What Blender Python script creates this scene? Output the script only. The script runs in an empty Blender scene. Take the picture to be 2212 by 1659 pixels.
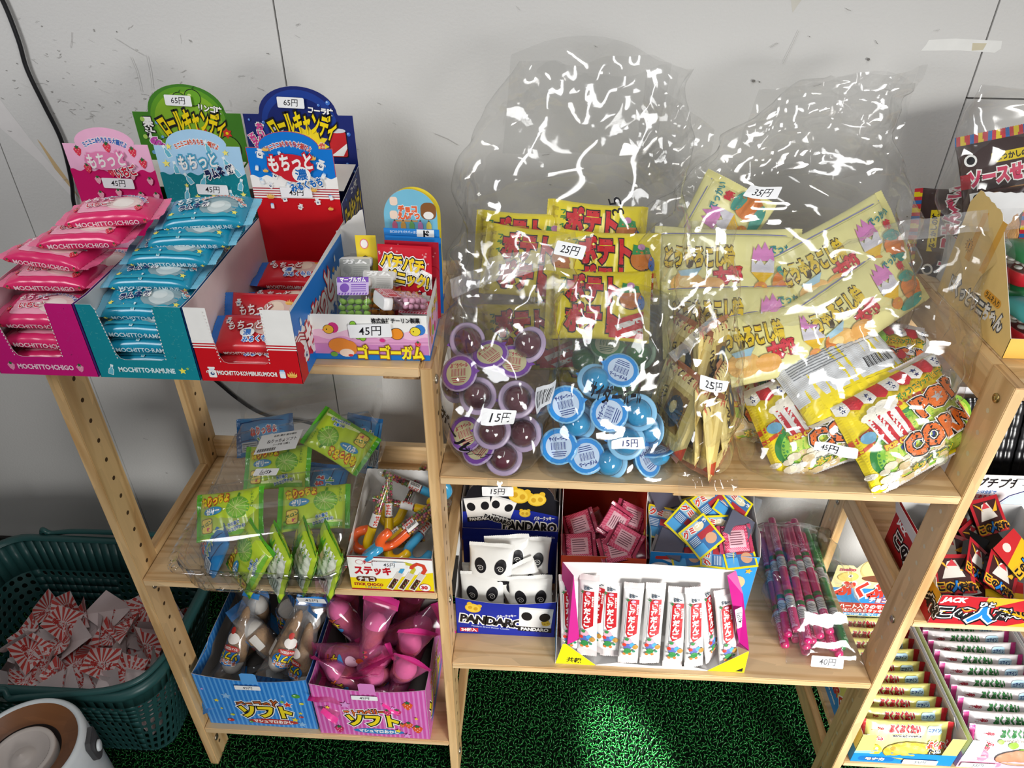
import bpy, math, random
import numpy as np
from mathutils import Vector, Matrix, Euler, geometry
rnd = random.Random(7)
S = bpy.context.scene
COL = S.collection
R = math.radians
PI = math.pi

# ------------------------------------------------------------------ camera
cam = bpy.data.cameras.new('camera')
cam.sensor_fit = 'HORIZONTAL'; cam.sensor_width = 36.0
cam.lens = 1554.468 / 2212 * 36
cam.clip_start = .02; cam.clip_end = 60
camo = bpy.data.objects.new('camera', cam); COL.objects.link(camo)
_F = Vector((-0.03951593, 0.82724548, -0.56044929)); _R = Vector((0.99862787, 0.05198492, 0.00632097)); _U = Vector((-0.03436391, 0.5594305, 0.82816462))
camo.matrix_world = Matrix(((_R.x, _U.x, -_F.x, 0.12272491), (_R.y, _U.y, -_F.y, -0.64450508), (_R.z, _U.z, -_F.z, 1.26521381), (0, 0, 0, 1)))
S.camera = camo

# ------------------------------------------------------------------ light
w = bpy.data.worlds.new('room_light'); S.world = w; w.use_nodes = True
w.node_tree.nodes['Background'].inputs[0].default_value = (.98, .985, 1.0, 1)
w.node_tree.nodes['Background'].inputs[1].default_value = .13

def area(name, loc, target, sx, sy, power, col):
    l = bpy.data.lights.new(name, 'AREA'); l.shape = 'RECTANGLE'; l.size = sx; l.size_y = sy; l.energy = power; l.color = col
    o = bpy.data.objects.new(name, l); COL.objects.link(o); o.location = loc
    o.rotation_euler = (Vector(target) - Vector(loc)).to_track_quat('-Z', 'Y').to_euler()
    return o
area('window_daylight', (-1.35, -1.45, 1.95), (-.05, .30, 1.05), .75, .95, 17.5, (.98, .985, 1.0))
dl = area('doorway_daylight', (1.45, -1.75, .62), (.60, .12, .12), .8, 1.0, 9.0, (1.0, .985, .955)); dl.data.spread = R(60)
area('ceiling_tube', (.35, -.75, 2.35), (.3, -.1, .4), .18, 1.2, 5.5, (1.0, 1.0, 1.0))
sp = bpy.data.lights.new('sunbeam', 'SPOT'); sp.energy = 5000; sp.spot_size = R(2.9); sp.spot_blend = .75; sp.shadow_soft_size = .02; sp.color = (1, .97, .9)
spo = bpy.data.objects.new('sunbeam', sp); COL.objects.link(spo); spo.location = (1.3, -2.6, 1.7)
spo.rotation_euler = (Vector((.305, .030, 0)) - Vector(spo.location)).to_track_quat('-Z', 'Y').to_euler()
S.view_settings.view_transform = 'Standard'; S.view_settings.look = 'None'; S.view_settings.gamma = 1; S.view_settings.use_curve_mapping = False
S.view_settings.exposure = .45
S.cycles.transparent_max_bounces = 40
S.cycles.max_bounces = 6; S.cycles.diffuse_bounces = 3; S.cycles.glossy_bounces = 2; S.cycles.transmission_bounces = 4
S.cycles.caustics_reflective = False; S.cycles.caustics_refractive = False
S.cycles.sample_clamp_indirect = 4
S.cycles.use_denoising = True

# ------------------------------------------------------------------ materials
def lin(h):
    h = h.lstrip('#'); c = [int(h[i:i + 2], 16) / 255 for i in (0, 2, 4)]
    return tuple(((x + .055) / 1.055) ** 2.4 if x > .04045 else x / 12.92 for x in c) + (1,)
_mc = {}
def M(col, rough=.5, spec=.4, kind='card', **k):
    """card / film / plastic / ink colour with a faint procedural mottling"""
    key = (col, rough, spec, kind, tuple(sorted(k.items())))
    if key in _mc: return _mc[key]
    m = bpy.data.materials.new(kind + '_' + col.strip('#')); m.use_nodes = True; _mc[key] = m
    nt = m.node_tree; N = nt.nodes; b = N['Principled BSDF']
    b.inputs['Roughness'].default_value = rough; b.inputs['Specular IOR Level'].default_value = spec
    c = lin(col)
    n = N.new('ShaderNodeTexNoise'); n.inputs['Scale'].default_value = k.get('ns', 60); n.inputs['Detail'].default_value = 3
    mx = N.new('ShaderNodeMix'); mx.data_type = 'RGBA'
    d = k.get('var', .06)
    mx.inputs[6].default_value = tuple(max(0, x * (1 - d)) for x in c[:3]) + (1,); mx.inputs[7].default_value = tuple(min(1, x * (1 + d)) for x in c[:3]) + (1,)
    tc = N.new('ShaderNodeTexCoord'); nt.links.new(tc.outputs['Object'], n.inputs['Vector'])
    nt.links.new(n.outputs['Fac'], mx.inputs[0]); nt.links.new(mx.outputs[2], b.inputs['Base Color'])
    if k.get('metal'): b.inputs['Metallic'].default_value = k['metal']
    if k.get('trans'): b.inputs['Transmission Weight'].default_value = k['trans']
    if k.get('sss'):
        b.inputs['Subsurface Weight'].default_value = k['sss']; b.inputs['Subsurface Radius'].default_value = (.01, .01, .01); b.inputs['Subsurface Scale'].default_value = .5
    if k.get('coat'): b.inputs['Coat Weight'].default_value = k['coat']; b.inputs['Coat Roughness'].default_value = .08
    if k.get('bump'):
        bp = N.new('ShaderNodeBump'); bp.inputs['Strength'].default_value = k['bump']; bp.inputs['Distance'].default_value = .002
        nt.links.new(n.outputs['Fac'], bp.inputs['Height']); nt.links.new(bp.outputs['Normal'], b.inputs['Normal'])
    return m
def card(c): return M(c, .42, .35, 'card')
def ink(c): return M(c, .42, .3, 'ink')
def foil(c, r=.24): return M(c, r, .5, 'wrapper', coat=.25)
def plast(c, r=.35): return M(c, r, .45, 'plastic')

def clearfilm(name, tint=(1, 1, 1), gloss=.9, body=.03, rough=.06, ior=1.5, bodycol=(1, 1, 1)):
    """thin clear film: mostly see-through, mirror-like at grazing angles, a trace of milky body"""
    m = bpy.data.materials.new(name); m.use_nodes = True; nt = m.node_tree; N = nt.nodes; N.clear()
    out = N.new('ShaderNodeOutputMaterial'); tr = N.new('ShaderNodeBsdfTransparent'); gl = N.new('ShaderNodeBsdfGlossy'); df = N.new('ShaderNodeBsdfDiffuse')
    lw = N.new('ShaderNodeLayerWeight'); lw.inputs['Blend'].default_value = .5     # 'Facing' is alike from both sides of a thin film
    f0 = ((ior - 1) / (ior + 1)) ** 2; f0 = 2 * f0 / (1 + f0)
    pw = N.new('ShaderNodeMath'); pw.operation = 'POWER'; pw.inputs[1].default_value = 4.5; nt.links.new(lw.outputs['Facing'], pw.inputs[0])
    fr = N.new('ShaderNodeMath'); fr.operation = 'MULTIPLY_ADD'; fr.inputs[1].default_value = 1 - f0; fr.inputs[2].default_value = f0; nt.links.new(pw.outputs[0], fr.inputs[0])
    ml = N.new('ShaderNodeMath'); ml.operation = 'MULTIPLY'; ml.inputs[1].default_value = gloss; ml.use_clamp = True
    tr.inputs[0].default_value = tint + (1,); gl.inputs['Roughness'].default_value = rough; df.inputs[0].default_value = bodycol + (1,)
    nz = N.new('ShaderNodeTexNoise'); nz.inputs['Scale'].default_value = 25; tc = N.new('ShaderNodeTexCoord'); nt.links.new(tc.outputs['Object'], nz.inputs['Vector'])
    mm = N.new('ShaderNodeMath'); mm.operation = 'MULTIPLY'; mm.inputs[1].default_value = body * 2; nt.links.new(nz.outputs['Fac'], mm.inputs[0])
    m1 = N.new('ShaderNodeMixShader'); m2 = N.new('ShaderNodeMixShader')
    nt.links.new(mm.outputs[0], m1.inputs[0]); nt.links.new(tr.outputs[0], m1.inputs[1]); nt.links.new(df.outputs[0], m1.inputs[2])
    nt.links.new(fr.outputs[0], ml.inputs[0]); nt.links.new(ml.outputs[0], m2.inputs[0])
    nt.links.new(m1.outputs[0], m2.inputs[1]); nt.links.new(gl.outputs[0], m2.inputs[2]); nt.links.new(m2.outputs[0], out.inputs[0])
    return m
FILM = clearfilm('clear_bag_film', (.98, .98, .975), 1.0, .016, .085, 1.6)
TRAY = clearfilm('clear_tray_plastic', (.95, .955, .955), 1.0, .03, .06, 1.6)
SEAL = clearfilm('ribbed_film_seal', (.94, .94, .94), 1.0, .16, .12, 1.6)
HARD = clearfilm('clear_hard_plastic', (.95, .96, .95), .9, .02, .05, 1.5)

def wood(name, c1, c2, axis, scale=1.0, ring=26):
    m = bpy.data.materials.new(name); m.use_nodes = True; nt = m.node_tree; N = nt.nodes; b = N['Principled BSDF']
    b.inputs['Roughness'].default_value = .38; b.inputs['Specular IOR Level'].default_value = .4
    tc = N.new('ShaderNodeTexCoord'); mp = N.new('ShaderNodeMapping'); nt.links.new(tc.outputs['Object'], mp.inputs[0])
    sc = [ring * scale] * 3; sc[axis] = 1.3 * scale; mp.inputs['Scale'].default_value = sc
    n1 = N.new('ShaderNodeTexNoise'); n1.inputs['Scale'].default_value = 1.0; n1.inputs['Detail'].default_value = 2; n1.inputs['Distortion'].default_value = .6
    nt.links.new(mp.outputs[0], n1.inputs['Vector'])
    w = N.new('ShaderNodeMath'); w.operation = 'MULTIPLY'; w.inputs[1].default_value = 26; nt.links.new(n1.outputs['Fac'], w.inputs[0])
    s = N.new('ShaderNodeMath'); s.operation = 'SINE'; nt.links.new(w.outputs[0], s.inputs[0])
    rp = N.new('ShaderNodeMapRange'); rp.inputs[1].default_value = -.2; rp.inputs[2].default_value = 1.0; nt.links.new(s.outputs[0], rp.inputs[0])
    n2 = N.new('ShaderNodeTexNoise'); n2.inputs['Scale'].default_value = 9; n2.inputs['Detail'].default_value = 6
    mp2 = N.new('ShaderNodeMapping'); sc2 = [9.0] * 3; sc2[axis] = .5; mp2.inputs['Scale'].default_value = sc2
    nt.links.new(tc.outputs['Object'], mp2.inputs[0]); nt.links.new(mp2.outputs[0], n2.inputs['Vector'])
    mx = N.new('ShaderNodeMix'); mx.data_type = 'RGBA'; mx.inputs[6].default_value = lin(c1); mx.inputs[7].default_value = lin(c2)
    ad = N.new('ShaderNodeMath'); ad.operation = 'MULTIPLY'; nt.links.new(rp.outputs[0], ad.inputs[0]); nt.links.new(n2.outputs['Fac'], ad.inputs[1])
    nt.links.new(ad.outputs[0], mx.inputs[0])
    # planks of the laminated board differ a little in tone
    vo = N.new('ShaderNodeTexVoronoi'); vo.feature = 'F1'; mp3 = N.new('ShaderNodeMapping'); sc3 = [1.0] * 3; sc3[axis] = 3.2
    for i in range(3):
        if i != axis: sc3[i] = 19.0
    mp3.inputs['Scale'].default_value = sc3; nt.links.new(tc.outputs['Object'], mp3.inputs[0]); nt.links.new(mp3.outputs[0], vo.inputs['Vector'])
    sp = N.new('ShaderNodeSeparateColor'); nt.links.new(vo.outputs['Color'], sp.inputs[0])
    hs = N.new('ShaderNodeHueSaturation'); mr = N.new('ShaderNodeMapRange'); mr.inputs[3].default_value = .88; mr.inputs[4].default_value = 1.08
    nt.links.new(sp.outputs[0], mr.inputs[0]); nt.links.new(mr.outputs[0], hs.inputs['Value']); nt.links.new(mx.outputs[2], hs.inputs['Color'])
    nt.links.new(hs.outputs[0], b.inputs['Base Color'])
    return m
WX = wood('pine_along_shelf', '#e2c294', '#b98a52', 0)
WY = wood('pine_along_rail', '#dcb986', '#b4824c', 1)
WZ = wood('pine_along_post', '#dcb986', '#ae8049', 2)
WE = wood('pine_end_grain', '#c9a274', '#8a5f36', 1, 1, 120)

# ------------------------------------------------------------------ mesh building
class MB:
    def __init__(s): s.V = []; s.F = []; s.I = []; s.SM = []; s.mats = []; s.T = None
    def mi(s, m):
        if m not in s.mats: s.mats.append(m)
        return s.mats.index(m)
    def add(s, V, F, m, smooth=False):
        b = len(s.V); V = np.asarray(V, float).reshape(-1, 3)
        if s.T is not None: V = V @ s.T[:3, :3].T + s.T[:3, 3]
        s.V.extend(map(tuple, V)); i = s.mi(m)
        s.F.extend([tuple(b + q for q in f) for f in F]); s.I.extend([i] * len(F)); s.SM.extend([smooth] * len(F))
        return s
    def box(s, x0, x1, y0, y1, z0, z1, m, ch=0):
        if ch <= 0:
            V = [(x, y, z) for z in (z0, z1) for y in (y0, y1) for x in (x0, x1)]
            return s.add(V, [(0, 2, 3, 1), (4, 5, 7, 6), (0, 1, 5, 4), (2, 6, 7, 3), (0, 4, 6, 2), (1, 3, 7, 5)], m)
        bm = bmesh.new(); bmesh.ops.create_cube(bm, size=1)
        for v in bm.verts: v.co = ((x0 + x1) / 2 + v.co.x * (x1 - x0), (y0 + y1) / 2 + v.co.y * (y1 - y0), (z0 + z1) / 2 + v.co.z * (z1 - z0))
        bmesh.ops.bevel(bm, geom=bm.edges[:], offset=ch, segments=2, affect='EDGES')
        bm.verts.index_update(); s.add([v.co[:] for v in bm.verts], [[v.index for v in f.verts] for f in bm.faces], m); bm.free()
        return s
    def grid(s, P, m, smooth=True, closed=False, flip=False):
        P = np.asarray(P, float); a, b = P.shape[:2]; F = []
        for i in range(a - 1):
            for j in range(b if closed else b - 1):
                k = (j + 1) % b; q = (i * b + j, i * b + k, (i + 1) * b + k, (i + 1) * b + j)
                F.append(q[::-1] if flip else q)
        return s.add(P.reshape(-1, 3), F, m, smooth)
    def tube(s, pts, r, m, n=8, cap=True):
        pts = [Vector(p) for p in pts]; rr = r if hasattr(r, '__len__') else [r] * len(pts); P = []; up = Vector((0, 0, 1))
        for i, p in enumerate(pts):
            t = (pts[min(i + 1, len(pts) - 1)] - pts[max(i - 1, 0)]).normalized()
            if i == 0:
                a = t.orthogonal().normalized()
            else:
                a = (a - t * a.dot(t)).normalized()
            c = t.cross(a); P.append([tuple(p + (a * math.cos(k * 2 * PI / n) + c * math.sin(k * 2 * PI / n)) * rr[i]) for k in range(n)])
        s.grid(P, m, True, True, True)
        if cap:
            s.add(P[0], [tuple(range(n))], m); s.add(P[-1], [tuple(range(n))[::-1]], m)
        return s
    def lathe(s, prof, m, n=32, c=(0, 0, 0), smooth=True):
        P = [[(c[0] + r * math.cos(k * 2 * PI / n), c[1] + r * math.sin(k * 2 * PI / n), c[2] + z) for k in range(n)] for r, z in prof]
        return s.grid(P, m, smooth, True, False)
    def plate(s, fr, poly, th, mf, mb=None, me=None):
        """outline (mm) cut from card of thickness th (mm) in the plane fr; front face on the side of its normal"""
        mb = mb or mf; me = me or mb
        tr = geometry.tessellate_polygon([[Vector((u, v, 0)) for u, v in poly]])
        n = len(poly); A = [fr(u, v, 0) for u, v in poly]; B = [fr(u, v, -th) for u, v in poly]
        ar = sum(poly[i][0] * poly[(i + 1) % n][1] - poly[(i + 1) % n][0] * poly[i][1] for i in range(n))
        def ori(t): 
            a, b, c = (poly[i] for i in t); return t if (b[0] - a[0]) * (c[1] - a[1]) - (b[1] - a[1]) * (c[0] - a[0]) > 0 else t[::-1]
        tr = [ori(tuple(t)) for t in tr]
        s.add(A, tr, mf); s.add(B, [t[::-1] for t in tr], mb)
        E = [(i, (i + 1) % n, n + (i + 1) % n, n + i) for i in range(n)]
        s.add(A + B, [e[::-1] for e in E] if ar > 0 else E, me)
        return s
    def mesh(s, name):
        me = bpy.data.meshes.new(name); me.from_pydata(s.V, [], s.F)
        for m in s.mats: me.materials.append(m)
        me.polygons.foreach_set('material_index', s.I); me.polygons.foreach_set('use_smooth', s.SM); me.update()
        return me
    def obj(s, name, parent=None, loc=None, rot=None):
        o = bpy.data.objects.new(name, s.mesh(name)); COL.objects.link(o)
        if parent: o.parent = parent
        if loc is not None: o.location = loc
        if rot is not None: o.rotation_euler = [R(a) for a in rot]
        return o
import bmesh
def tag(o, label=None, cat=None, group=None, kind=None):
    for k, v in (('label', label), ('category', cat), ('group', group), ('kind', kind)):
        if v: o[k] = v
    return o
def thing(name, label, cat, loc=(0, 0, 0), rot=(0, 0, 0), group=None):
    o = bpy.data.objects.new(name, None); COL.objects.link(o); o.empty_display_size = .01
    o.location = loc; o.rotation_euler = [R(a) for a in rot]
    return tag(o, label, cat, group)
def kids(o): return [c for c in COL.objects if c.parent == o]
_kc = {}
def dup(src, loc, rot, label=None, group=None, sc=None):
    """a copy of a thing with copies of its parts and sub-parts; the first call moves the source itself"""
    if src.get('_used') is None:
        src['_used'] = 1; r = src; _kc[src.name] = [(c, [g for g in COL.objects if g.parent == c]) for c in COL.objects if c.parent == src]
    else:
        r = src.copy(); COL.objects.link(r)
        for ch, gs in _kc[src.name]:
            c = ch.copy(); COL.objects.link(c); c.parent = r
            for g in gs:
                d = g.copy(); COL.objects.link(d); d.parent = c
    r.location = loc; r.rotation_mode = 'XYZ'; r.rotation_euler = [R(a) for a in rot]
    if sc: r.scale = (sc, sc, sc)
    if label: r['label'] = label
    if group: r['group'] = group
    return r

# ------------------------------------------------------------------ printing: flat shapes and lettering laid on a surface
_tc = {}
def glyphs(s, off=0.0):
    k = (s, round(off, 4))
    if k not in _tc:
        cu = bpy.data.curves.new('lettering', 'FONT'); cu.body = s; cu.size = 1; cu.offset = off; cu.resolution_u = 2; cu.fill_mode = 'FRONT'
        o = bpy.data.objects.new('lettering', cu); me = bpy.data.meshes.new_from_object(o)
        V = np.array([v.co[:2] for v in me.vertices], float).reshape(-1, 2); me.calc_loop_triangles()
        F = np.array([t.vertices[:] for t in me.loop_triangles], int).reshape(-1, 3)
        bpy.data.meshes.remove(me); bpy.data.objects.remove(o); bpy.data.curves.remove(cu)
        _tc[k] = (V, F)
    return _tc[k]
def subdiv(V, F, L):
    V = [tuple(v) for v in V]; out = []; mid = {}; st = [tuple(f) for f in F]
    while st:
        f = st.pop(); e = [((V[f[i]][0] - V[f[(i + 1) % 3]][0]) ** 2 + (V[f[i]][1] - V[f[(i + 1) % 3]][1]) ** 2, i) for i in range(3)]
        d, i = max(e)
        if d <= L * L: out.append(f); continue
        a, b, c = f[i], f[(i + 1) % 3], f[(i + 2) % 3]; k = (min(a, b), max(a, b))
        if k not in mid: mid[k] = len(V); V.append(((V[a][0] + V[b][0]) / 2, (V[a][1] + V[b][1]) / 2))
        m = mid[k]; st += [(a, m, c), (m, b, c)]
    return np.array(V), out
class Fr:
    """flat frame: millimetres (u, v, lift) to metres"""
    def __init__(s, o, ex, ey):
        s.o = np.array(o, float); s.ex = np.array(ex, float); s.ex /= np.linalg.norm(s.ex); s.ey = np.array(ey, float); s.ey /= np.linalg.norm(s.ey); s.n = np.cross(s.ex, s.ey); s.n /= np.linalg.norm(s.n)
    def __call__(s, u, v, l): return tuple(s.o + (s.ex * u + s.ey * v + s.n * l) * .001)
class Pr:
    def __init__(s, mb, surf, L=None, lift=.12, step=.05, du=0, dv=0, sc=1, rot=0):
        s.mb = mb; s.f = surf; s.L = L; s.l = lift; s.st = step; s.du = du; s.dv = dv; s.sc = sc; s.rot = R(rot)
    def at(s, du, dv, sc=1, rot=0):
        q = Pr(s.mb, s.f, s.L, s.l, s.st, s.du + du, s.dv + dv, s.sc * sc, math.degrees(s.rot) + rot); q.root = s; return q
    def raw(s, V, F, m):
        V = np.asarray(V, float) * s.sc
        if s.rot: c, n = math.cos(s.rot), math.sin(s.rot); V = V @ np.array([[c, n], [-n, c]])
        V = V + (s.du, s.dv)
        if s.L: V, F = subdiv(V, F, s.L)
        l = s.l
        r = s
        while hasattr(r, 'root'): r = r.root
        l = r.l; r.l += s.st; s.l = r.l
        s.mb.add([s.f(u, v, l) for u, v in V], [tuple(f) for f in F], m)
        return s
    def poly(s, P, m):
        P = [tuple(p) for p in P]
        tr = geometry.tessellate_polygon([[Vector((u, v, 0)) for u, v in P]]); F = []
        for t in tr:
            a, b, c = (P[i] for i in t)
            F.append(tuple(t) if (b[0] - a[0]) * (c[1] - a[1]) - (b[1] - a[1]) * (c[0] - a[0]) > 0 else tuple(t)[::-1])
        return s.raw(P, F, m)
    def rect(s, u0, v0, u1, v1, m): return s.poly([(u0, v0), (u1, v0), (u1, v1), (u0, v1)], m)
    def ell(s, u, v, a, b, m, n=20, a0=0, a1=360, rot=0):
        full = a1 - a0 >= 360; c, q = math.cos(R(rot)), math.sin(R(rot))
        P = [(a * math.cos(R(a0 + (a1 - a0) * i / (n if full else n - 1))), b * math.sin(R(a0 + (a1 - a0) * i / (n if full else n - 1)))) for i in range(n)]
        return s.poly([(u + x * c - y * q, v + x * q + y * c) for x, y in P], m)
    def rr(s, u0, v0, u1, v1, r, m):
        P = []
        for cx, cy, a in ((u1 - r, v0 + r, -90), (u1 - r, v1 - r, 0), (u0 + r, v1 - r, 90), (u0 + r, v0 + r, 180)):
            P += [(cx + r * math.cos(R(a + i * 22.5)), cy + r * math.sin(R(a + i * 22.5))) for i in range(5)]
        return s.poly(P, m)
    def star(s, u, v, r, m, n=5, k=.45, rot=90):
        return s.poly([(u + (r if i % 2 == 0 else r * k) * math.cos(R(rot + i * 180 / n)), v + (r if i % 2 == 0 else r * k) * math.sin(R(rot + i * 180 / n))) for i in range(2 * n)], m)
    def wave(s, u0, u1, v0, v1, amp, wl, m, top=True, ph=0):
        """band from v0 to v1 with a wavy upper (or lower) edge"""
        n = max(8, int((u1 - u0) / wl * 8)); U = [u0 + (u1 - u0) * i / n for i in range(n + 1)]
        e = [(u, (v1 if top else v0) + amp * math.sin(2 * PI * u / wl + ph)) for u in U]
        return s.poly([(u0, v0), (u1, v0)] + e[::-1] if top else e + [(u1, v1), (u0, v1)], m)
    def line(s, P, w, m):
        P = [np.array(p, float) for p in P]; A = []; B = []
        for i, p in enumerate(P):
            t = P[min(i + 1, len(P) - 1)] - P[max(i - 1, 0)]; t /= max(np.linalg.norm(t), 1e-9); n = np.array([-t[1], t[0]]) * w / 2; A.append(tuple(p + n)); B.append(tuple(p - n))
        k = len(P); return s.raw(B + A, [x for i in range(k - 1) for x in ((i, i + 1, k + i + 1), (i, k + i + 1, k + i))], m)
    def t(s, txt, u, v, h, m, rot=0, b=0.0, out=(), w=None, arc=None, sh=0, yx=1.0, ha='c'):
        """lettering of em height h mm centred on u, v; out = [(material, extra weight), ...] drawn beneath; arc = radius of a bow"""
        lay = list(out) + [(m, b)]; V0, _ = glyphs(txt, b)
        if not len(V0): return s
        lo, hi = V0.min(0), V0.max(0); c = (lo + hi) / 2
        if ha == 'l': c = np.array([lo[0], c[1]])
        sx = h if w is None else w / max(hi[0] - lo[0], 1e-6)
        for mm, bb in lay:
            V, F = glyphs(txt, bb); V = (V - c) * (sx, h * yx)
            if sh: V = V + np.stack([V[:, 1] * sh, 0 * V[:, 1]], 1)
            if arc:
                V, F = subdiv(V, F, max(2.0, h * .6)); th = V[:, 0] / arc; V = np.stack([(arc + V[:, 1]) * np.sin(th), (arc + V[:, 1]) * np.cos(th) - arc], 1)
            if rot: q, n = math.cos(R(rot)), math.sin(R(rot)); V = V @ np.array([[q, n], [-n, q]])
            s.raw(V + (u, v), F, mm)
        return s
    def vt(s, txt, u, v, h, m, b=0.0, out=(), pitch=1.0):
        """vertical lettering, first character at the top, centred on u, v"""
        n = len(txt)
        for k in range(len(out) + 1):
            mm, bb = (list(out) + [(m, b)])[k]
            for i, ch in enumerate(txt): s.t(ch, u, v + ((n - 1) / 2 - i) * h * pitch, h, mm, 0, bb)
        return s
W_, K_ = ink('#f4f3ef'), ink('#17161a')

def sticker(parent, surf, u, v, txt, w=34, h=12, rot=0, L=None, pen='#1d1b22', lift=.9, ts=.72):
    """white price label with handwritten figures, a part of what it is stuck to"""
    mb = MB(); p = Pr(mb, surf, L, lift, .06).at(u, v, 1, rot)
    p.rr(-w / 2, -h / 2, w / 2, h / 2, 1.6, M('#f1f2f3', .5, .3, 'label_paper'))
    p.t(txt, 0, 0, h * ts, ink(pen), b=.006, sh=.12, yx=1.05)
    return mb.obj('price_label', parent)

# ------------------------------------------------------------------ the setting
def wallmat():
    m = M('#d3d2cf', .62, .25, 'wall_paint', var=.02, ns=14).copy(); m.name = 'painted_wallboard'; nt = m.node_tree; N = nt.nodes; b = N['Principled BSDF']
    tc = N.new('ShaderNodeTexCoord'); n = N.new('ShaderNodeTexNoise'); n.inputs['Scale'].default_value = 260; n.inputs['Detail'].default_value = 5
    bp = N.new('ShaderNodeBump'); bp.inputs['Strength'].default_value = .22; bp.inputs['Distance'].default_value = .002
    nt.links.new(tc.outputs['Object'], n.inputs['Vector']); nt.links.new(n.outputs['Fac'], bp.inputs['Height']); nt.links.new(bp.outputs['Normal'], b.inputs['Normal'])
    return m
WALL = wallmat()
mb = MB()
WY0 = .40
seams = [-1.6, -.691, -.2445, .680, 1.6]
for i in range(4):
    a, b = seams[i] + .0012, seams[i + 1] - .0012
    if i == 3:
        mb.box(a, b, WY0, WY0 + .02, -.02, 1.0445, WALL); mb.box(a, b, WY0, WY0 + .02, 1.0468, 2.2, WALL)
    else:
        mb.box(a - (.0008 if i == 1 else 0), b, WY0, WY0 + .02, -.02, 2.2, WALL)
mb.box(-1.6, 1.6, WY0 + .012, WY0 + .03, -.02, 2.2, M('#4a453d', .8, .1, 'wall'))
pr = Pr(mb, Fr((0, WY0, 0), (1, 0, 0), (0, 0, 1)), None, .1, .01)
tape = M('#c9ae82', .7, .1, 'old_tape'); tape2 = M('#e6e6e2', .6, .2, 'tape_residue'); patch = M('#dedbd9', .75, .1, 'filler')
pr.poly([(-632, 965), (-628, 960), (-606, 905), (-589, 848), (-590, 843), (-596, 858), (-618, 912)], tape)
pr.poly([(-562, 800), (-551, 796), (-546, 785), (-537, 782), (-531, 770), (-548, 770), (-553, 787)], tape)
pr.poly([(608, 1116), (640, 1118), (700, 1116), (702, 1107), (696, 1102), (650, 1104), (602, 1103), (606, 1110)], tape2)
pr.poly([(664, 1113), (682, 1113), (680, 1105), (666, 1104)], M('#cdc5ab', .7, .1, 'tape_residue'))
pr.poly([(415, 1180), (447, 1180), (428, 1145)], M('#cdcac0', .7, .1, 'old_tape'))
pr.poly([(-690, 1040), (-672, 1035), (-640, 960), (-600, 880), (-560, 800), (-530, 745), (-520, 730), (-530, 728), (-552, 765), (-590, 845), (-640, 930), (-690, 990)], patch)
scf = [M(c, .8, .1, 'scuff') for c in ('#a09e9a', '#b0aeaa', '#bfbdb8', '#7c7975')]
q = random.Random(3)
for i in range(230):
    x = q.uniform(-690, -150) if i < 195 else q.uniform(-150, 660)
    z = q.uniform(840, 1180) if q.random() < .8 else q.uniform(250, 800)
    if i < 140: x = q.gauss(-470, 110); z = q.gauss(1010 - (x + 470) * .25, 45)
    ln = abs(q.gauss(0, 6)) + 1; a = q.uniform(-.7, .5) if q.random() < .8 else q.uniform(-1.6, 1.6); w0 = q.uniform(.2, .7)
    if ln < 4: w0 = q.uniform(.6, 1.6)
    P = [(x + ln * t * math.cos(a) + q.uniform(-.6, .6), z + ln * t * math.sin(a) + q.uniform(-.8, .8)) for t in (-.5, -.2, .1, .5)]
    pr.line(P, w0, scf[min(3, int(abs(q.gauss(0, 1.3))))])
for P, wd in (([(-455, 1080), (-452, 1062), (-453, 1035)], .6), ([(-432, 1082), (-433, 1060), (-436, 1040)], .7), ([(-433, 1036), (-452, 1010), (-458, 1004)], .8), ([(-470, 1103), (-450, 1090), (-436, 1082)], .5), ([(-40, 985), (-22, 978), (-8, 970)], 1.0), ([(440, 1125), (436, 1110), (428, 1085)], .5)):
    pr.line(P, wd, scf[1])
for x, z, r in ((-323, 1161, 2.2), (-322, 1155, 1.6), (-521, 1152, 1.4), (-519, 1156, 1.2), (394, 1063, 2.4), (402, 1062, 1.2), (537, 1092, 2.2), (455, 1118, .8), (-560, 1160, 1.0), (652, 880, 1.2)): pr.ell(x, z, r, r * .8, scf[3], 9)
tag(mb.obj('wall_back'), kind='structure')

mb = MB(); mb.box(-1.6, 1.6, WY0 - .008, WY0, 0, .118, M('#2b2724', .6, .3, 'baseboard'), .001)
tag(mb.obj('baseboard_back'), kind='structure')
mb = MB(); mb.box(-1.6, 1.6, -3.0, WY0 + .02, -.03, 0, M('#04140a', .8, .1, 'turf_backing'))
tag(mb.obj('floor'), kind='structure')

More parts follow.
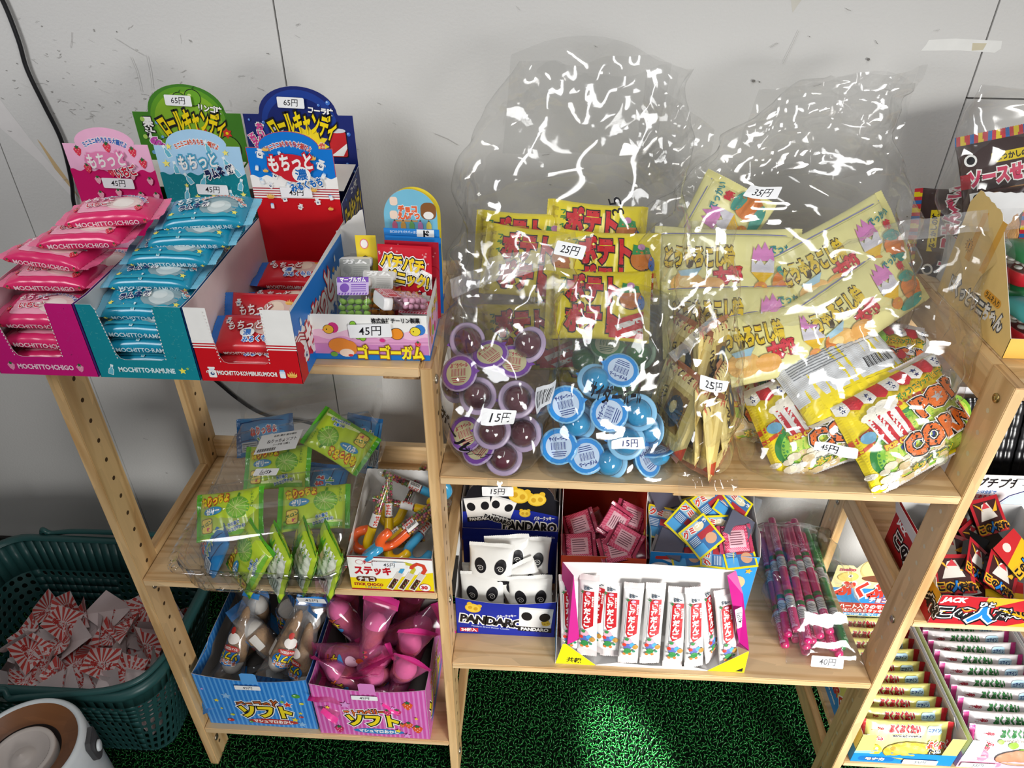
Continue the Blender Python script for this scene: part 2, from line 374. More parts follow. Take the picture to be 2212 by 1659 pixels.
def turf():
    g = np.random.default_rng(5); p = .0058
    xs, ys = np.meshgrid(np.arange(-.95, .98, p), np.arange(-.22, .385, p)); x = xs.ravel(); y = ys.ravel(); n = len(x)
    x = x + g.normal(0, .0012, n); y = y + g.normal(0, .0012, n); a = g.uniform(0, 2 * PI, n); sp = g.uniform(.0022, .0038, n); h = g.uniform(.003, .0062, n); r = .00085
    ln = g.normal(0, .0015, n); K = 6; J = 3; t = np.linspace(0, 1, K)
    P = np.zeros((n, K, J, 3)); dx, dy = np.cos(a), np.sin(a)
    for k in range(K):
        s = (t[k] - .5) * 2; cx = x + dx * sp * s * 1.1 + ln * (1 - s * s); cy = y + dy * sp * s * 1.1 + ln * (1 - s * s) * .6; cz = h * (1 - s * s) + .0003
        for j in range(J):
            an = 2 * PI * j / J; u, v = r * math.cos(an), r * math.sin(an)
            P[:, k, j, 0] = cx - dy * u + dx * v * s; P[:, k, j, 1] = cy + dx * u + dy * v * s; P[:, k, j, 2] = cz + v
    idx = np.arange(n)[:, None] * K * J; F = []
    for k in range(K - 1):
        for j in range(J):
            j2 = (j + 1) % J; F.append(np.stack([idx[:, 0] + k * J + j, idx[:, 0] + k * J + j2, idx[:, 0] + (k + 1) * J + j2, idx[:, 0] + (k + 1) * J + j], 1))
    F = np.stack(F, 1).reshape(-1, 4); me = bpy.data.meshes.new('turf_mat'); V = P.reshape(-1, 3)
    me.vertices.add(len(V)); me.vertices.foreach_set('co', V.ravel()); me.loops.add(F.size); me.loops.foreach_set('vertex_index', F.ravel().astype(np.int32))
    me.polygons.add(len(F)); me.polygons.foreach_set('loop_start', np.arange(0, F.size, 4, dtype=np.int32)); me.polygons.foreach_set('use_smooth', np.ones(len(F), bool)); me.update(); me.validate()
    me.materials.append(M('#1b6a2c', .26, .6, 'turf_fibre', var=.25, ns=400))
    o = bpy.data.objects.new('turf_mat', me); COL.objects.link(o); return o
tag(turf(), 'green looped artificial turf covering the floor under the shelves', 'turf mat', kind='stuff')

# ------------------------------------------------------------------ the wooden shelf rack
ZT, ZM, ZB, ZU, ZC = .8443, .480, .1131, .6912, .3261
XL, XM1, XM2, XR = -.4185, -.0077, .0055, .6168
TP = .0132; PD = .047; DP = .28
rack = thing('wooden_shelf', 'pale pine shelf rack with two bays standing in front of the grey wall', 'shelf')
PLUG = M('#d9c9a6', .2, .6, 'peg_plug'); HOLE = M('#4c3a28', .8, .1, 'peg_hole'); STEEL = M('#b9ad97', .3, .5, 'bolt', metal=.9); BRASS = M('#a8925c', .3, .5, 'bolt', metal=.9)
def bolt(parent, x, y, z, nx, m=STEEL, r=.0055):
    b = MB(); pf = [(0, .0028), (r * .45, .0027), (r * .5, .0016), (r * .7, .0026), (r, .0016), (r, 0)]
    b.lathe(pf, m, 16); o = b.obj('bolt', parent, (x, y, z)); o.rotation_euler = (0, R(90 * nx), 0); return o
def frame(x0, x1, holes):
    b = MB(); b.box(x0, x1, PD + .0004, DP - PD - .0004, ZT - .046, ZT, WY, .0008); f = b.obj('side_frame', rack)
    for za, zb in ((.452, .4925), (.048, .0885)):
        b = MB(); b.box(x0, x1, PD + .0004, DP - PD - .0004, za, zb, WY, .0008); b.obj('rail', f)
    for y0 in (0, DP - PD):
        b = MB(); b.box(x0, x1, y0, y0 + PD, 0.0004, ZT, WZ, .0008)
        # end grain on top of the post
        b.box(x0 + .0006, x1 - .0006, y0 + .0006, y0 + PD - .0006, ZT - .0002, ZT + .0003, WE)
        for side in holes:
            xx = x1 if side > 0 else x0
            for k in range(27):
                z = .799 - k * .0305
                if z < .02: break
                c = (xx + side * .0002, y0 + .0235, z)
                b.add([(c[0], c[1] + .003 * math.cos(i * PI / 6), c[2] + .003 * math.sin(i * PI / 6)) for i in range(12)], [tuple(range(12)) if side > 0 else tuple(range(12))[::-1]], HOLE if side > 0 else PLUG)
        p = b.obj('post', f)
        for z in ((.819, .47, .0555)):
            for side in holes: bolt(p, (x1 if side > 0 else x0) + side * .0002, y0 + .019, z - (.022 if z == .47 else 0), side, BRASS if z > .8 and x1 > .6 else STEEL)
    return f
frame(XL - TP, XL, (1,)); frame(XM1, XM2, (1,)); frame(XR, XR + TP, (-1,)); frame(1.205, 1.218, (-1,))
BT = .0122
def board(x0, x1, z, cleats=True, guard=False):
    b = MB(); b.box(x0 + .0005, x1 - .0005, 0.0002, DP, z - BT, z, WX, .0012); o = b.obj('shelf_board', rack)
    if cleats:
        for a, c in ((x0 + .003, x0 + .044), (x1 - .044, x1 - .003)):
            e = MB(); e.box(a, c, .012, .030, z - BT - .0105, z - BT - .0002, WE, .0006); e.obj('cleat', o)
    if x1 - x0 > .5:
        e = MB(); e.box((x0 + x1) / 2 - .025, (x0 + x1) / 2 + .025, .006, .27, z - BT - .0085, z - BT - .0002, WY, .0006); e.obj('cleat', o)
    if guard:
        e = MB(); e.box(x0, x1, DP - .0135, DP - .0005, z + .0003, z + .036, WX, .0008); e.obj('back_rail', o)
    return o
board(XL, XM1, ZT); board(XL, XM1, ZM, True, True); board(XL, XM1, ZB)
board(XM2, XR, ZU); board(XM2, XR, ZC)
for z in (ZT - .0005, .469, .118): board(XR + TP, 1.205, z)

# ------------------------------------------------------------------ black cable on the wall
mb = MB()
P = [(-.640, .392, 1.215), (-.618, .393, 1.185), (-.607, .394, 1.148), (-.604, .394, 1.10), (-.606, .394, 1.062), (-.599, .394, 1.015), (-.592, .394, .975), (-.592, .394, .945), (-.598, .394, .90), (-.604, .393, .874), (-.605, .392, .845), (-.598, .391, .79), (-.58, .391, .72), (-.545, .391, .65), (-.50, .392, .59), (-.462, .394, .553), (-.428, .394, .512), (-.395, .394, .482), (-.36, .394, .468), (-.30, .393, .46), (-.26, .392, .43), (-.25, .39, .36)]
def smooth(P, n=6):
    P = [np.array(p, float) for p in P]; out = []
    for i in range(len(P) - 1):
        a, b, c, d = P[max(i - 1, 0)], P[i], P[i + 1], P[min(i + 2, len(P) - 1)]
        for k in range(n):
            t = k / n; out.append(tuple(.5 * (2 * b + (c - a) * t + (2 * a - 5 * b + 4 * c - d) * t * t + (3 * b - a - 3 * c + d) * t ** 3)))
    return out + [tuple(P[-1])]
mb.tube(smooth(P), .0029, M('#16161a', .4, .4, 'cable'), 8)
tag(mb.obj('power_cable'), 'black power cable running down the scuffed grey wall', 'cable')

# ------------------------------------------------------------------ added cabinet, out of view beside the camera, put here to shade the basket corner
t = thing('added_shade_cabinet', 'dark wooden storage cabinet standing to the left of the camera', 'cabinet', (-1.16, -.86, 0))
CW = M('#5a4636', .5, .3, 'shade_cabinet_wood')
for nm, x0, x1, y0, y1, z0, z1 in (('body', -.40, .33, -.42, .42, .0005, 1.24), ('top_board', -.42, .35, -.44, .44, 1.2405, 1.265)):
    b = MB(); b.box(x0, x1, y0, y1, z0, z1, CW, .004); b.obj(nm, t)
for x0, x1 in ((-.395, -.037), (-.033, .325)):
    b = MB(); b.box(x0, x1, .4205, .438, .04, 1.22, CW, .003); d = b.obj('door', t); b = MB(); b.lathe([(0, .022), (.010, .020), (.012, .012), (.006, .006), (.006, 0)], STEEL, 16); o = b.obj('knob', d, (-.06 if x0 < -.1 else -.01, .4385, .7)); o.rotation_euler = (R(-90), 0, 0)

# ------------------------------------------------------------------ flow-wrapped packets
def pack(root, W, H, T, s, base, seal, top=None, side=None, back=None, n=3.0, p=3.0, q=.55, wr=.35, seed=1, nu=30, nv=13, puff=.06, name='wrapper', curl=1.2, L=4.0, teeth=True, bulge=None):
    """pillow packet, seals at both ends of u; mm. Parts: wrapper, end_seal (two)"""
    g = np.random.default_rng(seed); ph = g.uniform(0, 6.28, 8); fq = g.uniform(.10, .30, 4); Wi = W / 2 - s
    def k(u):
        a = min(abs(u) / Wi, 1); return max((1 - a ** p), 0) ** q * (1 - .025) + .025, H / 2 * (1 - puff * (1 - a * a)), a
    def wrk(u, v, a):
        e = a ** 4
        return wr * (e * 1.6 * math.sin(v * 9.0 * 2 / max(H, 20) * 3.1 + ph[0] + u * .1) + .9 * math.sin(u * fq[0] + v * fq[1] + ph[1]) * math.sin(v * fq[2] - u * fq[3] * .6 + ph[2]))
    def ftop(u, v, l, sg=1):
        kk, hv, a = k(u); vv = min(abs(v) / hv, .9995); z = T / 2 * kk * (1 - vv ** n) ** (1 / n)
        return u, v, z + wrk(u, v, a) * min(1, z / 2 + .05) + l
    def fbk(u, v, l):
        x, y, z = ftop(u, v, 0); return -x if 0 else x, y, -z * .92 - l
    mm = lambda P: np.array(P) * .001
    us = np.concatenate([np.linspace(-Wi, -Wi * .8, 5)[:-1], np.linspace(-Wi * .8, Wi * .8, nu), np.linspace(Wi * .8, Wi, 5)[1:]]); th = np.linspace(-PI / 2, PI / 2, nv)
    rows = []
    for u in us:
        kk, hv, a = k(u); vs = np.sin(th) * hv; r = [ftop(u, v, 0) for v in vs]; r += [fbk(u, v, 0) for v in vs[::-1][1:-1]]; rows.append(r)
    mb = MB(); mb.grid(mm(rows), base, True, True, True)
    sf = lambda f: (lambda u, v, l: tuple(np.array(f(u, v, l)) * .001))
    if top: top(Pr(mb, sf(ftop), min(L, 4.5), .4, .09))
    if side:
        def fs(u, z, l):
            kk, hv, a = k(u); zz = min(abs(z) / (T / 2 * kk), .98); return u, -hv * (1 - zz ** n) ** (1 / n) - l * .8, z + (l * .3 if z > 0 else 0)
        side(Pr(mb, sf(fs), L, .5, .05))
    if back:
        back(Pr(mb, sf(lambda u, v, l: (lambda t: (-u, t[1], t[2]))(fbk(-u, v, l))), min(L, 4.5), .4, .09))
    mb.obj(name, root)
    for sg in (-1, 1):
        b = MB(); nr = max(4, int(s / 1.1)); nv2 = max(16, int(H / 1.6)); P = []
        for i in range(nr + 1):
            f = i / nr; row = []
            for j in range(nv2 + 1):
                v = (j / nv2 - .5) * H * (1.0 - .01 * f); z = .32 * math.sin(i * PI * .9) * (i > 0) + curl * f * math.sin(v / H * 5 + ph[3] + sg) + curl * .5 * f * math.sin(v / H * 13 + ph[4])
                z += (.8 if i == 0 else .3) * wrk(sg * Wi, v, 1) * .3
                row.append((sg * (Wi + s * f + (.7 * (j % 2) if (i == nr and teeth) else 0)), v, z))
            P.append(row)
        b.grid(mm(P), seal, True, False, sg > 0)
        b.obj('end_seal', root)
    return root

def berry(p, u, v, r, red=ink('#e23b55'), leaf=ink('#2f6b3c'), seed=ink('#f6d9c8'), rot=0):
    q = p.at(u, v, r / 10, rot); q.poly([(-8, 4), (-4, 8), (4, 8), (8, 4), (5, -5), (0, -10), (-5, -5)], red); q.star(0, 8, 5, leaf, 5, .5)
    for x, y in ((-3, 3), (3, 3), (0, -1), (-3, -4), (3, -4)): q.ell(x, y, .8, 1.1, seed, 6)
def bottle(p, u, v, h, c, rot=0, w=ink('#e9f6f8')):
    q = p.at(u, v, h / 20, rot); q.poly([(-4.6, -10.6), (4.6, -10.6), (4.6, 0), (2.2, 4), (2.6, 11), (-2.6, 11), (-2.2, 4), (-4.6, 0)], w); q.poly([(-3.6, -9.6), (3.6, -9.6), (3.6, -.6), (1.4, 3), (1.6, 6), (-1.6, 6), (-1.4, 3), (-3.6, -.6)], c)
def churn(p, u, v, h, rot=0):
    q = p.at(u, v, h / 20, rot); q.rr(-6, -9, 6, 4, 2, W_); q.rect(-4, 3, 4, 7, ink('#dfe6ee')); q.rr(-5.5, 6.5, 5.5, 9.5, 1, W_); q.ell(0, -2, 3.2, 3, ink('#35507e'), 10); q.ell(.6, -1, 1.6, 1.4, W_, 8); q.line([(6, 3), (8, 2), (8, -1)], 1.2, W_); q.line([(-6, 3), (-8, 2), (-8, -1)], 1.2, W_)
def milk(p, u, v, h, rot=0):
    q = p.at(u, v, h / 20, rot); q.rr(-5, -9, 5, 5, 2, ink('#d8e8f6')); q.rect(-4, 5, 4, 8, ink('#7db4e6')); q.rr(-4, -7, 4, 0, 1, W_)
def drop(p, u, v, h, rot=0):
    q = p.at(u, v, h / 20, rot); q.poly([(-9, -3), (-9, 4), (-5, 0), (-4, 7), (-1, 1), (0, 9), (2, 1), (5, 7), (5, 0), (9, 4), (9, -3), (5, -6), (-5, -6)], ink('#f2c063')); q.poly([(-7, -2), (7, -2), (4, -5), (-4, -5)], ink('#e3a845'))

def candy_top(kind):
    def f(p):
        if kind == 'pink':
            c2, lt, wn = ink('#e84a86'), ink('#f7c2d4'), ink('#efd3cf')
            p.rr(-33, -17, 34, 19, 6, ink('#f2a9bf')); p.ell(13, 0, 18, 15, wn, 24); p.ell(13, -1, 11, 10, ink('#f6ece4'), 20)
            p.ell(28, 14, 4, 4, c2); berry(p, 31, -12, 5); berry(p, -36, -8, 4)
            p.t('もちっと', -15, 9, 13, W_, 4, .02, [(ink('#d63a78'), .09)], w=32); p.t('いちご', -12, -5, 10, ink('#d11d45'), 4, .04, [(W_, .11)], w=24)
            p.t('ミニミニ&もちもち大福だよ', 16, 14, 4.4, ink('#2a56a8'), -10, .02, [(W_, .12)], arc=30)
        elif kind == 'teal':
            p.ell(15, -1, 21, 17, ink('#8ea9b0'), 26); p.ell(16, -3, 13, 11, ink('#c9d6d6'), 22); p.ell(14, 0, 8, 6, ink('#dbe4e2'), 16)
            for u, v, r in ((-36, -12, 4), (36, 12, 4), (35, -13, 3.4), (-20, -17, 3)): p.star(u, v, r, ink('#f2e46a'))
            for u, v in ((-34, 10), (38, 2), (-8, -18), (30, 18)): bottle(p, u, v, 8, ink('#5fb6c6'), u)
            p.t('もちっと', -16, 9, 14, W_, 5, .02, [(ink('#2a87a8'), .09)], w=36); p.t('ラムネ', -16, -4, 10, ink('#1c2d66'), 8, .05, [(W_, .12)], w=24); p.t('餅', 1, -1, 7, ink('#1c2d66'), 8, .05, [(W_, .12)])
            p.t('ミニミニ&もちもち大福だよ', 20, 15, 4.4, ink('#d5502f'), -8, .02, [(W_, .12)], arc=34)
            p.wave(-38, 38, -21, -17, 1.2, 19, ink('#2f9cb4'))
        else:
            p.ell(12, 4, 17, 12, ink('#d9b9ac'), 24); p.ell(10, 6, 9, 8, ink('#ead6bf'), 18)
            drop(p, 24, 13, 9); milk(p, 33, 10, 8, 30); drop(p, 30, -13, 8); milk(p, 16, -15, 8, -50); churn(p, -34, 12, 9)
            p.t('もちっと', -13, 4, 14, W_, 4, .02, [(ink('#b3202a'), .09)], w=38); p.ell(-8, -6, 8, 6, W_, 18); p.t('濃', -8, -6, 9, ink('#1f6fc2'), 6, .02); p.t('みるくもち', 5, -14, 8, ink('#1f6fc2'), 6, .03, [(W_, .12)], w=34)
    return f
def candy_side(txt, extra=None):
    def f(p):
        p.t(txt, 0, -1.5, 7.2, ink('#f7d9e2') if 'ICHI' in txt else ink('#cfe9f2') if 'RAMU' in txt else W_, 0, .02, w=min(66, len(txt) * 4.6))
        for sx in (-1, 1):
            u = sx * (len(txt) * 2.3 + 5)
            if abs(u) < 40:
                if extra == 'b': berry(p, u, -1.5, 3)
                elif extra == 's': p.star(u, -1.5, 2.6, ink('#f2e46a'))
                elif extra == 'd': drop(p, u, -1.5, 5)
    return f
def candy(kind):
    base, seal, txt, ex = {'pink': ('#df2f6c', '#f0709a', 'MOCHITTO·ICHIGO', 'b'), 'teal': ('#1c93b4', '#7cc3dd', 'MOCHITTO·RAMUNE', 's'), 'red': ('#d22630', '#1f6fc4', 'MOCHITTO-KOI-MIRUKUMOCHI', 'd')}[kind]
    t = thing('rice_cake_packet', 'x', 'candy packet')
    return pack(t, 108, 52, 21, 9, foil(base), foil(seal), candy_top(kind), candy_side(txt, ex), None, 3.2, 3.2, .5, .5, {'pink': 3, 'teal': 5, 'red': 9}[kind], name='wrapper')

# ------------------------------------------------------------------ the three cut-open display boxes on the top shelf
def wavy_top(p, kind):
    """printing of a header card, v from 0 (shelf) to 197 (top of the arch)"""
    if kind == 'pink':
        dk, lt = ink('#d0196a'), ink('#f3b9d8')
        head(p, lt, dk, 148); p.t('ミニミニ&もちもち大福だよ', 53, 184, 7, ink('#2b62b8'), 0, .04, [(W_, .13)], arc=52, w=54)
        for u, v, r in ((18, 170, 6), (84, 170, 6), (55, 175, 6), (93, 157, 6), (24, 150, 6), (52, 147, 7)): berry(p, u, v, r)
        for u, v in ((32, 136), (76, 142), (96, 136), (30, 118), (53, 121), (80, 118), (99, 118)): berry(p, u, v, 5, ink('#f0a7bd'))
        p.ell(48, 160, 24, 11, ink('#ea88b6'), 20); p.t('もちっと', 50, 161, 19, W_, 6, .03, [(ink('#ea88b6'), .14)], w=46, sh=.1); p.t('いちご', 70, 148, 13, ink('#cf1d3a'), 12, .05, [(W_, .12)], w=28)
    elif kind == 'teal':
        head(p, ink('#a9d3ef'), ink('#127f8a'), 146); q = random.Random(2)
        for i in range(110):
            u, v, a = q.uniform(4, 102), q.uniform(96, 142), q.uniform(0, 3.1); p.line([(u, v), (u + 2.6 * math.cos(a), v + 2.6 * math.sin(a))], .5, ink('#3f9da5')); p.root_l = 0
            r = p; r.l -= r.st
        p.t('ミニミニ&もちもち大福だよ', 53, 184, 7, ink('#d0502f'), 0, .04, [(W_, .13)], arc=52, w=54)
        for u, v in ((16, 172), (84, 160), (66, 178), (22, 153), (94, 150), (34, 140), (52, 138), (96, 134), (28, 122), (82, 120)): bottle(p, u, v, 14, ink('#6cbcd0'), (u * 7) % 60 - 30)
        for u, v, r in ((20, 178, 4), (12, 158, 5), (86, 172, 4), (40, 118, 4), (97, 122, 4), (70, 130, 3), (30, 132, 3), (60, 120, 3)): p.star(u, v, r, ink('#f5ea7a'))
        p.t('もちっと', 50, 161, 19, W_, 6, .03, [(ink('#4ba3c3'), .14)], w=46, sh=.1); p.t('ラムネ', 68, 148, 13, ink('#1b2450'), 16, .06, [(W_, .13)], w=24); p.t('餅', 87, 153, 10, ink('#1b2450'), 16, .05, [(W_, .13)])
    else:
        head(p, ink('#0f79d3'), W_, 145); p.rect(1, 0, 105, 119, ink('#c8141f'))
        for v in (121, 124, 127, 130): p.rect(1, v, 105, v + 1.3, ink('#b3303c'))
        p.t('ミニミニ&もちもち大福だよ', 53, 184, 7, ink('#c23b3b'), 0, .04, [(W_, .13)], arc=52, w=54)
        for u, v, h in ((18, 172, 12), (88, 160, 13), (32, 147, 10), (24, 135, 9), (86, 136, 9), (38, 119, 9), (78, 116, 9), (56, 109, 8)): churn(p, u, v, h, (u * 5) % 40 - 20)
        for u, v, h in ((42, 173, 8), (12, 156, 8), (90, 148, 9), (15, 140, 8), (46, 136, 8), (95, 122, 8), (22, 110, 8)): milk(p, u, v, h, (u * 9) % 80 - 40)
        for u, v, h in ((26, 178, 8), (80, 169, 9), (22, 153, 7), (22, 122, 10), (76, 131, 8), (93, 108, 7)): drop(p, u, v, h)
        p.ell(52, 159, 27, 14, ink('#c8202e'), 24); p.ell(56, 149, 17, 9, ink('#c8202e'), 20); p.t('もちっと', 53, 163, 21, W_, 5, .04, [(ink('#c8202e'), .13)], w=52, sh=.08)
        p.ell(64, 149, 11, 9.5, W_, 24); p.t('濃', 64, 149, 14, ink('#1668b8'), 4, .03); p.t('みるくもち', 68, 137, 11, ink('#1668b8'), 14, .05, [(W_, .12)], w=40)
def head(p, top, bot, v0):
    p.poly(header_outline(.6), top); p.wave(1, 105, 60, v0, 1.6, 17, bot)
def header_outline(i=0):
    P = [(1 + i, i), (105 - i, i), (104 - i, 179 - i), (88, 179 - i)]
    P += [(53 + (36 - i) * math.cos(R(a)), 179 + (19 - i) * math.sin(R(a))) for a in np.linspace(8, 172, 15)]
    return P + [(18, 179 - i), (2 + i, 179 - i)]
def mochi_box(kind, x0, label, rot, out, side, inner, price):
    t = thing('display_box', label, 'candy box', (x0, -.037, ZT + .0004), (0, 0, rot)); W = 106.5; D = 222
    # front panel with its torn window
    P = [(0, 0), (W, 0), (W, 86), (80, 86)] + [(77.5, 84), (76.5, 60), (76, 30), (75, 25), (71, 23), (32, 22.5), (28, 24), (25, 30)] + [(19, 80), (16, 86), (0, 86)]
    mb = MB(); f = Fr((0, 0, 0), (1, 0, 0), (0, 0, 1)); mb.plate(f, P, .5, out, inner, M('#e8e4df', .6, .2, 'card_edge')); p = Pr(mb, f, None, .1, .03)
    if kind == 'red':
        p.rect(0, 46, 22.5, 86, W_); p.rect(76.5, 46, W, 86, W_)
        for v in (40, 43, 46, 49):
            p.rect(0, v, 23, v + 1.4, W_); p.rect(76.4, v, W, v + 1.4, W_)
        churn(p, 13, 11, 14); milk(p, 87, 12, 12); drop(p, 97, 11, 11); p.t('MOCHITTO·KOI·MIRUKUMOCHI', 50, 11, 7, W_, 0, .04, w=62)
    else:
        q = random.Random(4)
        for i in range(170):
            u, v, a = q.uniform(2, 104), q.uniform(2, 84), q.uniform(0, 3.1)
            if 16 < u < 80 and v > 20 or 10 < u < 98 and 5 < v < 17: continue
            p.line([(u, v), (u + 2.6 * math.cos(a), v + 2.6 * math.sin(a))], .5, ink('#3f9da5' if kind == 'teal' else '#c72d83')); p.l -= p.st
        if kind == 'pink': berry(p, 16, 10, 5, ink('#e58fb2')); berry(p, 90, 10, 5, ink('#e58fb2')); p.t('MOCHITTO·ICHIGO', 53, 10.5, 8, ink('#f6cfe0'), 0, .04, w=60)
        else: bottle(p, 14, 10, 12, ink('#6cbcd0'), -20); p.star(90, 11, 4.4, ink('#f5ea5a')); p.star(96, 14, 2, ink('#a5cf5a')); p.t('MOCHITTO·RAMUNE', 52, 10.5, 8, ink('#d9eff2'), 0, .04, w=60)
    for u0, u1 in ((18, 26), (75, 79)):    # perforated torn edge
        for i in range(16):
            v = 24 + i * 3.8; a = (i / 15); u = (25 + (19 - 25) * a) if u0 < 40 else (76 + 1.4 * a); p.rect(u - .5, v, u + .5, v + 1.6, ink('#f0e9e6')); p.l -= p.st
    mb.obj('front_panel', t)
    for sx in (0, 1):
        x = 0 if sx == 0 else W * .001
        f = Fr((x, D * .001, 0), (0, -1, 0), (0, 0, 1)) if sx == 0 else Fr((x, 0, 0), (0, 1, 0), (0, 0, 1))
        mb = MB(); e = (D - .5, 86) if sx == 0 else (.5, 86); g = (0, 92) if sx == 0 else (D, 92); P = [(0, 0), (D, 0)] + ([(D, 86), (D * .9, 85), (D * .4, 90), (0, 92)] if sx == 0 else [(D, 92), (D * .6, 90), (D * .1, 85), (0, 86)])
        mb.plate(f, P, .5, side, inner, M('#d9d4cf', .6, .2, 'card_edge'))
        if sx == 1:
            p = Pr(mb, f, None, .1, .03)
            if kind == 'red':
                p.rect(0, 0, D, 88, W_); p.wave(0, D, 62, 84, 0, 9, ink('#1a78cf')); p.wave(0, D, 54, 66, 2.2, 11, ink('#1a78cf'), False); p.poly([(0, 0), (70, 0), (50, 12), (24, 30), (12, 44), (0, 50)], ink('#c8141f')); p.wave(20, D, 0, 14, 2, 15, ink('#1a78cf'))
                for v in (44, 48, 52): p.line([(0, v), (14, v + 1), (44, v - 16)], 1.4, ink('#b3303c'))
                churn(p, 24, 24, 20); milk(p, 22, 62, 10); milk(p, 160, 70, 10); drop(p, 150, 60, 10)
                p.t('もちっと', 84, 42, 46, W_, 14, .05, [(ink('#c8202e'), .11)], w=110); p.t('みるくもち', 150, 20, 16, ink('#1668b8'), 10, .05, w=70)
            else:
                p.rect(0, 0, D, 84, ink('#16407c' if kind == 'teal' else '#6f3c98'))
        mb.obj('side_panel', t)
    mb = MB(); mb.box(.0006, W * .001 - .0006, .0006, D * .001, .0002, .0008, inner); mb.box(.0006, W * .001 - .0006, D * .001 - .0008, D * .001 - .0004, .0008, .09, inner); mb.obj('base', t)
    mb = MB(); f = Fr((0, D * .001, 0), (1, 0, 0), (0, -.02, 1)); mb.plate(f, header_outline(), .5, {'pink': ink('#f3b9d8'), 'teal': ink('#a9d3ef'), 'red': ink('#c8141f')}[kind], inner); wavy_top(Pr(mb, f, None, .1, .03), kind); h = mb.obj('header_card', t)
    sticker(h, f, price[0], price[1], '45円', 38, 12.5, price[2], lift=2.6)
    return t
mochi_box('pink', -.4475, 'pink strawberry display box with rounded header card, beside the teal box', 0, card('#c71a77'), card('#8a3aa0'), card('#d9c3c8'), (56, 133, -1))
mochi_box('teal', -.3385, 'teal soda display box with rounded header card between the pink and red boxes', 0, card('#158795'), card('#1a5f9c'), card('#d5cfcc'), (61, 128, -1))
mochi_box('red', -.2300, 'red, white and blue milk display box, half empty, beside the gum box', 0, card('#cb1420'), card('#e8e8ec'), card('#dcd0cd'), (54, 127, 1))

pk, tl, rd = candy('pink'), candy('teal'), candy('red')
def stackput(src, rows, what, group):
    for (x, y, z, rx, ry, rz), lab, *sc in rows: dup(src, (x, y, z), (rx, ry, rz), lab, group, sc[0] if sc else None)
stackput(pk, [
    ((-.393, -.006, .8572, 0, 0, 2), 'bright pink packet at the bottom of the pink display box window', .96),
    ((-.3925, -.007, .8775, -2, 0, -2), 'bright pink packet second from the bottom in the pink box window', .96),
    ((-.3940, -.003, .9030, 11, 0, 0), 'bright pink packet lying just above the torn front of the pink box', .97),
    ((-.394, .026, .9290, 3, 0, 1), 'bright pink packet second up in the leaning pink stack above the box front'),
    ((-.392, .036, .9500, 2, 3, -7), 'bright pink packet sticking out furthest towards the cable from the leaning stack'),
    ((-.3560, .045, .9690, 3, -2, 3), 'bright pink packet second from the top of the leaning pink stack'),
    ((-.3320, .064, .9870, 5, -2, 8), 'bright pink packet on top of the leaning pink stack'),
    ((-.393, .046, .8575, 0, 0, 1), 'pink packet deep inside the pink box behind the window', .96), ((-.393, .047, .880, 0, 0, -2), 'pink packet inside the pink box behind the second window packet', .96), ((-.394, .050, .903, 0, 0, 1), 'pink packet under the leaning pink stack', .96),
    ((-.393, .115, .90, 30, 0, 2), 'pink packet tilted against the back of the pink box', .96), ((-.393, .118, .862, 0, 0, 0), 'pink packet on the floor of the pink box at its back', .96)], 'pink', 'strawberry candy packets in the pink box')
stackput(tl, [
    ((-.2850, -.006, .8570, 0, 0, 0), 'blue packet at the very bottom of the teal box window', .96),
    ((-.2850, -.006, .8765, 0, 0, 1), 'blue packet second from the bottom of the teal box window', .96),
    ((-.2860, -.007, .8950, 1, 0, -1), 'blue packet in the upper part of the teal box window', .96),
    ((-.2850, .004, .9140, 15, 0, 0), 'blue packet face up behind the teal box front, lowest one with a round window showing', .97),
    ((-.2860, .032, .9310, 8, 0, 1), 'blue packet showing its lettered edge, first above the teal box front'),
    ((-.2710, .052, .9510, 13, -1, 0), 'blue packet in the middle of the blue pile, its round window fully showing'),
    ((-.2530, .066, .9660, 14, -2, 2), 'blue packet second from the top of the blue pile'),
    ((-.2390, .080, .9820, 14, -3, 3), 'blue packet on top of the blue pile against the teal header card'),
    ((-.285, .050, .86, 0, 0, 0), 'blue packet inside the teal box on its floor', .96), ((-.285, .050, .882, 0, 0, 2), 'blue packet inside the teal box, second layer', .96), ((-.285, .050, .905, 0, 0, -1), 'blue packet inside the teal box, third layer', .96),
    ((-.2845, .130, .905, 55, 0, 0), 'blue packet standing on edge at the side wall of the teal box', .96), ((-.2845, .162, .925, 60, 0, 0), 'blue packet standing on edge in the back corner of the teal box', .96), ((-.285, .110, .862, 0, 0, 0), 'blue packet on the teal box floor near its back', .96)], 'teal', 'soda candy packets in the teal box')
stackput(rd, [
    ((-.1768, -.004, .8565, 0, 0, 0), 'red packet lowest in the red box window', .96),
    ((-.1768, .002, .8790, 22, 0, 0), 'red packet with blue ends lying face up in the red box window', .96),
    ((-.1768, .040, .882, 50, 0, 1), 'red packet with a blue end stood upright behind the front one', .96),
    ((-.1768, .088, .870, 6, 0, 1), 'red packet lying on the red box floor behind the upright one', .96),
    ((-.1768, .142, .882, 10, 0, 0), 'red packet at the back of the red box below the header card', .96), ((-.1768, .142, .8570, 0, 0, 0), 'red packet under the one at the back of the red box', .96)], 'red', 'milk candy packets in the red box')

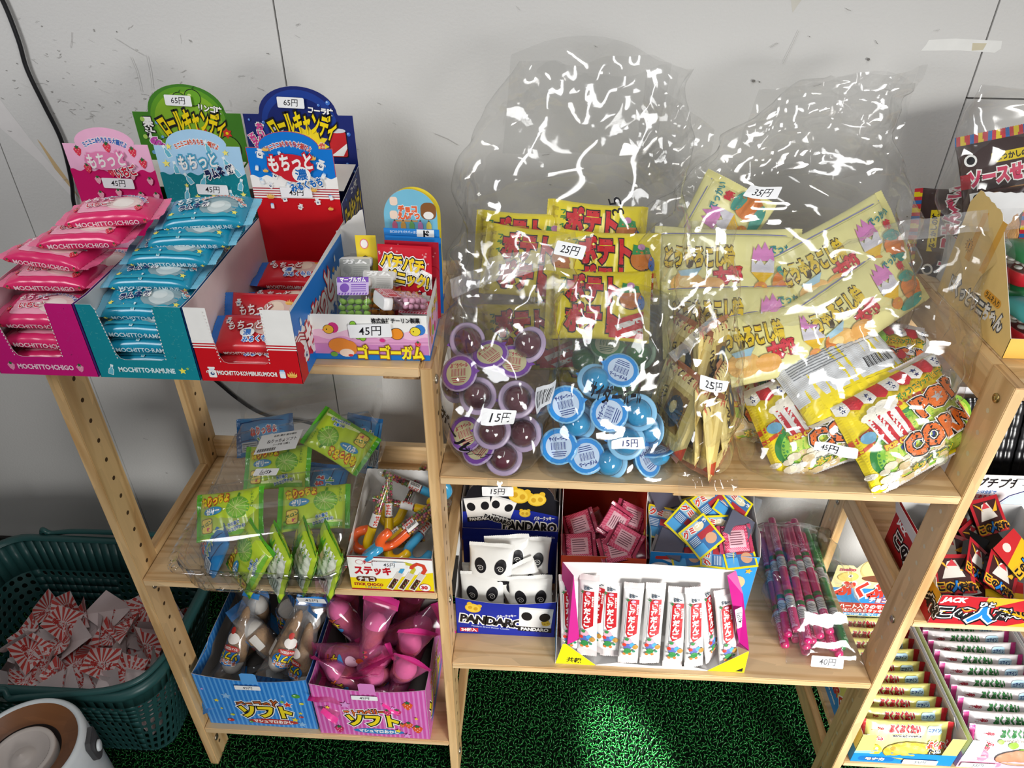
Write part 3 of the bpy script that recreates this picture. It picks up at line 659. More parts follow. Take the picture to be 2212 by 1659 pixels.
# ------------------------------------------------------------------ open-topped card boxes in general
def wall_panel(t, name, fr, poly, out, inn, design=None, L=None, th=.5, edge='#e4e0da'):
    mb = MB(); mb.plate(fr, poly, th, out, inn, M(edge, .6, .2, 'card_edge'))
    if design: design(Pr(mb, fr, L, .08, .03))
    return mb.obj(name, t)
def XF(x, y, z): return Fr((x, y, z), (1, 0, 0), (0, 0, 1))              # faces the camera side (-y)
def SR(x, y, z): return Fr((x, y, z), (0, 1, 0), (0, 0, 1))              # faces +x, u runs away from the front
def SL(x, y, z, d): return Fr((x, y + d, z), (0, -1, 0), (0, 0, 1))      # faces -x, u runs to the front

# ------------------------------------------------------------------ roll candy boxes (green, dark blue)
def logo(p, u, v, w, h):
    p.t('ロールキャンディ', u, v, h, ink('#f4d80e'), 0, .05, [(K_, .15)], w=w, yx=1.25, arc=90)
def roll_box(kind, x0, label):
    t = thing('candy_box', label, 'candy box', (x0, .186, ZT + .0004)); W, D = 142.5, 96
    gr = kind == 'green'; base = card('#3f7d22') if gr else card('#16256e'); inn = card('#e6e2dc')
    arch = [(72 + 50 * math.cos(R(a)), 191 + 34 * math.sin(R(a))) for a in np.linspace(3, 177, 22)]
    P = [(0, 0), (W, 0), (W - 1, 191), (123, 191)] + arch + [(21, 191), (0.6, 191)]
    def hd(p):
        if gr:
            p.ell(72, 180, 49, 42, ink('#5e9a26'), 36); p.ell(72, 178, 44, 38, ink('#83b22c'), 36)
            for a in (200, 230, 310, 340): p.poly([(72, 160), (72 + 60 * math.cos(R(a)), 160 + 60 * math.sin(R(a))), (72 + 60 * math.cos(R(a + 9)), 160 + 60 * math.sin(R(a + 9)))], ink('#5e9a26'))
            for u, v, r in ((66, 207, 8), (84, 209, 10)): p.ell(u, v, r + .8, r + .6, K_, 18); p.ell(u, v, r, r * .95, ink('#6aa52a'), 18); p.ell(u - r * .35, v + r * .3, r * .25, r * .18, ink('#cfe48a'), 8); p.poly([(u, v + r), (u + 5, v + r + 4), (u + 2, v + r - 1)], ink('#2f5d1c'))
            p.ell(40, 140, 19, 20, K_, 20); p.ell(40, 140, 18, 19, ink('#5d9526'), 20); p.ell(50, 134, 6, 2.4, ink('#e9efb0'), 12, rot=25)
            p.ell(119, 146, 15, 17, K_, 20); p.ell(119, 146, 14, 16, ink('#5d9526'), 20); p.star(119, 166, 7, ink('#d5372a'), 6, .6); p.ell(119, 166, 2, 2, ink('#f4d80e'), 8)
            p.star(82, 152, 22, ink('#c8372a'), 12, .72); p.t('めちゃオイC〜ぜ!!', 82, 152, 9, ink('#f6e9a0'), 0, .05, [(K_, .12)], w=34)
            p.vt('果汁', 18, 172, 13, W_, .05, [(K_, .12)]); p.t('60%', 26, 150, 14, ink('#c74fae'), -45, .07, [(W_, .14)])
            for u, v, r in ((12, 182, 3), (30, 178, 2.4), (10, 160, 3), (16, 140, 2.6), (32, 132, 2), (33, 160, 2)): p.ell(u, v, r, r, ink('#a8cf5f' if u < 13 else '#6fa9d6'), 12)
            p.t('リンゴ味', 104, 196, 9, W_, -8, .05, [(ink('#24521a'), .1)], w=30)
        else:
            p.ell(72, 180, 48, 41, ink('#1c3d92'), 36); p.ell(72, 176, 42, 36, ink('#12246c'), 36)
            p.line([(30, 140), (45, 128), (72, 122), (100, 130), (118, 150), (121, 175)], 1.6, ink('#4b7fd0'))
            p.star(82, 154, 25, ink('#ecd22a'), 15, .74); p.t('めちゃオイC〜ぜ!!', 82, 154, 9, ink('#d5372a'), -6, .05, [(W_, .1)], w=38)
            p.rr(34, 136, 56, 166, 3, K_); p.rr(35, 137, 55, 165, 3, ink('#c3252c')); p.poly([(39, 138), (46, 138), (54, 160), (48, 164)], W_); p.ell(45, 166, 11, 3.4, ink('#cfd4dc'), 16)
            for u, v, r in ((40, 172, 5), (46, 174, 5), (37, 168, 3.6)): p.ell(u, v, r, r, ink('#e7ecf2'), 12)
            p.rr(107, 138, 131, 172, 3, K_); p.rr(108, 139, 130, 171, 3, ink('#c3252c')); p.poly([(108, 140), (124, 140), (130, 150), (130, 156)], W_); p.ell(119, 172, 11.4, 3, ink('#cfd4dc'), 16)
            p.vt('おいしさ', 20, 162, 10, ink('#e24a9a'), .06, [(W_, .15)], .9); p.t('NONストップ', 16, 148, 10, ink('#e24a9a'), -62, .06, [(W_, .15)], w=42)
            for u, v, r in ((14, 130, 5), (26, 181, 2.2), (134, 168, 2.6), (112, 206, 3), (100, 203, 1.8), (20, 118, 3), (128, 130, 2), (137, 120, 2.4), (8, 184, 1.6)): p.ell(u, v, r, r, ink('#3d70c8'), 12); p.ell(u - r * .3, v + r * .3, r * .4, r * .4, ink('#a9c9f0'), 8)
            p.t('コーラ味', 102, 196, 9, W_, -6, .05, [(ink('#101c54'), .1)], w=32)
        logo(p, 76, 182, 86, 23)
    h = wall_panel(t, 'header_card', Fr((0, .0985, 0), (1, 0, 0), (0, 0, 1)), P, base, inn, hd, th=1.2)
    sticker(h, Fr((0, .0985, 0), (1, 0, 0), (0, 0, 1)), 66, 206, '65円', 34, 13, -2, lift=3.6)
    wall_panel(t, 'front_panel', XF(0, 0, 0), [(0, 0), (W, 0), (W, 78), (0, 78)], base, inn)
    def sd(p):
        p.t('ロールキャンディ', 50, 90, 22, ink('#f4d80e'), 0, .05, [(K_, .15)], w=82, yx=1.3); p.t('コーラ味' if not gr else 'リンゴ味', 62, 113, 10, W_, 4, .04, w=34)
        p.star(48, 62, 17, ink('#b9a427'), 12, .72)
        p.rr(66, 40, 84, 70, 3, ink('#5e2320'))
        for u, v, r in ((20, 110, 2), (80, 120, 2), (12, 70, 2.4)): p.ell(u, v, r, r, ink('#3d70c8'), 10)
    side = [(0, 0), (D, 0), (D, 128), (0, 112)]
    wall_panel(t, 'side_panel', SR(W * .001, 0, 0), side, base, inn, sd); wall_panel(t, 'side_panel', SL(0, 0, 0, D * .001), [(0, 0), (D, 0), (D, 112), (0, 128)], base, inn)
    mb = MB(); mb.box(.0006, W * .001 - .0006, .0006, D * .001 - .0004, .0003, .001, inn); mb.obj('base', t)
    mb = MB(); mb.plate(Fr((0, .018, .122), (1, 0, 0), (0, 1, .16)), [(1, 0), (W - 1, 0), (W - 1, 70), (1, 70)], .5, inn); mb.obj('inner_flap', t)
    return t
roll_box('green', -.4105, 'green apple roll candy box with arched header card, behind the pink and teal boxes')
roll_box('blue', -.2670, 'dark blue cola roll candy box with arched header card, nearest the gum box')

# ------------------------------------------------------------------ the gum box and what is in it
gx, gy, gw, gd = -.1245, .0125, 126, 152
t = thing('gum_box', 'white and pink open gum box with yellow lettering at the end of the top shelf', 'candy box', (gx, gy, ZT + .0004), (0, 0, 1.5))
def gf(p):
    p.rect(0, 0, gw, 55, W_); p.wave(0, gw, 4, 35, 2.2, 34, ink('#f2c5dd')); p.wave(0, gw, 4, 27, 2, 30, ink('#e5a3cd'), True, 1); p.rect(0, 5, gw, 19, ink('#c983ba')); p.rect(0, 0, gw, 7, ink('#1c6fc0'))
    p.line([(0, 19.5), (126, 22.5)], .5, ink('#a76f9c'))
    for u, v, c, w in ((19, 37, '#f0b63a', '#d83a86'), (112, 36, '#f2dc3e', '#3c7fd0')): p.ell(u + (5 if u < 60 else 5), v + 2, 6, 6.5, ink(w), 12); p.ell(u, v, 6, 5.6, K_, 16); p.ell(u, v, 5.5, 5.1, ink(c), 16); p.ell(u - 2, v, .7, .9, K_, 6); p.poly([(u - 7, v - 1), (u - 5, v + 1), (u - 5, v - 2)], ink('#e8762c'))
    for u, v in ((46, 44), (49, 40), (46, 36), (44, 30), (50, 29), (55, 27)): p.ell(u, v, 3.6, 3.6, K_, 12); p.ell(u, v, 3.1, 3.1, ink('#8cc63f'), 12)
    p.ell(92, 33, 7.4, 7.2, K_, 18); p.ell(92, 33, 6.8, 6.6, ink('#f0922c'), 18); berry(p, 114, 20, 4)
    p.ell(76, 25, 3, 2.4, ink('#d83a86'), 10); p.ell(30, 18, 13, 9, ink('#e58a3a'), 18); p.ell(40, 15, 8, 9, ink('#e58a3a'), 14); p.ell(36, 9, 8, 5, ink('#f4dcc8'), 14); p.ell(22, 7, 4, 3, ink('#6da544'), 10); p.ell(40, 6, 3, 1.6, ink('#d83a3a'), 8)
    p.t('ゴーゴーガム', 84, 10.5, 17, ink('#f4e22c'), 0, .06, [(ink('#8d5a24'), .13)], w=72, yx=1.0); p.t('株式会社チーリン製菓', 92, 49, 6.5, K_, 1, .03, w=52)
fr = Fr((0, 0, 0), (1, 0, 0), (0, .03, 1)); fp = wall_panel(t, 'front_panel', fr, [(0, 0), (gw, 0), (gw, 55), (60, 51), (0, 44.5)], W_, card('#e9e6e2'), gf)
sticker(fp, fr, 64, 37, '45円', 46, 16, 3, lift=2.6, ts=.78)
def gs(p):
    p.rect(0, 0, gd, 60, W_); p.wave(0, gd, 0, 42, 2, 30, ink('#e9b2d4')); p.rect(0, 0, gd, 6, ink('#1c6fc0')); p.rect(70, 22, 118, 46, ink('#8fb4dc'))
    p.t('ゴーゴーガム', 62, 40, 15, ink('#f0cf2a'), 0, .06, [(ink('#8d5a24'), .12)], w=60); p.ell(16, 34, 8, 12, ink('#e58a3a'), 14); p.ell(34, 20, 7, 6, ink('#8cc63f'), 12); p.ell(50, 16, 6, 6, ink('#d83a86'), 12); p.ell(22, 14, 5, 5, ink('#f0922c'), 12); p.t('株式会社チーリン製菓', 112, 54, 5, K_, 0, .03, w=46)
zig = lambda u0, v0, u1, v1, n, a: [(u0 + (u1 - u0) * i / n, v0 + (v1 - v0) * i / n + (a if i % 2 else 0)) for i in range(n + 1)]
wall_panel(t, 'side_panel', SR(gw * .001, 0, 0), [(0, 0), (gd, 0)] + zig(gd, 84, 128, 100, 8, 1.5)[:1] + [(gd, 62)] + zig(140, 60, 0, 55, 24, .8), W_, card('#e9e6e2'), gs)
wall_panel(t, 'side_panel', SL(0, 0, 0, gd * .001), [(0, 0), (gd, 0), (gd, 45)] + zig(gd, 45, 0, 62, 24, .8), card('#e5a3cd'), card('#e9e6e2'))
wall_panel(t, 'back_flap', Fr((0, gd * .001 - .004, 0), (1, .25, 0), (0, 0, 1)), [(0, 55), (36, 55)] + [(34, 112)] + zig(34, 112, 0, 86, 9, 1.6), card('#e9e6e2'), W_)
wall_panel(t, 'back_flap', Fr((gw * .001 - .032, gd * .001, 0), (1, -.2, 0), (0, 0, 1)), [(0, 55), (32, 55), (32, 104), (30, 104)] + zig(30, 104, 0, 76, 9, 1.6), ink('#e9a9c2'), W_)
mb = MB(); mb.box(.0006, gw * .001 - .0006, .0006, gd * .001, .0002, .0009, card('#e9e6e2')); mb.box(.0006, gw * .001 - .0006, gd * .001 - .0008, gd * .001 - .0003, .0009, .058, card('#dedad5')); mb.obj('base', t)

def sachet(name, label, cat, W, H, th, base, design, loc, rot, group=None, edge=None):
    """flat paper or foil packet standing in its own x-z plane, base at the bottom edge"""
    t = thing(name, label, cat, loc, rot, group); n = 20; mb = MB(); P = []; Q = []
    def f(u, v, l, sg=1):
        b = max(0, 1 - (abs(u) / (W / 2)) ** 4) * max(0, 1 - (abs(v - H / 2) / (H / 2 - 3)) ** 4) if abs(v - H / 2) < H / 2 - 3 else 0
        return np.array((u, -(th / 2 * b + l) * sg + 1.2 * math.sin(v / H * 3 + u * .03), v)) * .001
    for sg in (1, -1):
        mb.grid([[f(-W / 2 + W * i / n, H * j / n, .08, sg) for i in range(n + 1)] for j in range(n + 1)], base, True, False, sg < 0)
    design(Pr(mb, lambda u, v, l: tuple(f(u, v, l + .1)), 4.0, .25, .05)); mb.obj('wrapper', t)
    return t
def pop_red(p):
    w2 = 31
    p.rect(-w2, 0, w2, 92, ink('#c8182c')); p.poly([(-31, 50), (-20, 78), (4, 74), (31, 60), (31, 42), (10, 50), (-10, 44)], W_)
    q = random.Random(8)
    for i in range(26): p.star(q.uniform(-29, 29), q.choice((q.uniform(60, 88), q.uniform(6, 36))), q.uniform(1, 2.6), ink('#f3c9cf'), 6, .2)
    p.t('パチパチ', -2, 72, 17, ink('#f2cf2c'), -9, .05, [(W_, .2), (K_, .13)], w=50); p.t('パニック!', 3, 54, 17, ink('#f2cf2c'), -9, .05, [(W_, .2), (K_, .13)], w=50)
    p.t('Popping Panic', -22, 57, 4.6, K_, -6, .02, w=16)
    p.star(-12, 30, 16, ink('#e8782a'), 14, .72); p.ell(-8, 22, 17, 13, ink('#a33b22'), 20); p.ell(-8, 20, 13, 10, ink('#8e1420'), 18)
    p.star(17, 27, 15, W_, 13, .8); p.poly([(12, 30), (14, 40), (20, 40), (19, 30)], K_); p.poly([(13, 31), (15, 39), (19, 39), (18, 31)], ink('#c8182c')); p.t('コーラ', 17, 24, 8, K_, -4, .06); p.t('味!', 20, 17, 5, ink('#c8182c'), 0, .05); p.t('はじけるキャンディ', 12, 6, 5, W_, -4, .05, [(K_, .12)], w=34)
gz = ZT + .003
sachet('popping_candy_packet', 'bright red popping candy packet in the gum box, frontmost, with yellow lettering', 'candy packet', 62, 92, 4, foil('#c8182c'), pop_red, (-.036, .085, gz + .004), (-11, 0, -3))
def red2(p):
    q = random.Random(3)
    for i in range(20): p.star(q.uniform(-29, 29), q.uniform(4, 88), q.uniform(1, 2), ink('#e07a86'), 6, .2)
    p.ell(24, 56, 7, 8, ink('#a01024'), 14); p.t('パチパチ', 0, 74, 14, ink('#f2cf2c'), 0, .05, [(K_, .12)], w=44)
sachet('popping_candy_packet', 'darker red packet tucked behind the frontmost red packet in the gum box', 'candy packet', 62, 92, 3, foil('#a8142a'), red2, (-.028, .096, gz + .006), (-7, 0, -2))
def blu(p): p.rect(-32, 88, 32, 96, ink('#2e86d2')); p.t('お口の中でパチパチはじける', -6, 92, 3.6, ink('#dbe9f6'), 0, .02, w=38); p.rect(6, 87, 26, 95.5, W_); p.t('ド', 17, 90, 10, K_, 0, .06)
sachet('blue_candy_packet', 'blue packet behind the red packets in the gum box, the nearer of two', 'candy packet', 64, 93, 3, foil('#1569b8'), lambda p: p.rect(-32, 86, 32, 93, ink('#2279c6')), (-.027, .107, gz + .007), (-5, 0, -2), 'blue packets in the gum box')
sachet('blue_candy_packet', 'blue packet at the back in the gum box, the farther one with white strip', 'candy packet', 64, 96, 3, foil('#1b74c6'), blu, (-.030, .120, gz + .009), (-3, 0, 0), 'blue packets in the gum box')
def yel(p):
    for i, v in enumerate((80, 60, 40)): p.ell(-2, v, 5, 6, K_ if i else ink('#e77a8a'), 12); p.ell(-2, v, 4, 5, ink('#f7f1ea') if not i else ink('#6b4526'), 12)
sachet('yellow_candy_packet', 'narrow yellow packet standing at the left wall of the gum box', 'candy packet', 24, 90, 3, foil('#efd234'), yel, (-.0835, .118, gz + .006), (-4, 0, 4))
# round-topped pencil chocolate card
t = thing('round_top_card', 'pale blue round-topped candy card at the back of the gum box', 'candy card', (-.034, .141, gz + .012), (-3, 0, 0))
Pc = [(-31, 0), (31, 0), (31, 100)] + [(31 * math.cos(R(a)), 100 + 31 * math.sin(R(a))) for a in np.linspace(6, 174, 22)] + [(-31, 100)]
mb = MB(); mb.plate(Fr((0.003, .006, .001), (1, 0, 0), (0, 0, 1)), Pc, .8, card('#e9d13a')); mb.obj('yellow_backing', t)
mb = MB(); f = XF(0, 0, 0); mb.plate(f, Pc, .8, card('#79bfd8'), card('#e9e6e0')); p = Pr(mb, f, None, .1, .03)
p.t('チョコ', -3, 108, 9, ink('#e8663a'), 0, .08, [(W_, .15)], w=22); p.t('えんぴつ', -2, 100, 9, ink('#e8663a'), 0, .08, [(W_, .15)], w=26)
p.rr(12, 96, 30, 116, 7, ink('#8a5a33')); p.ell(21, 101, 6, 4.6, ink('#f3efe8'), 14); p.rr(-23, 112, -14, 122, 3, ink('#f2d9c4')); p.rr(-24, 96, -15, 106, 3, ink('#f2d9c4')); p.rect(-18, 93, 8, 95, ink('#e8a55a'))
for i in range(5):
    u = -19 + i * 10; c = ('#e06a8c', '#f0b04a', '#7cc06a', '#d98ac0', '#f2dc5a')[i]; p.poly([(u - 3, 78), (u + 3, 78), (u + 3, 90), (u, 96), (u - 3, 90)], ink(c)); p.poly([(u - 1.2, 93.6), (u, 96), (u + 1.2, 93.6)], ink('#5a3a24'))
mb.obj('front_card', t)
mb = MB(); mb.grid([[(x * .001, -.0012 - .004 * math.sin(min(1, max(0, (z - 62) / 22)) * PI), z * .001) for x in np.linspace(-26, 26, 8)] for z in np.linspace(60, 96, 10)], HARD, True); mb.obj('clear_blister', t)

def gum_tub(label, cap, gum, lab, txt, loc, rot, filled=True):
    t = thing('gum_container', label, 'gum container', loc, rot, 'small clear tubs of gum'); W, H, T = 37, 50, 15
    def rbox(w, t_, z0, z1, m, k=5):
        mb = MB(); P = []
        for z, s in ((z0, .9), (z0 + 1.2, 1), (z1 - 1.2, 1), (z1, .9)):
            P.append([((w / 2 * s) * abs(math.cos(a)) ** (2 / k) * (1 if math.cos(a) > 0 else -1) * .001, (t_ / 2 * s) * abs(math.sin(a)) ** (2 / k) * (1 if math.sin(a) > 0 else -1) * .001, z * .001) for a in np.linspace(0, 2 * PI, 41)[:-1]])
        mb.grid(P, m, True, True); mb.add(P[0], [tuple(range(40))[::-1]], m); mb.add(P[-1], [tuple(range(40))], m); return mb
    rbox(W, T, 0, H * .82, HARD).obj('clear_body', t)
    mb = rbox(W + .6, T + .6, H * .80, H, plast('#f2f0ee')); mb.obj('cap', t)
    mb = MB(); f = XF(0, -(T / 2 + .5) * .001, 0); p = Pr(mb, f, None, .1, .05); p.rr(-17, 30, 17, 50, 2, ink(lab)); p.rect(-17, 44, 17, 50, ink(cap)); p.t(txt, 0, 47, 5.4, W_, 0, .05, w=28); p.ell(-9, 38, 5, 5, ink(cap), 14)
    for i in range(4): p.rect(-2, 34 + i * 2.3, 14, 35 + i * 2.3, ink(cap)); p.l -= p.st
    for i in range(10): p.poly([(-16 + i * 3.2, 30.4), (-14.4 + i * 3.2, 30.4), (-13.4 + i * 3.2, 32.6), (-15 + i * 3.2, 32.6)], ink(cap)); p.l -= p.st
    mb.obj('wrap_label', t)
    if filled:
        mb = MB(); q = random.Random(len(label)); m = M(gum, .35, .4, 'gum', sss=.15)
        for k in range(2):
            for i in range(4):
                for j in range(4):
                    cx, cz, cy = -13 + i * 8.6 + q.uniform(-.6, .6) + (j % 2) * 1.2, 4 + j * 6.6 + q.uniform(-.4, .4), -3.4 + 6.6 * k
                    if cz > 31: continue
                    rz = q.uniform(-.5, .5); r = []
                    for a in range(5):
                        la = -PI / 2 + PI * a / 4; row = []
                        for b in range(8):
                            lo = 2 * PI * b / 8; x = 4.1 * (abs(math.cos(la)) ** .6) * abs(math.cos(lo)) ** .7 * (1 if math.cos(lo) > 0 else -1); z = 3.1 * (abs(math.cos(la)) ** .6) * abs(math.sin(lo)) ** .7 * (1 if math.sin(lo) > 0 else -1); y = 3.0 * math.sin(la)
                            row.append(((cx + x * math.cos(rz) - z * math.sin(rz)) * .001, (cy + y) * .001, (cz + x * math.sin(rz) + z * math.cos(rz)) * .001))
                        r.append(row)
                    mb.grid(r, m, True, True)
        o = mb.obj('gum_filling', t); o['kind'] = 'stuff'
    return t
gum_tub('clear tub of green gum with a purple label standing tilted in the gum box', '#7a4fae', '#a5d65a', '#c9b3de', 'マーブルガム', (-.0830, .036, .877), (-36, 0, 5))
gum_tub('clear tub of orange gum leaning against the red popping packet', '#c9c6c0', '#f0961e', '#d8d6d0', 'ガム', (-.064, .072, .868), (-30, 0, 0))
gum_tub('clear tub of pink gum with red cap lying crosswise on top in the gum box', '#d02a48', '#f2b0cc', '#f2b7c4', 'いちごガム', (-.012, .062, .894), (-76, 8, 122))
gum_tub('clear tub of pink gum lying low at the right wall of the gum box', '#d02a48', '#f0a6c8', '#f2b7c4', 'いちごガム', (-.0215, .022, .868), (-72, 0, -4))
gum_tub('clear tub with a purple and white label lying flat behind the gum box front', '#7a4fae', '#a5d65a', '#e4dcee', 'ゴーゴーガム', (-.078, .018, .8575), (-84, 0, 3))
gum_tub('empty clear tub standing at the back left of the gum box', '#a9aaa4', '#a5d65a', '#b9bab2', 'ガム', (-.0935, .100, .872), (-14, 0, 4), False)

def aim(d, roll=0):
    """euler angles (deg) that turn local +z to direction d, after a roll about z"""
    q = Vector(d).to_track_quat('Z', 'Y').to_matrix() @ Matrix.Rotation(R(roll), 3, 'Z')
    return [math.degrees(a) for a in q.to_euler('XYZ')]
def faceup(n, up, tw=0):
    """euler angles for a packet whose printed face (local +z) looks along n, its lettering top (local +y) towards up"""
    n = Vector(n).normalized(); u = Vector(up); u = (u - n * u.dot(n)).normalized(); m = Matrix((u.cross(n), u, n)).transposed() @ Matrix.Rotation(R(tw), 3, 'Z')
    return [math.degrees(a) for a in m.to_euler('XYZ')]

# ------------------------------------------------------------------ middle shelf: the clear tray of jelly pouches
t = thing('clear_tray', 'clear plastic clamshell tray full of green and blue pouches on the middle shelf', 'plastic tray', (0, 0, 0))
x0, x1, y0, y1, z0 = -.352, -.134, -.022, .262, ZM + .0006
def rrect(x0, x1, y0, y1, r, z, n=6, wob=0):
    P = []
    for cx, cy, a in ((x1 - r, y0 + r, -90), (x1 - r, y1 - r, 0), (x0 + r, y1 - r, 90), (x0 + r, y0 + r, 180)): P += [(cx + r * math.cos(R(a + 90 * i / n)), cy + r * math.sin(R(a + 90 * i / n)), z) for i in range(n + 1)]
    out = []
    for i, p in enumerate(P):
        q = P[(i + 1) % len(P)]; k = max(1, int(math.dist(p, q) / .012)); out += [tuple(np.array(p) + (np.array(q) - np.array(p)) * j / k) for j in range(k)]
    return out
def ribs(P, c, a):
    return [(c[0] + (p[0] - c[0]) * (1 + a * (i % 2)), c[1] + (p[1] - c[1]) * (1 + a * (i % 2)), p[2]) for i, p in enumerate(P)]
cc = ((x0 + x1) / 2, (y0 + y1) / 2); mb = MB(); L0 = []
for dz, g, rb in ((.002, -.014, 0), (.0, -.010, 0), (.003, -.006, 0), (.012, -.004, .012), (.050, .001, .012), (.056, .003, 0), (.058, .010, 0), (.055, .012, 0)):
    ring = rrect(x0 - g, x1 + g, y0 - g, y1 + g, .03, z0 + dz); n0 = 200
    idx = np.linspace(0, len(ring), n0, endpoint=False); ring = [ring[int(i)] for i in idx]; L0.append(ribs(ring, cc, rb))
mb.grid(L0, TRAY, True, True); mb.add(L0[0], [tuple(range(len(L0[0])))[::-1]], TRAY); base = mb.obj('tray_base', t)
sticker(base, Fr((-.168, -.0345, ZM + .018), (1, -.10, .05), (0, -.25, 1)), 0, 0, '45円', 40, 13, 4, lift=.6)
def lid(u, v):    # u 0..1 left to right, v 0..1 front to back
    a, b, c, d = (np.array(q) for q in ((-.352, .002, .545), (-.128, .028, .565), (-.345, .238, .592), (-.120, .258, .640)))
    p = a * (1 - u) * (1 - v) + b * u * (1 - v) + c * (1 - u) * v + d * u * v
    st = .006 * (int(v * 5) % 2) + .004 * math.sin(u * PI); e = min(u, 1 - u) * 2
    if e < .10: p = p - np.array((0, 0, .022 * (1 - e / .10)))
    if v < .05: p = p - np.array((0, .004, .02 * (1 - v / .05)))
    return p + np.array((0, 0, st))
vs = sorted([k / 5 + d for k in range(5) for d in (.03, .06, .1, .14, .17)] + [k / 5 + d for k in range(1, 5) for d in (-.012, -.006, .006, .012)] + [0, .01, .02, .05, 1]); us = sorted(list(np.linspace(0, 1, 16)) + [.05, .025, .95, .975])
mb = MB(); mb.grid([[lid(u, v) for u in us] for v in vs], TRAY, True)
P = [[lid(u, 1) + np.array((0, .002 * k, .020 * k + .010 * k * u)) for u in us] for k in (0, 1, 2, 2.6)]; mb.grid(P, TRAY, False)
ld = mb.obj('tray_lid', t)
mb = MB(); nrm = np.cross(lid(.6, .5) - lid(.4, .5), lid(.5, .6) - lid(.5, .42)); f = Fr(lid(.42, .60) + np.array((0, 0, .010)), lid(.62, .62) - lid(.40, .62), lid(.5, .86) - lid(.5, .62)); p = Pr(mb, f, None, .3, .08)
p.rect(-31, -18, 31, 20, M('#eceeee', .5, .3, 'label_paper')); p.t('ねりっちょソフト', 4, 4, 8, K_, 0, .02, w=44); p.t('ソーダ味 12個入', 6, -4, 4.5, K_, 0, .01, w=26); p.t('名称: 菓子 要冷暗所', 6, 14, 4, K_, 0, .01, w=34)
for i in range(22): p.rect(-27 + i * 1.2, -15, -27 + i * 1.2 + .4 + .5 * ((i * 7) % 3 == 0), -9, K_); p.l -= p.st
mb.obj('barcode_label', ld)
sticker(ld, Fr(lid(.40, .40) + np.array((0, 0, .010)), lid(.6, .42) - lid(.4, .42), lid(.5, .59) - lid(.5, .42)), 0, 2, '45円', 36, 12, 172)

def pouch_top(col):
    def f(p):
        gr = col == 'green'
        if gr:
            p.ell(18, 6, 17, 16, ink('#6fae3a'), 24); p.ell(18, 5, 13.5, 12.5, ink('#8cc24a'), 20)
            for a in range(0, 180, 30): p.line([(18 + 16 * math.cos(R(a)), 6 + 15 * math.sin(R(a))), (18 + 3 * math.cos(R(a + 50)), 6 + 3 * math.sin(R(a + 50))), (18 - 16 * math.cos(R(a)), 6 - 15 * math.sin(R(a)))], .7, ink('#cfe08a'))
            p.poly([(16, 22), (18, 28), (21, 27), (20, 22)], ink('#4d8a2a')); p.wave(-42, 42, -32, -22, 2, 50, ink('#7fc241')); p.wave(-20, 42, -26, -21, 2, 50, ink('#e4f1a8'), True, 1)
            p.t('ねりっちょ', -18, 21, 15, ink('#f2d828'), 8, .06, [(ink('#c8372a'), .15)], w=44); p.ell(-20, 5, 15, 6, ink('#3d8fc0'), 20, rot=4); p.t('ゼリー', -20, 5, 10, W_, 5, .05, w=22)
            p.rr(-38, -26, -20, -5, 3, ink('#8a6a2a')); p.rr(-37, -25, -21, -6, 3, ink('#f0d25a')); p.t('メロン', -29, -13, 7, ink('#2d7a38'), 20, .04); p.t('味', -26, -21, 6, ink('#d0306a'), 0, .04)
            p.t('水の量で', 13, -17, 5.5, ink('#2a6cb0'), 14, .03, [(W_, .12)], w=18); p.t('かたさが変わる!', 15, -24, 5.5, ink('#2a6cb0'), 14, .03, [(W_, .12)], w=30); p.vt('しゅわしゅわ', 39, 16, 4.2, ink('#4f8a2a'), .02)
        else:
            for v in (-24, -8, 8, 24): p.line([(-42, v), (0, v + 3), (42, v - 2)], 1.4, ink('#153f7a'))
            p.ell(6, 4, 24, 16, ink('#4a9ad8'), 24); p.t('ねりっちょ', 2, 8, 15, ink('#d83a3a'), 6, .06, [(W_, .14)], w=46); p.t('ソフト', 8, -8, 13, ink('#6fb84a'), 6, .06, [(W_, .14)], w=32)
            p.rr(-38, -26, -8, -10, 2, ink('#cfdbe6')); 
            for i in range(4): p.rect(-36, -24 + i * 3.4, -10, -22.8 + i * 3.4, ink('#51657a')); p.l -= p.st
    return f
def pouch_back(p):
    p.rect(-40, -32, 40, 4, ink('#eef3e2')); p.rect(-40, 4, 40, 15, ink('#59a62e')); p.rr(-34, 16, 4, 32, 3, ink('#dff0f2')); p.ell(-18, 22, 13, 6, ink('#4aa3c9'), 18); p.ell(-18, 25, 8, 4, ink('#f1f5f3'), 14)
    p.star(22, 24, 9, ink('#e9df4a'), 12, .8); p.rr(-34, -30, -6, -4, 2, ink('#c9d4cf'))
    for i in range(6): p.rect(-32, -28 + i * 3.8, -8, -26.4 + i * 3.8, ink('#6b7a6a')); p.l -= p.st
    p.t('つくりかた', 18, -8, 6, ink('#3d8a2a'), 0, .03); p.t('メロンソーダ味', 16, -20, 5, ink('#3d8a2a'), 0, .02, w=34)
gp = pack(thing('jelly_pouch', 'x', 'candy pouch'), 104, 70, 24, 7, foil('#bcd83a', .2), foil('#58b82f', .2), pouch_top('green'), None, pouch_back, 2.4, 2.6, .5, .9, 21, L=5)
bp = pack(thing('soft_candy_pouch', 'x', 'candy pouch'), 100, 68, 24, 7, foil('#2f86c8', .2), foil('#256fb2', .2), pouch_top('blue'), None, None, 2.4, 2.6, .5, .9, 22, L=5)
up = (-.15, .9, .5)
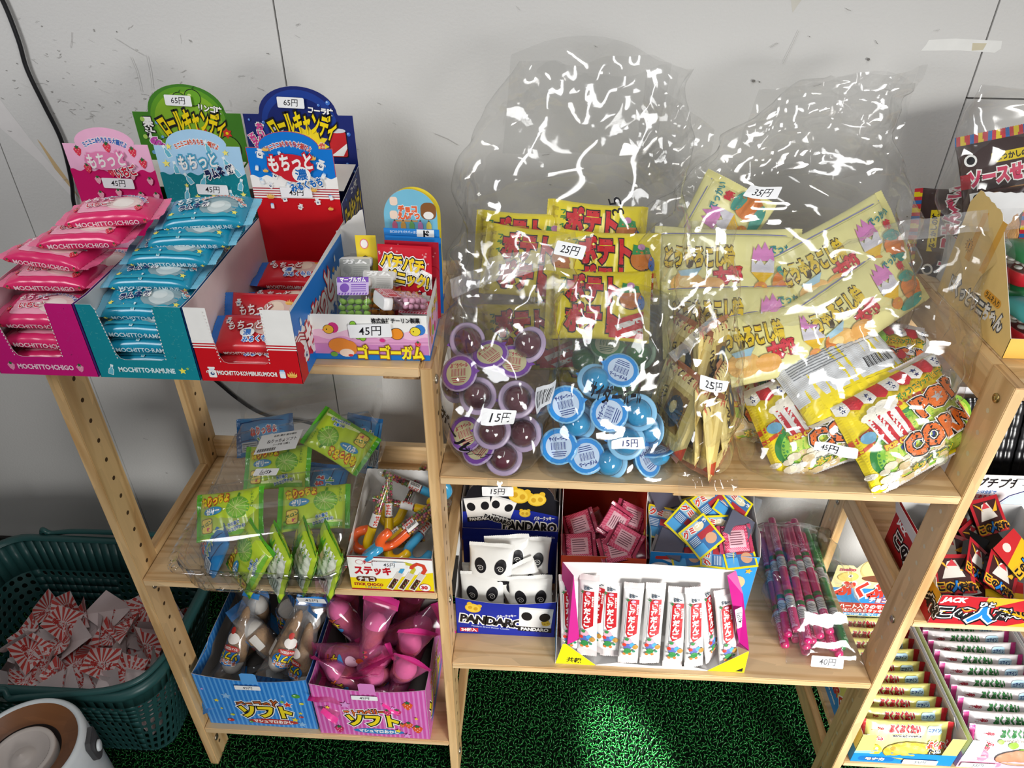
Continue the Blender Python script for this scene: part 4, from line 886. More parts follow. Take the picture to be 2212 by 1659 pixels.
for loc, n, u, tw, lab in (
    ((-.300, .058, .556), (-.15, -.62, .8), (.0, .6, .6), 10, 'green melon pouch face up at the front left of the clear tray, lettering upright'),
    ((-.170, .178, .596), (.15, -.60, .8), (.1, .7, .6), 158, 'green melon pouch upside down at the back right of the clear tray'),
    ((-.188, .078, .555), (.1, -.45, .9), (.1, .7, .5), 14, 'green melon pouch lying across the middle right of the clear tray'),
    ((-.258, .142, .570), (-.05, -.62, .8), (0, .7, .6), 4, 'green melon pouch under the barcode label in the middle of the tray'),
    ((-.266, .016, .514), (-.55, -.75, .38), (.15, -.2, .9), 86, 'green melon pouch stood on end at the tray front, leftmost of four'),
    ((-.226, .012, .516), (-.75, -.60, .25), (.2, -.15, .95), -94, 'green melon pouch on end at the tray front, second of four, white side showing'),
    ((-.192, .022, .518), (-.80, -.52, .25), (.2, -.1, .95), -88, 'green melon pouch stood on end at the tray front, third of four'),
    ((-.158, .016, .518), (-.78, -.58, .25), (.2, -.1, .95), -92, 'green melon pouch stood on end at the tray front, nearest the choco stick box')):
    if 'second' in lab or 'third' in lab or 'nearest' in lab: n = tuple(-c for c in n)
    dup(gp, loc, faceup(n, u, tw), lab, 'green melon pouches in the clear tray', .95)
for loc, n, u, tw, lab in (
    ((-.322, .036, .516), (-.7, -.6, .4), (.1, 0, 1), 80, 'blue pouch stood on end in the front left corner of the clear tray'),
    ((-.298, .208, .576), (-.05, -.7, .7), (0, .7, .6), 8, 'blue pouch lying face up at the back left of the clear tray'),
    ((-.190, .130, .535), (.1, -.5, .9), (.1, .7, .5), 95, 'blue pouch in the shade under the two right-hand green pouches'),
    ((-.152, .222, .555), (.6, -.5, .6), (.1, .4, .8), 80, 'blue pouch stood on end at the back right corner of the clear tray')):
    dup(bp, loc, faceup(n, u, tw), lab, 'blue pouches in the clear tray', .9)

# ------------------------------------------------------------------ stick choco box
sx, sw, sd_ = -.1245, 113, 140
t = thing('choco_stick_box', 'white and yellow open box of candy canes beside the clear tray', 'candy box', (sx, .0012, ZM + .0004))
def sf(p):
    p.rect(0, 0, sw, 66, W_); p.rect(0, 0, sw, 24, ink('#f2d81c')); p.poly([(50, 24), (sw, 40), (sw, 24)], ink('#f2d81c')); p.rect(0, 0, sw, 3, ink('#a6242a')); p.rect(0, 63.5, sw, 66, ink('#7a1d22'))
    p.t('ステッキ', 32, 39, 17, ink('#c01f2a'), 0, .06, [(W_, .09)], w=50); p.rr(8, 17, 36, 27.5, 5, ink('#5a3420')); p.t('チョコ', 22, 22, 10, W_, 0, .04, w=22); p.t('STICK CHOCO', 24, 11.5, 7, ink('#a6242a'), 0, .05, w=40); p.t('準チョコレート', 30, 6, 4, ink('#2a6cb0'), 0, .03, w=22)
    p.ell(16, 55, 5.4, 4.6, ink('#c01f2a'), 16); p.ell(16, 55, 4.8, 4, W_, 16); p.t('チーリン', 32, 55, 8, ink('#c01f2a'), 0, .05, w=22)
    for i, c in enumerate(('#3f9fd0', '#c9c23a', '#d2452f')):
        u = 62 + i * 15; p.line([(u - 10, 4), (u + 8, 38)], 9.5, ink('#e4dcd2')); p.line([(u - 9, 6), (u + 1, 25)], 6.5, ink('#4a2f22')); p.line([(u + 2, 27), (u + 7, 37)], 6.5, ink('#d9d0c6'))
        p.line([(u + 7, 37), (u + 11, 45), (u + 9, 53), (u + 1, 56), (u - 6, 51), (u - 7, 46)], 5.5, ink(c))
        for k in range(7): p.ell(u - 8 + k * 1.5 + (k % 2) * 1.4, 7 + k * 2.7, .9, .9, ink(('#d8627a', '#8cbf5a', '#e8c04a')[k % 3]), 6); p.l -= p.st
    p.ell(101, 10.5, 8, 7.6, ink('#c01f2a'), 18); p.ell(101, 10.5, 7.4, 7, W_, 18); p.t('30', 100, 10.5, 9, ink('#c01f2a'), 0, .06)
fp = wall_panel(t, 'front_panel', XF(0, 0, 0), [(0, 0), (sw, 0), (sw, 66), (0, 66)], W_, card('#e6e4e0'), sf)
sticker(fp, XF(0, 0, 0), 56, 54, '45円', 44, 11, 0, lift=2.6)
wall_panel(t, 'side_panel', SR(sw * .001, 0, 0), [(0, 0), (sd_, 0)] + zig(sd_, 95, 0, 66, 30, .7), W_, card('#e6e4e0'))
wall_panel(t, 'side_panel', SL(0, 0, 0, sd_ * .001), [(0, 0), (sd_, 0)] + zig(sd_, 66, 0, 95, 30, .7), W_, card('#e6e4e0'))
wall_panel(t, 'back_panel', Fr((0, sd_ * .001, 0), (1, 0, 0), (0, 0, 1)), [(0, 0), (sw, 0)] + zig(sw, 95, 0, 95, 30, .9), card('#e6e4e0'), W_)
mb = MB(); mb.box(.0006, sw * .001 - .0006, .0006, sd_ * .001 - .0006, .0002, .0009, card('#dedbd6')); mb.obj('base', t)
beads = [M(c, .35, .4, 'sugar_bead') for c in ('#c2405c', '#d8a032', '#6f9c3c', '#5f3a2c', '#c47a92', '#b98a3a')]
def cane(handle):
    t = thing('candy_cane_tube', 'x', 'candy cane'); mb = MB(); mb.tube([(0, 0, 0), (0, 0, .072), (0, 0, .076), (0, 0, .078)], [.0056, .0056, .004, .001], HARD, 14, False); mb.obj('clear_tube', t)
    q = random.Random(handle); mb = MB()
    for k in range(18):
        for j in range(5):
            a = j * 2 * PI / 4 + k * .8; r = .0034 if j < 4 else 0; c = np.array((r * math.cos(a), r * math.sin(a), .004 + k * .0038)); rr = .0021
            mb.add([tuple(c + rr * np.array(d)) for d in ((1, 0, 0), (-1, 0, 0), (0, 1, 0), (0, -1, 0), (0, 0, 1), (0, 0, -1), (.58, .58, .58), (-.58, .58, .58), (.58, -.58, .58), (-.58, -.58, .58), (.58, .58, -.58), (-.58, .58, -.58), (.58, -.58, -.58), (-.58, -.58, -.58))],
                   [(0, 6, 4), (0, 2, 6), (2, 7, 6), (6, 7, 4), (2, 1, 7), (1, 9, 7), (7, 9, 4), (1, 3, 9), (9, 3, 8), (9, 8, 4), (3, 0, 8), (8, 0, 4), (0, 10, 2), (0, 5, 10), (2, 10, 11), (10, 5, 11), (2, 11, 1), (1, 11, 13), (11, 5, 13), (1, 13, 3), (13, 12, 3), (13, 5, 12), (3, 12, 0), (12, 5, 0)], q.choice(beads), True)
    o = mb.obj('sugar_beads', t); o['kind'] = 'stuff'
    mb = MB(); P = [(0, 0, .010), (0, 0, 0), (0, 0, -.010)] + [(.014 - .014 * math.cos(a), 0, -.010 - .016 * math.sin(a)) for a in np.linspace(.25, PI, 10)] + [(.028, 0, -.002), (.028, 0, 0)]
    rr = [.0062, .0064] + [.0066] * (len(P) - 4) + [.0062, .003]; mb.tube(P, rr, M(handle, .22, .5, 'plastic', coat=.4), 14); mb.obj('curved_handle', t)
    mb = MB(); f = lambda u, v, l: ((.0057 + l * .001) * math.sin(u / 5.7), -(.0057 + l * .001) * math.cos(u / 5.7), v * .001); p = Pr(mb, f, 3, .15, .03); p.rect(-14, 12, 14, 30, ink('#eceae6')); p.t('ステッキ', 0, 21, 8, ink('#d8402a'), 90, .06, w=15); p.rect(5, 14, 10, 28, ink('#8a8684')); mb.obj('wrap_label', t)
    return t
yc, bc, oc = cane('#efc414'), cane('#3d9cc8'), cane('#e8602a')
for src, loc, d, roll, lab in (
    (yc, (-0.103, 0.046, 0.542), (.30, .45, .84), 250, 'candy cane with yellow handle nearest the clear tray, handle turned down'),
    (yc, (-0.081, 0.065, 0.541), (-.05, .62, .78), 180, 'candy cane with yellow handle hooked to the left in the middle of the choco box'),
    (bc, (-0.086, 0.036, 0.535), (.75, .52, .38), 140, 'candy cane with blue handle lying along the front wall, beads to the right'),
    (yc, (-0.036, 0.080, 0.559), (-.88, .12, .10), 200, 'candy cane with yellow handle at the post, tube pointing left'),
    (yc, (-0.062, 0.038, 0.549), (.70, .42, .52), 200, 'candy cane with yellow handle beside the orange one at the right of the choco box'),
    (oc, (-0.056, 0.034, 0.551), (.72, .36, .55), 100, 'candy cane with orange handle at the front right of the choco box'),
    (bc, (-0.040, 0.040, 0.540), (.5, .8, .2), 200, 'candy cane with blue handle at the right wall of the choco box'),
    (bc, (-0.034, 0.120, 0.554), (-.75, .1, .3), 90, 'candy cane with blue handle at the back right of the choco box'),
    (oc, (-0.098, 0.038, 0.522), (.9, .2, .12), 60, 'candy cane with yellow handle lowest at the front wall'),
    (yc, (-0.070, 0.110, 0.526), (.3, .6, .5), 10, 'candy cane with yellow handle behind the others at the back wall')):
    dup(src, loc, aim(d, roll), lab, 'bead-filled candy canes in the choco stick box')

# ------------------------------------------------------------------ bottom shelf: two striped boxes of wafer cones
def cone_box(x0, y0, w, label, c1, c2, c3, blue):
    t = thing('cone_box', label, 'candy box', (x0, y0, ZB + .0004), (0, 0, -.4)); D, H = 172, 139
    base, st = card(c1), ink(c2)
    def stripes(p, W, Ht, step=8.0, wd=3.6):
        u = 2
        while u < W - 2: p.rect(u, .5, min(u + wd, W - .5), Ht, st); p.l -= p.st; u += step
        p.l += p.st
    def fd(p):
        u = 2
        while u < w - 2: p.rect(u, .5, u + 3.2, 124 + 13 * abs((u / w - .5) * 2) ** 2 - .5, st); p.l -= p.st; u += 7.6
        p.l += p.st
        if blue:
            p.t('チョコっと', 92, 62, 21, ink('#b4592a'), 9, .05, [(W_, .22), (K_, .14)], w=70); p.t('ソフト', 102, 42, 36, ink('#ecd52a'), 2, .06, [(W_, .18), (K_, .13)], w=88)
            p.star(142, 66, 10, W_); p.star(142, 66, 8, ink('#cf3a2c')); p.star(134, 73, 5, ink('#8fbf4a')); p.star(129, 63, 4.4, ink('#6a4a9c'))
            p.ell(110, 15, 42, 7.6, ink('#b3322e'), 28); p.t('マシュマロおかし', 110, 15, 10, W_, 0, .05, w=66)
            for u, v, r, c in ((25, 68, 5, '#e8d23a'), (29, 46, 3, '#e8d23a'), (148, 24, 7, '#e8d23a'), (44, 82, 9, '#8fbde6'), (158, 12, 8, '#8fbde6'), (138, 90, 4, '#8fbde6'), (160, 44, 4, '#e8d23a'), (8, 98, 3, '#cfa6e0')): p.star(u, v, r, ink(c), 5, .45, 80)
            for u, v, a, b, c in ((160, 92, 7, 5.4, '#4f9a3c'), (166, 72, 4, 3, '#d8d23a'), (44, 30, 4, 3, '#b9c83a'), (38, 14, 6, 4, '#c0352c'), (72, 12, 3.4, 3, '#4f9a3c'), (160, 34, 4, 2.6, '#c0352c')): p.ell(u, v, a, b, ink(c), 14); p.ell(u - a * .3, v + b * .3, a * .3, b * .25, ink('#f0efe0'), 8)
        else:
            p.t('ストロベリー', 80, 66, 18, ink('#d8662e'), 9, .05, [(W_, .22), (K_, .14)], w=68); p.t('ソフト', 92, 45, 35, ink('#ecd52a'), 2, .06, [(W_, .18), (K_, .13)], w=86)
            p.ell(99, 15, 42, 7.6, ink('#2f7fc0'), 28); p.t('マシュマロおかし', 99, 15, 10, W_, 0, .05, w=66)
            for u, v, r in ((118, 70, 9), (134, 72, 9), (152, 92, 11), (150, 38, 9), (164, 28, 11), (34, 16, 10), (140, 38, 6)): berry(p, u, v, r, ink('#d8582e' if u > 136 else '#c8326a'))
            for u, v, r, c in ((22, 78, 5, '#e8d23a'), (30, 46, 4, '#e8d23a'), (164, 60, 4, '#e8d23a'), (132, 22, 6, '#e8d23a'), (52, 88, 10, '#d99ad6'), (128, 86, 5, '#d99ad6'), (146, 10, 8, '#d99ad6'), (10, 96, 4, '#e0a8dc')): p.star(u, v, r, ink(c), 5, .45, 80)
    top = [(w * (1 - i / 20), 124 + 13 * abs(1 - i / 10) ** 2) for i in range(21)]
    fp = wall_panel(t, 'front_panel', XF(0, 0, 0), [(0, 0), (w, 0)] + top, base, card('#b9b4ae'), fd)
    mb = MB(); mb.plate(Fr((0, -.0004, 0), (1, 0, 0), (0, 0, 1)), [(w / 2 - 14, 118), (w / 2 + 12, 118), (w / 2 + 12, 142), (w / 2 + 8, 145), (w / 2 - 10, 145), (w / 2 - 14, 142)], .5, st); mb.obj('tab', t)
    sticker(fp, XF(0, -.0012, 0), w / 2 - 6, 110, '45円', 42, 11, 1, lift=1.2)
    def sd(p):
        v = 2
        while v < H - 4: p.rect(.5, v, D - .5, v + 3.2, st); p.l -= p.st; v += 7.6
        p.l += p.st; p.t('ソフト', 70, 50, 44, ink('#ecd52a'), 0, .06, [(W_, .16), (K_, .12)], w=110); p.t('チョコっと' if blue else 'ストロベリー', 80, 92, 22, ink('#d8662e'), 0, .05, [(W_, .18), (K_, .13)], w=90); p.ell(80, 18, 60, 9, ink('#2f7fc0'), 24)
    sp_ = [(0, 0), (D, 0), (D, H), (66, H - 2), (54, H - 10), (0, H - 2)]
    wall_panel(t, 'side_panel', SR(w * .001, 0, 0), sp_, base, card('#a9a49e'), sd); wall_panel(t, 'side_panel', SL(0, 0, 0, D * .001), [(D - u, v) for u, v in sp_][::-1], base, card('#a9a49e'), sd)
    for sx in (0, 1):     # striped strip folded over the side
        x = .0006 if sx == 0 else w * .001 - .0006; mb = MB(); f = Fr((x, 0, 0), (0, -1, 0), (0, 0, 1)) if sx else Fr((x, 0, 0), (0, 1, 0), (0, 0, 1))
        sg = -1 if sx else 1; Q = [(sg * a, b) for a, b in ((2, H - 30), (58, H - 34), (70, H - 24), (D, H - 24), (D, H - 1), (66, H - 3), (54, H - 11), (2, H - 4))]
        mb.plate(f, Q if not sx else Q[::-1], .3, base); p = Pr(mb, f, None, .1, .0)
        for k in range(18):
            u = 4 + k * 9.4; lo = H - 30 if u < 56 else H - 23; hi = H - 12 if u < 62 else H - 4; p.poly([(sg * u, lo), (sg * (u + 4), lo), (sg * (u + 5.5), hi), (sg * (u + 1.5), hi)][::sg], st)
        mb.obj('folded_strip', t)
    mb = MB(); mb.box(.0006, w * .001 - .0006, .0006, D * .001, .0002, .001, card('#8f8a86')); mb.box(.001, w * .001 - .001, D * .001 - .001, D * .001 - .0004, .001, H * .001, card('#8f8a86')); mb.obj('base', t)
    return t
cone_box(-.4105, .011, 183, 'blue striped box of wafer cones on the bottom shelf beside the left post', '#2d7fd0', '#5aa2e4', 0, True)
cone_box(-.2215, .004, 183, 'pink striped box of wafer cones on the bottom shelf beside the middle post', '#c956a6', '#d684c4', 0, False)

def wafer(): 
    m = M('#b0875c', .7, .2, 'wafer', var=.2, ns=300).copy(); nt = m.node_tree; N = nt.nodes; b = N['Principled BSDF']; v = N.new('ShaderNodeTexVoronoi'); v.inputs['Scale'].default_value = 240; bp = N.new('ShaderNodeBump'); bp.inputs['Strength'].default_value = .6; bp.inputs['Distance'].default_value = .001
    tc = N.new('ShaderNodeTexCoord'); nt.links.new(tc.outputs['Object'], v.inputs['Vector']); nt.links.new(v.outputs['Distance'], bp.inputs['Height']); nt.links.new(bp.outputs['Normal'], b.inputs['Normal']); return m
WAF = wafer()
def cone(kind):
    """wafer cone in a film sleeve: tip at -z, flat striped seal at +z"""
    blue = kind == 'blue'; t = thing('wafer_cone_packet', 'x', 'candy packet'); c1, c2 = (foil('#2f86d2'), ink('#1d5fa8')) if blue else (foil('#e43c94'), ink('#c02276'))
    mb = MB(); mb.lathe([(.0015, -.062), (.006, -.055), (.0165, .008), (.0185, .010), (.0185, .024), (.0165, .024), (.015, .018)], WAF, 24)
    mb.obj('wafer_cone', t)
    mb = MB(); mb.lathe([(.0165, .020), (.0175, .028), (.0145, .038), (.009, .045), (.0, .048)], M('#efe6da' if blue else '#efb9cc', .7, .2, 'marshmallow'), 20); mb.obj('marshmallow_top', t)
    def sl(z): 
        f = (z + .072) / .140; r = .011 + .0125 * min(1, max(0, f)) ** .7; fl = min(1, max(0, (z - .030) / .034)); e = min(1, max(0, (-.050 - z) / .022)); return r * (1 + .30 * fl) * (1 + .2 * e), r * (1 - .93 * fl) * (1 - .93 * e)
    g = np.random.default_rng(3 if blue else 4); ph = g.uniform(0, 6, 4); P = []; zs = np.linspace(-.076, .068, 30); n = 28
    for z in zs:
        a, b = sl(z); P.append([(a * math.cos(k * 2 * PI / n) * (1 + .03 * math.sin(5 * k * 2 * PI / n + z * 160 + ph[0])), b * math.sin(k * 2 * PI / n) * (1 + .05 * math.sin(4 * k * 2 * PI / n - z * 190 + ph[1])), z) for k in range(n)])
    mb = MB(); mb.grid(P, SLEEVE_B if blue else SLEEVE_P, True, True)
    def f(u, v, l):
        a, b = sl(v * .001); th = u / 20.0; return ((a + l * .001) * math.sin(th), -(b + l * .001) * math.cos(th), v * .001)
    p = Pr(mb, f, 4, .5, .05)
    if blue:
        p.ell(0, 18, 20, 13, ink('#2a78c4'), 22); p.t('チョコっと', 0, 25, 9, ink('#b4592a'), 0, .06, [(W_, .15)], w=30); p.t('ソフト', 0, 15, 13, ink('#ecd52a'), 0, .06, [(K_, .14)], w=32); p.ell(0, 4, 16, 5, ink('#c0352c'), 18); p.t('マシュマロおかし', 0, 4, 5, W_, 0, .05, w=26)
        p.ell(0, -12, 12, 9, ink('#f2ece6'), 18); p.ell(4, -24, 5, 6, ink('#c0352c'), 12); p.rr(26, -6, 40, 20, 1, ink('#d8d4ce'))
    else:
        p.t('ストロベリー', 0, 27, 9, ink('#d8662e'), 0, .06, [(K_, .13)], w=34); p.t('ソフト', 0, 16, 13, ink('#ecd52a'), 0, .06, [(K_, .14)], w=32); p.ell(0, 5, 16, 5, ink('#3f8fd0'), 18); p.ell(0, -14, 12, 11, ink('#f4c6dc'), 18); p.ell(0, -30, 6, 7, ink('#d8582e'), 12)
        for a in (-2, -1, 1, 2): berry(p, a * 8, -44, 4)
    mb.obj('film_sleeve', t)
    for z0, z1, w0 in ((.060, .078, .0305), (-.076, -.086, .0160)):
        mb = MB(); n = 24; P = []
        for i in range(7):
            z = z0 + (z1 - z0) * i / 6; P.append([((-1 + 2 * j / n) * w0 * (1 + .03 * i / 6), .0006 * math.sin(i * 3.1) + .003 * math.sin(j / n * 5 + z0 * 40) * i / 6, z + (.0012 * (j % 2) if i == 6 else 0)) for j in range(n + 1)])
        mb.grid(P, c1, True); q = Pr(mb, lambda u, v, l: tuple(np.array((u, -l - .9 + 3 * math.sin((u * .001 / w0 / 2 + .5) * 5 + z0 * 40) * max(0, (v * .001 - z0) / (z1 - z0)), v)) * .001), 6, .1, .0)
        if z0 > 0:
            for k in range(7): q.rect(-27 + k * 8.4, 60.5, -23.5 + k * 8.4, 77.5, c2)
        mb.obj('end_seal', t)
    return t
SLEEVE_B = clearfilm('clear_sleeve_film', (.93, .95, .97), .9, .06, .10, 1.5); SLEEVE_P = clearfilm('pink_sleeve_film', (.95, .55, .75), .9, .22, .12, 1.5, (.9, .25, .55))
cb, cp = cone('blue'), cone('pink')
for loc, d, roll, lab in (
    ((-.362, .075, .240), (-.15, -.55, -.6), 180, 'cone packet lying with its label upside down at the left front of the blue box'),
    ((-.322, .085, .235), (-.62, .35, .55), 40, 'cone packet with bare wafer tip pointing forward, in the middle of the blue box'),
    ((-.278, .072, .250), (-.30, -.42, -.62), 120, 'cone packet with wafer tip pointing up to the right behind the blue box tab'),
    ((-.352, .140, .225), (.05, .1, 1), 5, 'cone packet standing upright with its label showing at the back of the blue box'),
    ((-.298, .138, .222), (.08, .1, 1), 165, 'cone packet standing upright, barcode side showing, at the back of the blue box'),
    ((-.256, .106, .238), (.30, .15, .9), 80, 'cone packet with blue striped end folded at the right wall of the blue box'),
    ((-.250, .066, .228), (-.15, -.35, -.75), 200, 'cone packet at the right front corner of the blue box'),
    ((-.250, .150, .228), (.15, .2, .95), 10, 'cone packet standing in the back right corner of the blue box'),
    ((-.375, .098, .190), (.4, .8, .1), 50, 'cone packet low at the left wall of the blue box'), ((-.290, .090, .165), (.9, .2, .1), 10, 'cone packet at the bottom of the blue box'), ((-.340, .050, .165), (.9, .4, .1), 10, 'cone packet lying low behind the front of the blue box')):
    dup(cb, loc, aim(d, roll), lab, 'cone packets in the blue striped box')
for loc, d, roll, lab in (
    ((-.130, .060, .288), (.20, .45, .85), 8, 'cone packet standing tallest in the middle of the pink box, its label showing'),
    ((-.168, .055, .255), (-.75, .15, -.35), 100, 'cone packet lying across the left front of the pink box, second up'),
    ((-.160, .032, .225), (-.70, .1, .45), 60, 'cone packet at the left front of the pink box, striped end up'),
    ((-.150, .026, .200), (-.85, -.05, .1), 20, 'cone packet lowest at the left front corner of the pink box'),
    ((-.118, .052, .215), (-.25, -.45, .55), 30, 'cone packet with crumpled end just behind the pink box tab'),
    ((-.082, .040, .240), (.3, -.28, .75), 120, 'cone packet with long striped end at the right front of the pink box'),
    ((-.078, .070, .258), (.3, -.2, .8), 130, 'cone packet with striped end second back at the right wall of the pink box'),
    ((-.084, .092, .272), (.80, .1, .35), 70, 'cone packet lying across the right back of the pink box with lettering showing'),
    ((-.120, .078, .238), (.1, -.70, .6), 20, 'cone packet in the middle of the pink box, its end pointing forward'),
    ((-.178, .104, .270), (-.55, .2, .75), 60, 'cone packet at the left back of the pink box, striped end up'),
    ((-.088, .138, .268), (.3, .3, .85), 40, 'cone packet in the back right corner of the pink box'),
    ((-.190, .140, .262), (-.1, .2, .95), 50, 'cone packet in the back left corner of the pink box'),
    ((-.135, .135, .262), (.1, .2, .95), 90, 'cone packet standing at the back of the pink box'),
    ((-.150, .085, .225), (.8, .4, .2), 90, 'cone packet under the tallest one in the pink box'), ((-.080, .080, .215), (.2, .9, .2), 40, 'cone packet low at the right wall of the pink box'), ((-.170, .070, .190), (.3, .9, .1), 40, 'cone packet at the bottom of the pink box')):
    dup(cp, loc, aim(d, roll), lab, 'cone packets in the pink striped box')

# ------------------------------------------------------------------ shopping basket with lottery tickets
BK = M('#27504f', .38, .45, 'basket_plastic', var=.05)
t = thing('shopping_basket', 'dark teal plastic shopping basket of lottery tickets on the turf beside the shelf', 'basket', (-.655, .100, 0))
def bper(s, z):
    """point on the basket wall; s runs 0..1 round, z is the height"""
    f = z / .282; hx = .142 + .068 * f; hy = .082 + .066 * f; r = .035 + .025 * f
    segs = [2 * (hx - r), PI / 2 * r, 2 * (hy - r), PI / 2 * r] * 2; tot = sum(segs); d = (s % 1) * tot; i = 0
    while d > segs[i]: d -= segs[i]; i += 1
    if i % 2 == 0:
        return [(-hx + r + d, -hy, z), None, (hx, -hy + r + d, z), None, (hx - r - d, hy, z), None, (-hx, hy - r - d, z)][i]
    c = {1: (hx - r, -hy + r, -90), 3: (hx - r, hy - r, 0), 5: (-hx + r, hy - r, 90), 7: (-hx + r, -hy + r, 180)}[i]; a = R(c[2] + d / r * 180 / PI); return (c[0] + r * math.cos(a), c[1] + r * math.sin(a), z)
mb = MB(); NS = 84; rows = [(.002, .012, 0, 0), (.012, .040, .55, .80), (.040, .068, .55, .80), (.068, .096, .55, .80), (.096, .124, .55, .82), (.124, .152, .55, .82), (.152, .168, .62, .62), (.168, .184, .62, .62), (.184, .200, .62, .62), (.200, .216, .62, .62), (.216, .282, 0, 0)]
for za, zb, hw, hh in rows:
    for i in range(NS):
        s0, s1 = i / NS, (i + 1) / NS; u = (i / NS * 4) % 1
        hole = hw > 0 and not (za > .15 and za < .199 and (i % 21) > 9) and not (i % 21 in (20,))
        if not hole: mb.add([bper(s0, za), bper(s1, za), bper(s1, zb), bper(s0, zb)], [(0, 1, 2, 3)], BK, True); continue
        n = 16; A = []; B = []
        for k in range(n):
            a = 2 * PI * (k + .5) / n; ca, sa = math.cos(a), math.sin(a); m = max(abs(ca), abs(sa)); A.append(bper((s0 + s1) / 2 + (s1 - s0) / 2 * ca / m, (za + zb) / 2 + (zb - za) / 2 * sa / m))
            e = 4 if hh > .7 else 2; B.append(bper((s0 + s1) / 2 + (s1 - s0) / 2 * hw * abs(ca) ** (2 / e) * (1 if ca > 0 else -1), (za + zb) / 2 + (zb - za) / 2 * hh * abs(sa) ** (2 / e) * (1 if sa > 0 else -1)))
        mb.add(A + B, [(k, (k + 1) % n, n + (k + 1) % n, n + k) for k in range(n)], BK)
        C = [bper(s0, za), bper(s1, za), bper(s1, zb), bper(s0, zb)]
        for q, kk in ((0, (9, 10)), (1, (13, 14)), (2, (1, 2)), (3, (5, 6))): mb.add([C[q], A[kk[0]], A[kk[1]]], [(0, 1, 2)], BK)
p = Pr(mb, lambda u, v, l: tuple(np.array(bper(u / 1000, v * .001)) * (1 + .0015 * l, 1 + .003 * l, 1)), 8, .9, .1)
wh = ink('#b9c4c2')
V, F_ = glyphs('@F', .03); p.raw((V - V.min(0)) * (26, 34) + (70, 222), F_, wh)
wl = mb.obj('basket_wall', t); so = wl.modifiers.new('thickness', 'SOLIDIFY'); so.thickness = .002; so.offset = 0
mb = MB(); ring = [bper(i / 84, .002) for i in range(84)]; mb.add(ring, [tuple(range(84))], BK); mb.obj('basket_floor', t)
mb = MB(); P = []
for dz, g in ((.266, .000), (.268, .007), (.278, .009), (.285, .006), (.286, -.002), (.280, -.004)):
    P.append([(bper(i / 84, .28)[0] * (1 + g / .19), bper(i / 84, .28)[1] * (1 + g / .13), dz) for i in range(84)])
mb.grid(P, BK, True, True, True); mb.obj('rim', t)
for sy in (-1, 1):     # carrying handle folded down along the long side
    mb = MB(); y = sy * .158; P = [(-.14, y, .268), (-.135, y + sy * .004, .288), (-.128, y, .292), (-.118, y + sy * .003, .282), (-.08, y + sy * .006, .286), (.0, y + sy * .004, .290), (.10, y + sy * .001, .292), (.16, y - sy * .01, .292), (.195, y - sy * .03, .292), (.212, y - sy * .065, .293), (.218, y - sy * .10, .294)]
    if sy < 0: P = [(-.02, y, .262), (-.024, y - .006, .284), (-.014, y - .004, .293), (-.002, y + .004, .286), (.008, y - .004, .278), (.03, y - .006, .284)] + P[6:]
    mb.tube(smooth(P, 5), .0048, BK, 10); mb.obj('handle', t)

RED = ink('#cf4a44'); PAP = M('#ead9d8', .6, .2, 'ticket_paper')
def ticket(kind):
    t = thing('lottery_ticket', 'x', 'lottery ticket', group='lottery tickets in the basket'); s = 33; mb = MB(); an = {'fold': R(64), 'bend': 0, 'flip': R(40)}[kind]
    def f(u, v, l):
        if kind in ('fold', 'flip'):
            d = (u + v) / 1.41421
            if d > 0:
                e = (u - v) / 1.41421; d2, z = d * math.cos(an) - l * math.sin(an), d * math.sin(an) + l * math.cos(an); u, v = (e + d2) / 1.41421, (d2 - e) / 1.41421; return np.array((u, v, z)) * .001
            return np.array((u, v, l)) * .001
        a = u / 30.0; return np.array((30 * math.sin(a), v, 30 * (1 - math.cos(a)) + l + 2 * math.sin(v / 18))) * .001
    V, F = subdiv([(-s, -s), (s, -s), (s, s), (-s, s)], [(0, 1, 3), (1, 2, 3)], 9)
    mb.add([f(u, v, .1) for u, v in V], F, PAP, False); mb.add([f(u, v, -.1) for u, v in V], [q[::-1] for q in F], PAP, False)
    for sg in ((1,) if kind != 'flip' else (-1,)):
        p = Pr(mb, lambda u, v, l: tuple(f(u * sg, v, l * sg)), 8, .25, .04)
        for i in range(0, 32, 2):
            a0, a1 = 2 * PI * i / 32, 2 * PI * (i + 1) / 32; A = []
            for a in (a0, a1):
                m = max(abs(math.cos(a)), abs(math.sin(a))); A.append((s * .99 * math.cos(a) / m, s * .99 * math.sin(a) / m))
            p.poly([(5 * math.cos(a0), 5 * math.sin(a0)), A[0], A[1], (5 * math.cos(a1), 5 * math.sin(a1))], RED); p.l -= p.st
        p.l += p.st; p.t('抽選券', 0, 2, 17, ink('#c23a36'), 0, .04, [(PAP, .12)], w=44)
    mb.obj('paper', t); return t
tk = [ticket(k) for k in ('fold', 'bend', 'flip')]; q = random.Random(11); n = 0; placed = []
lots = []
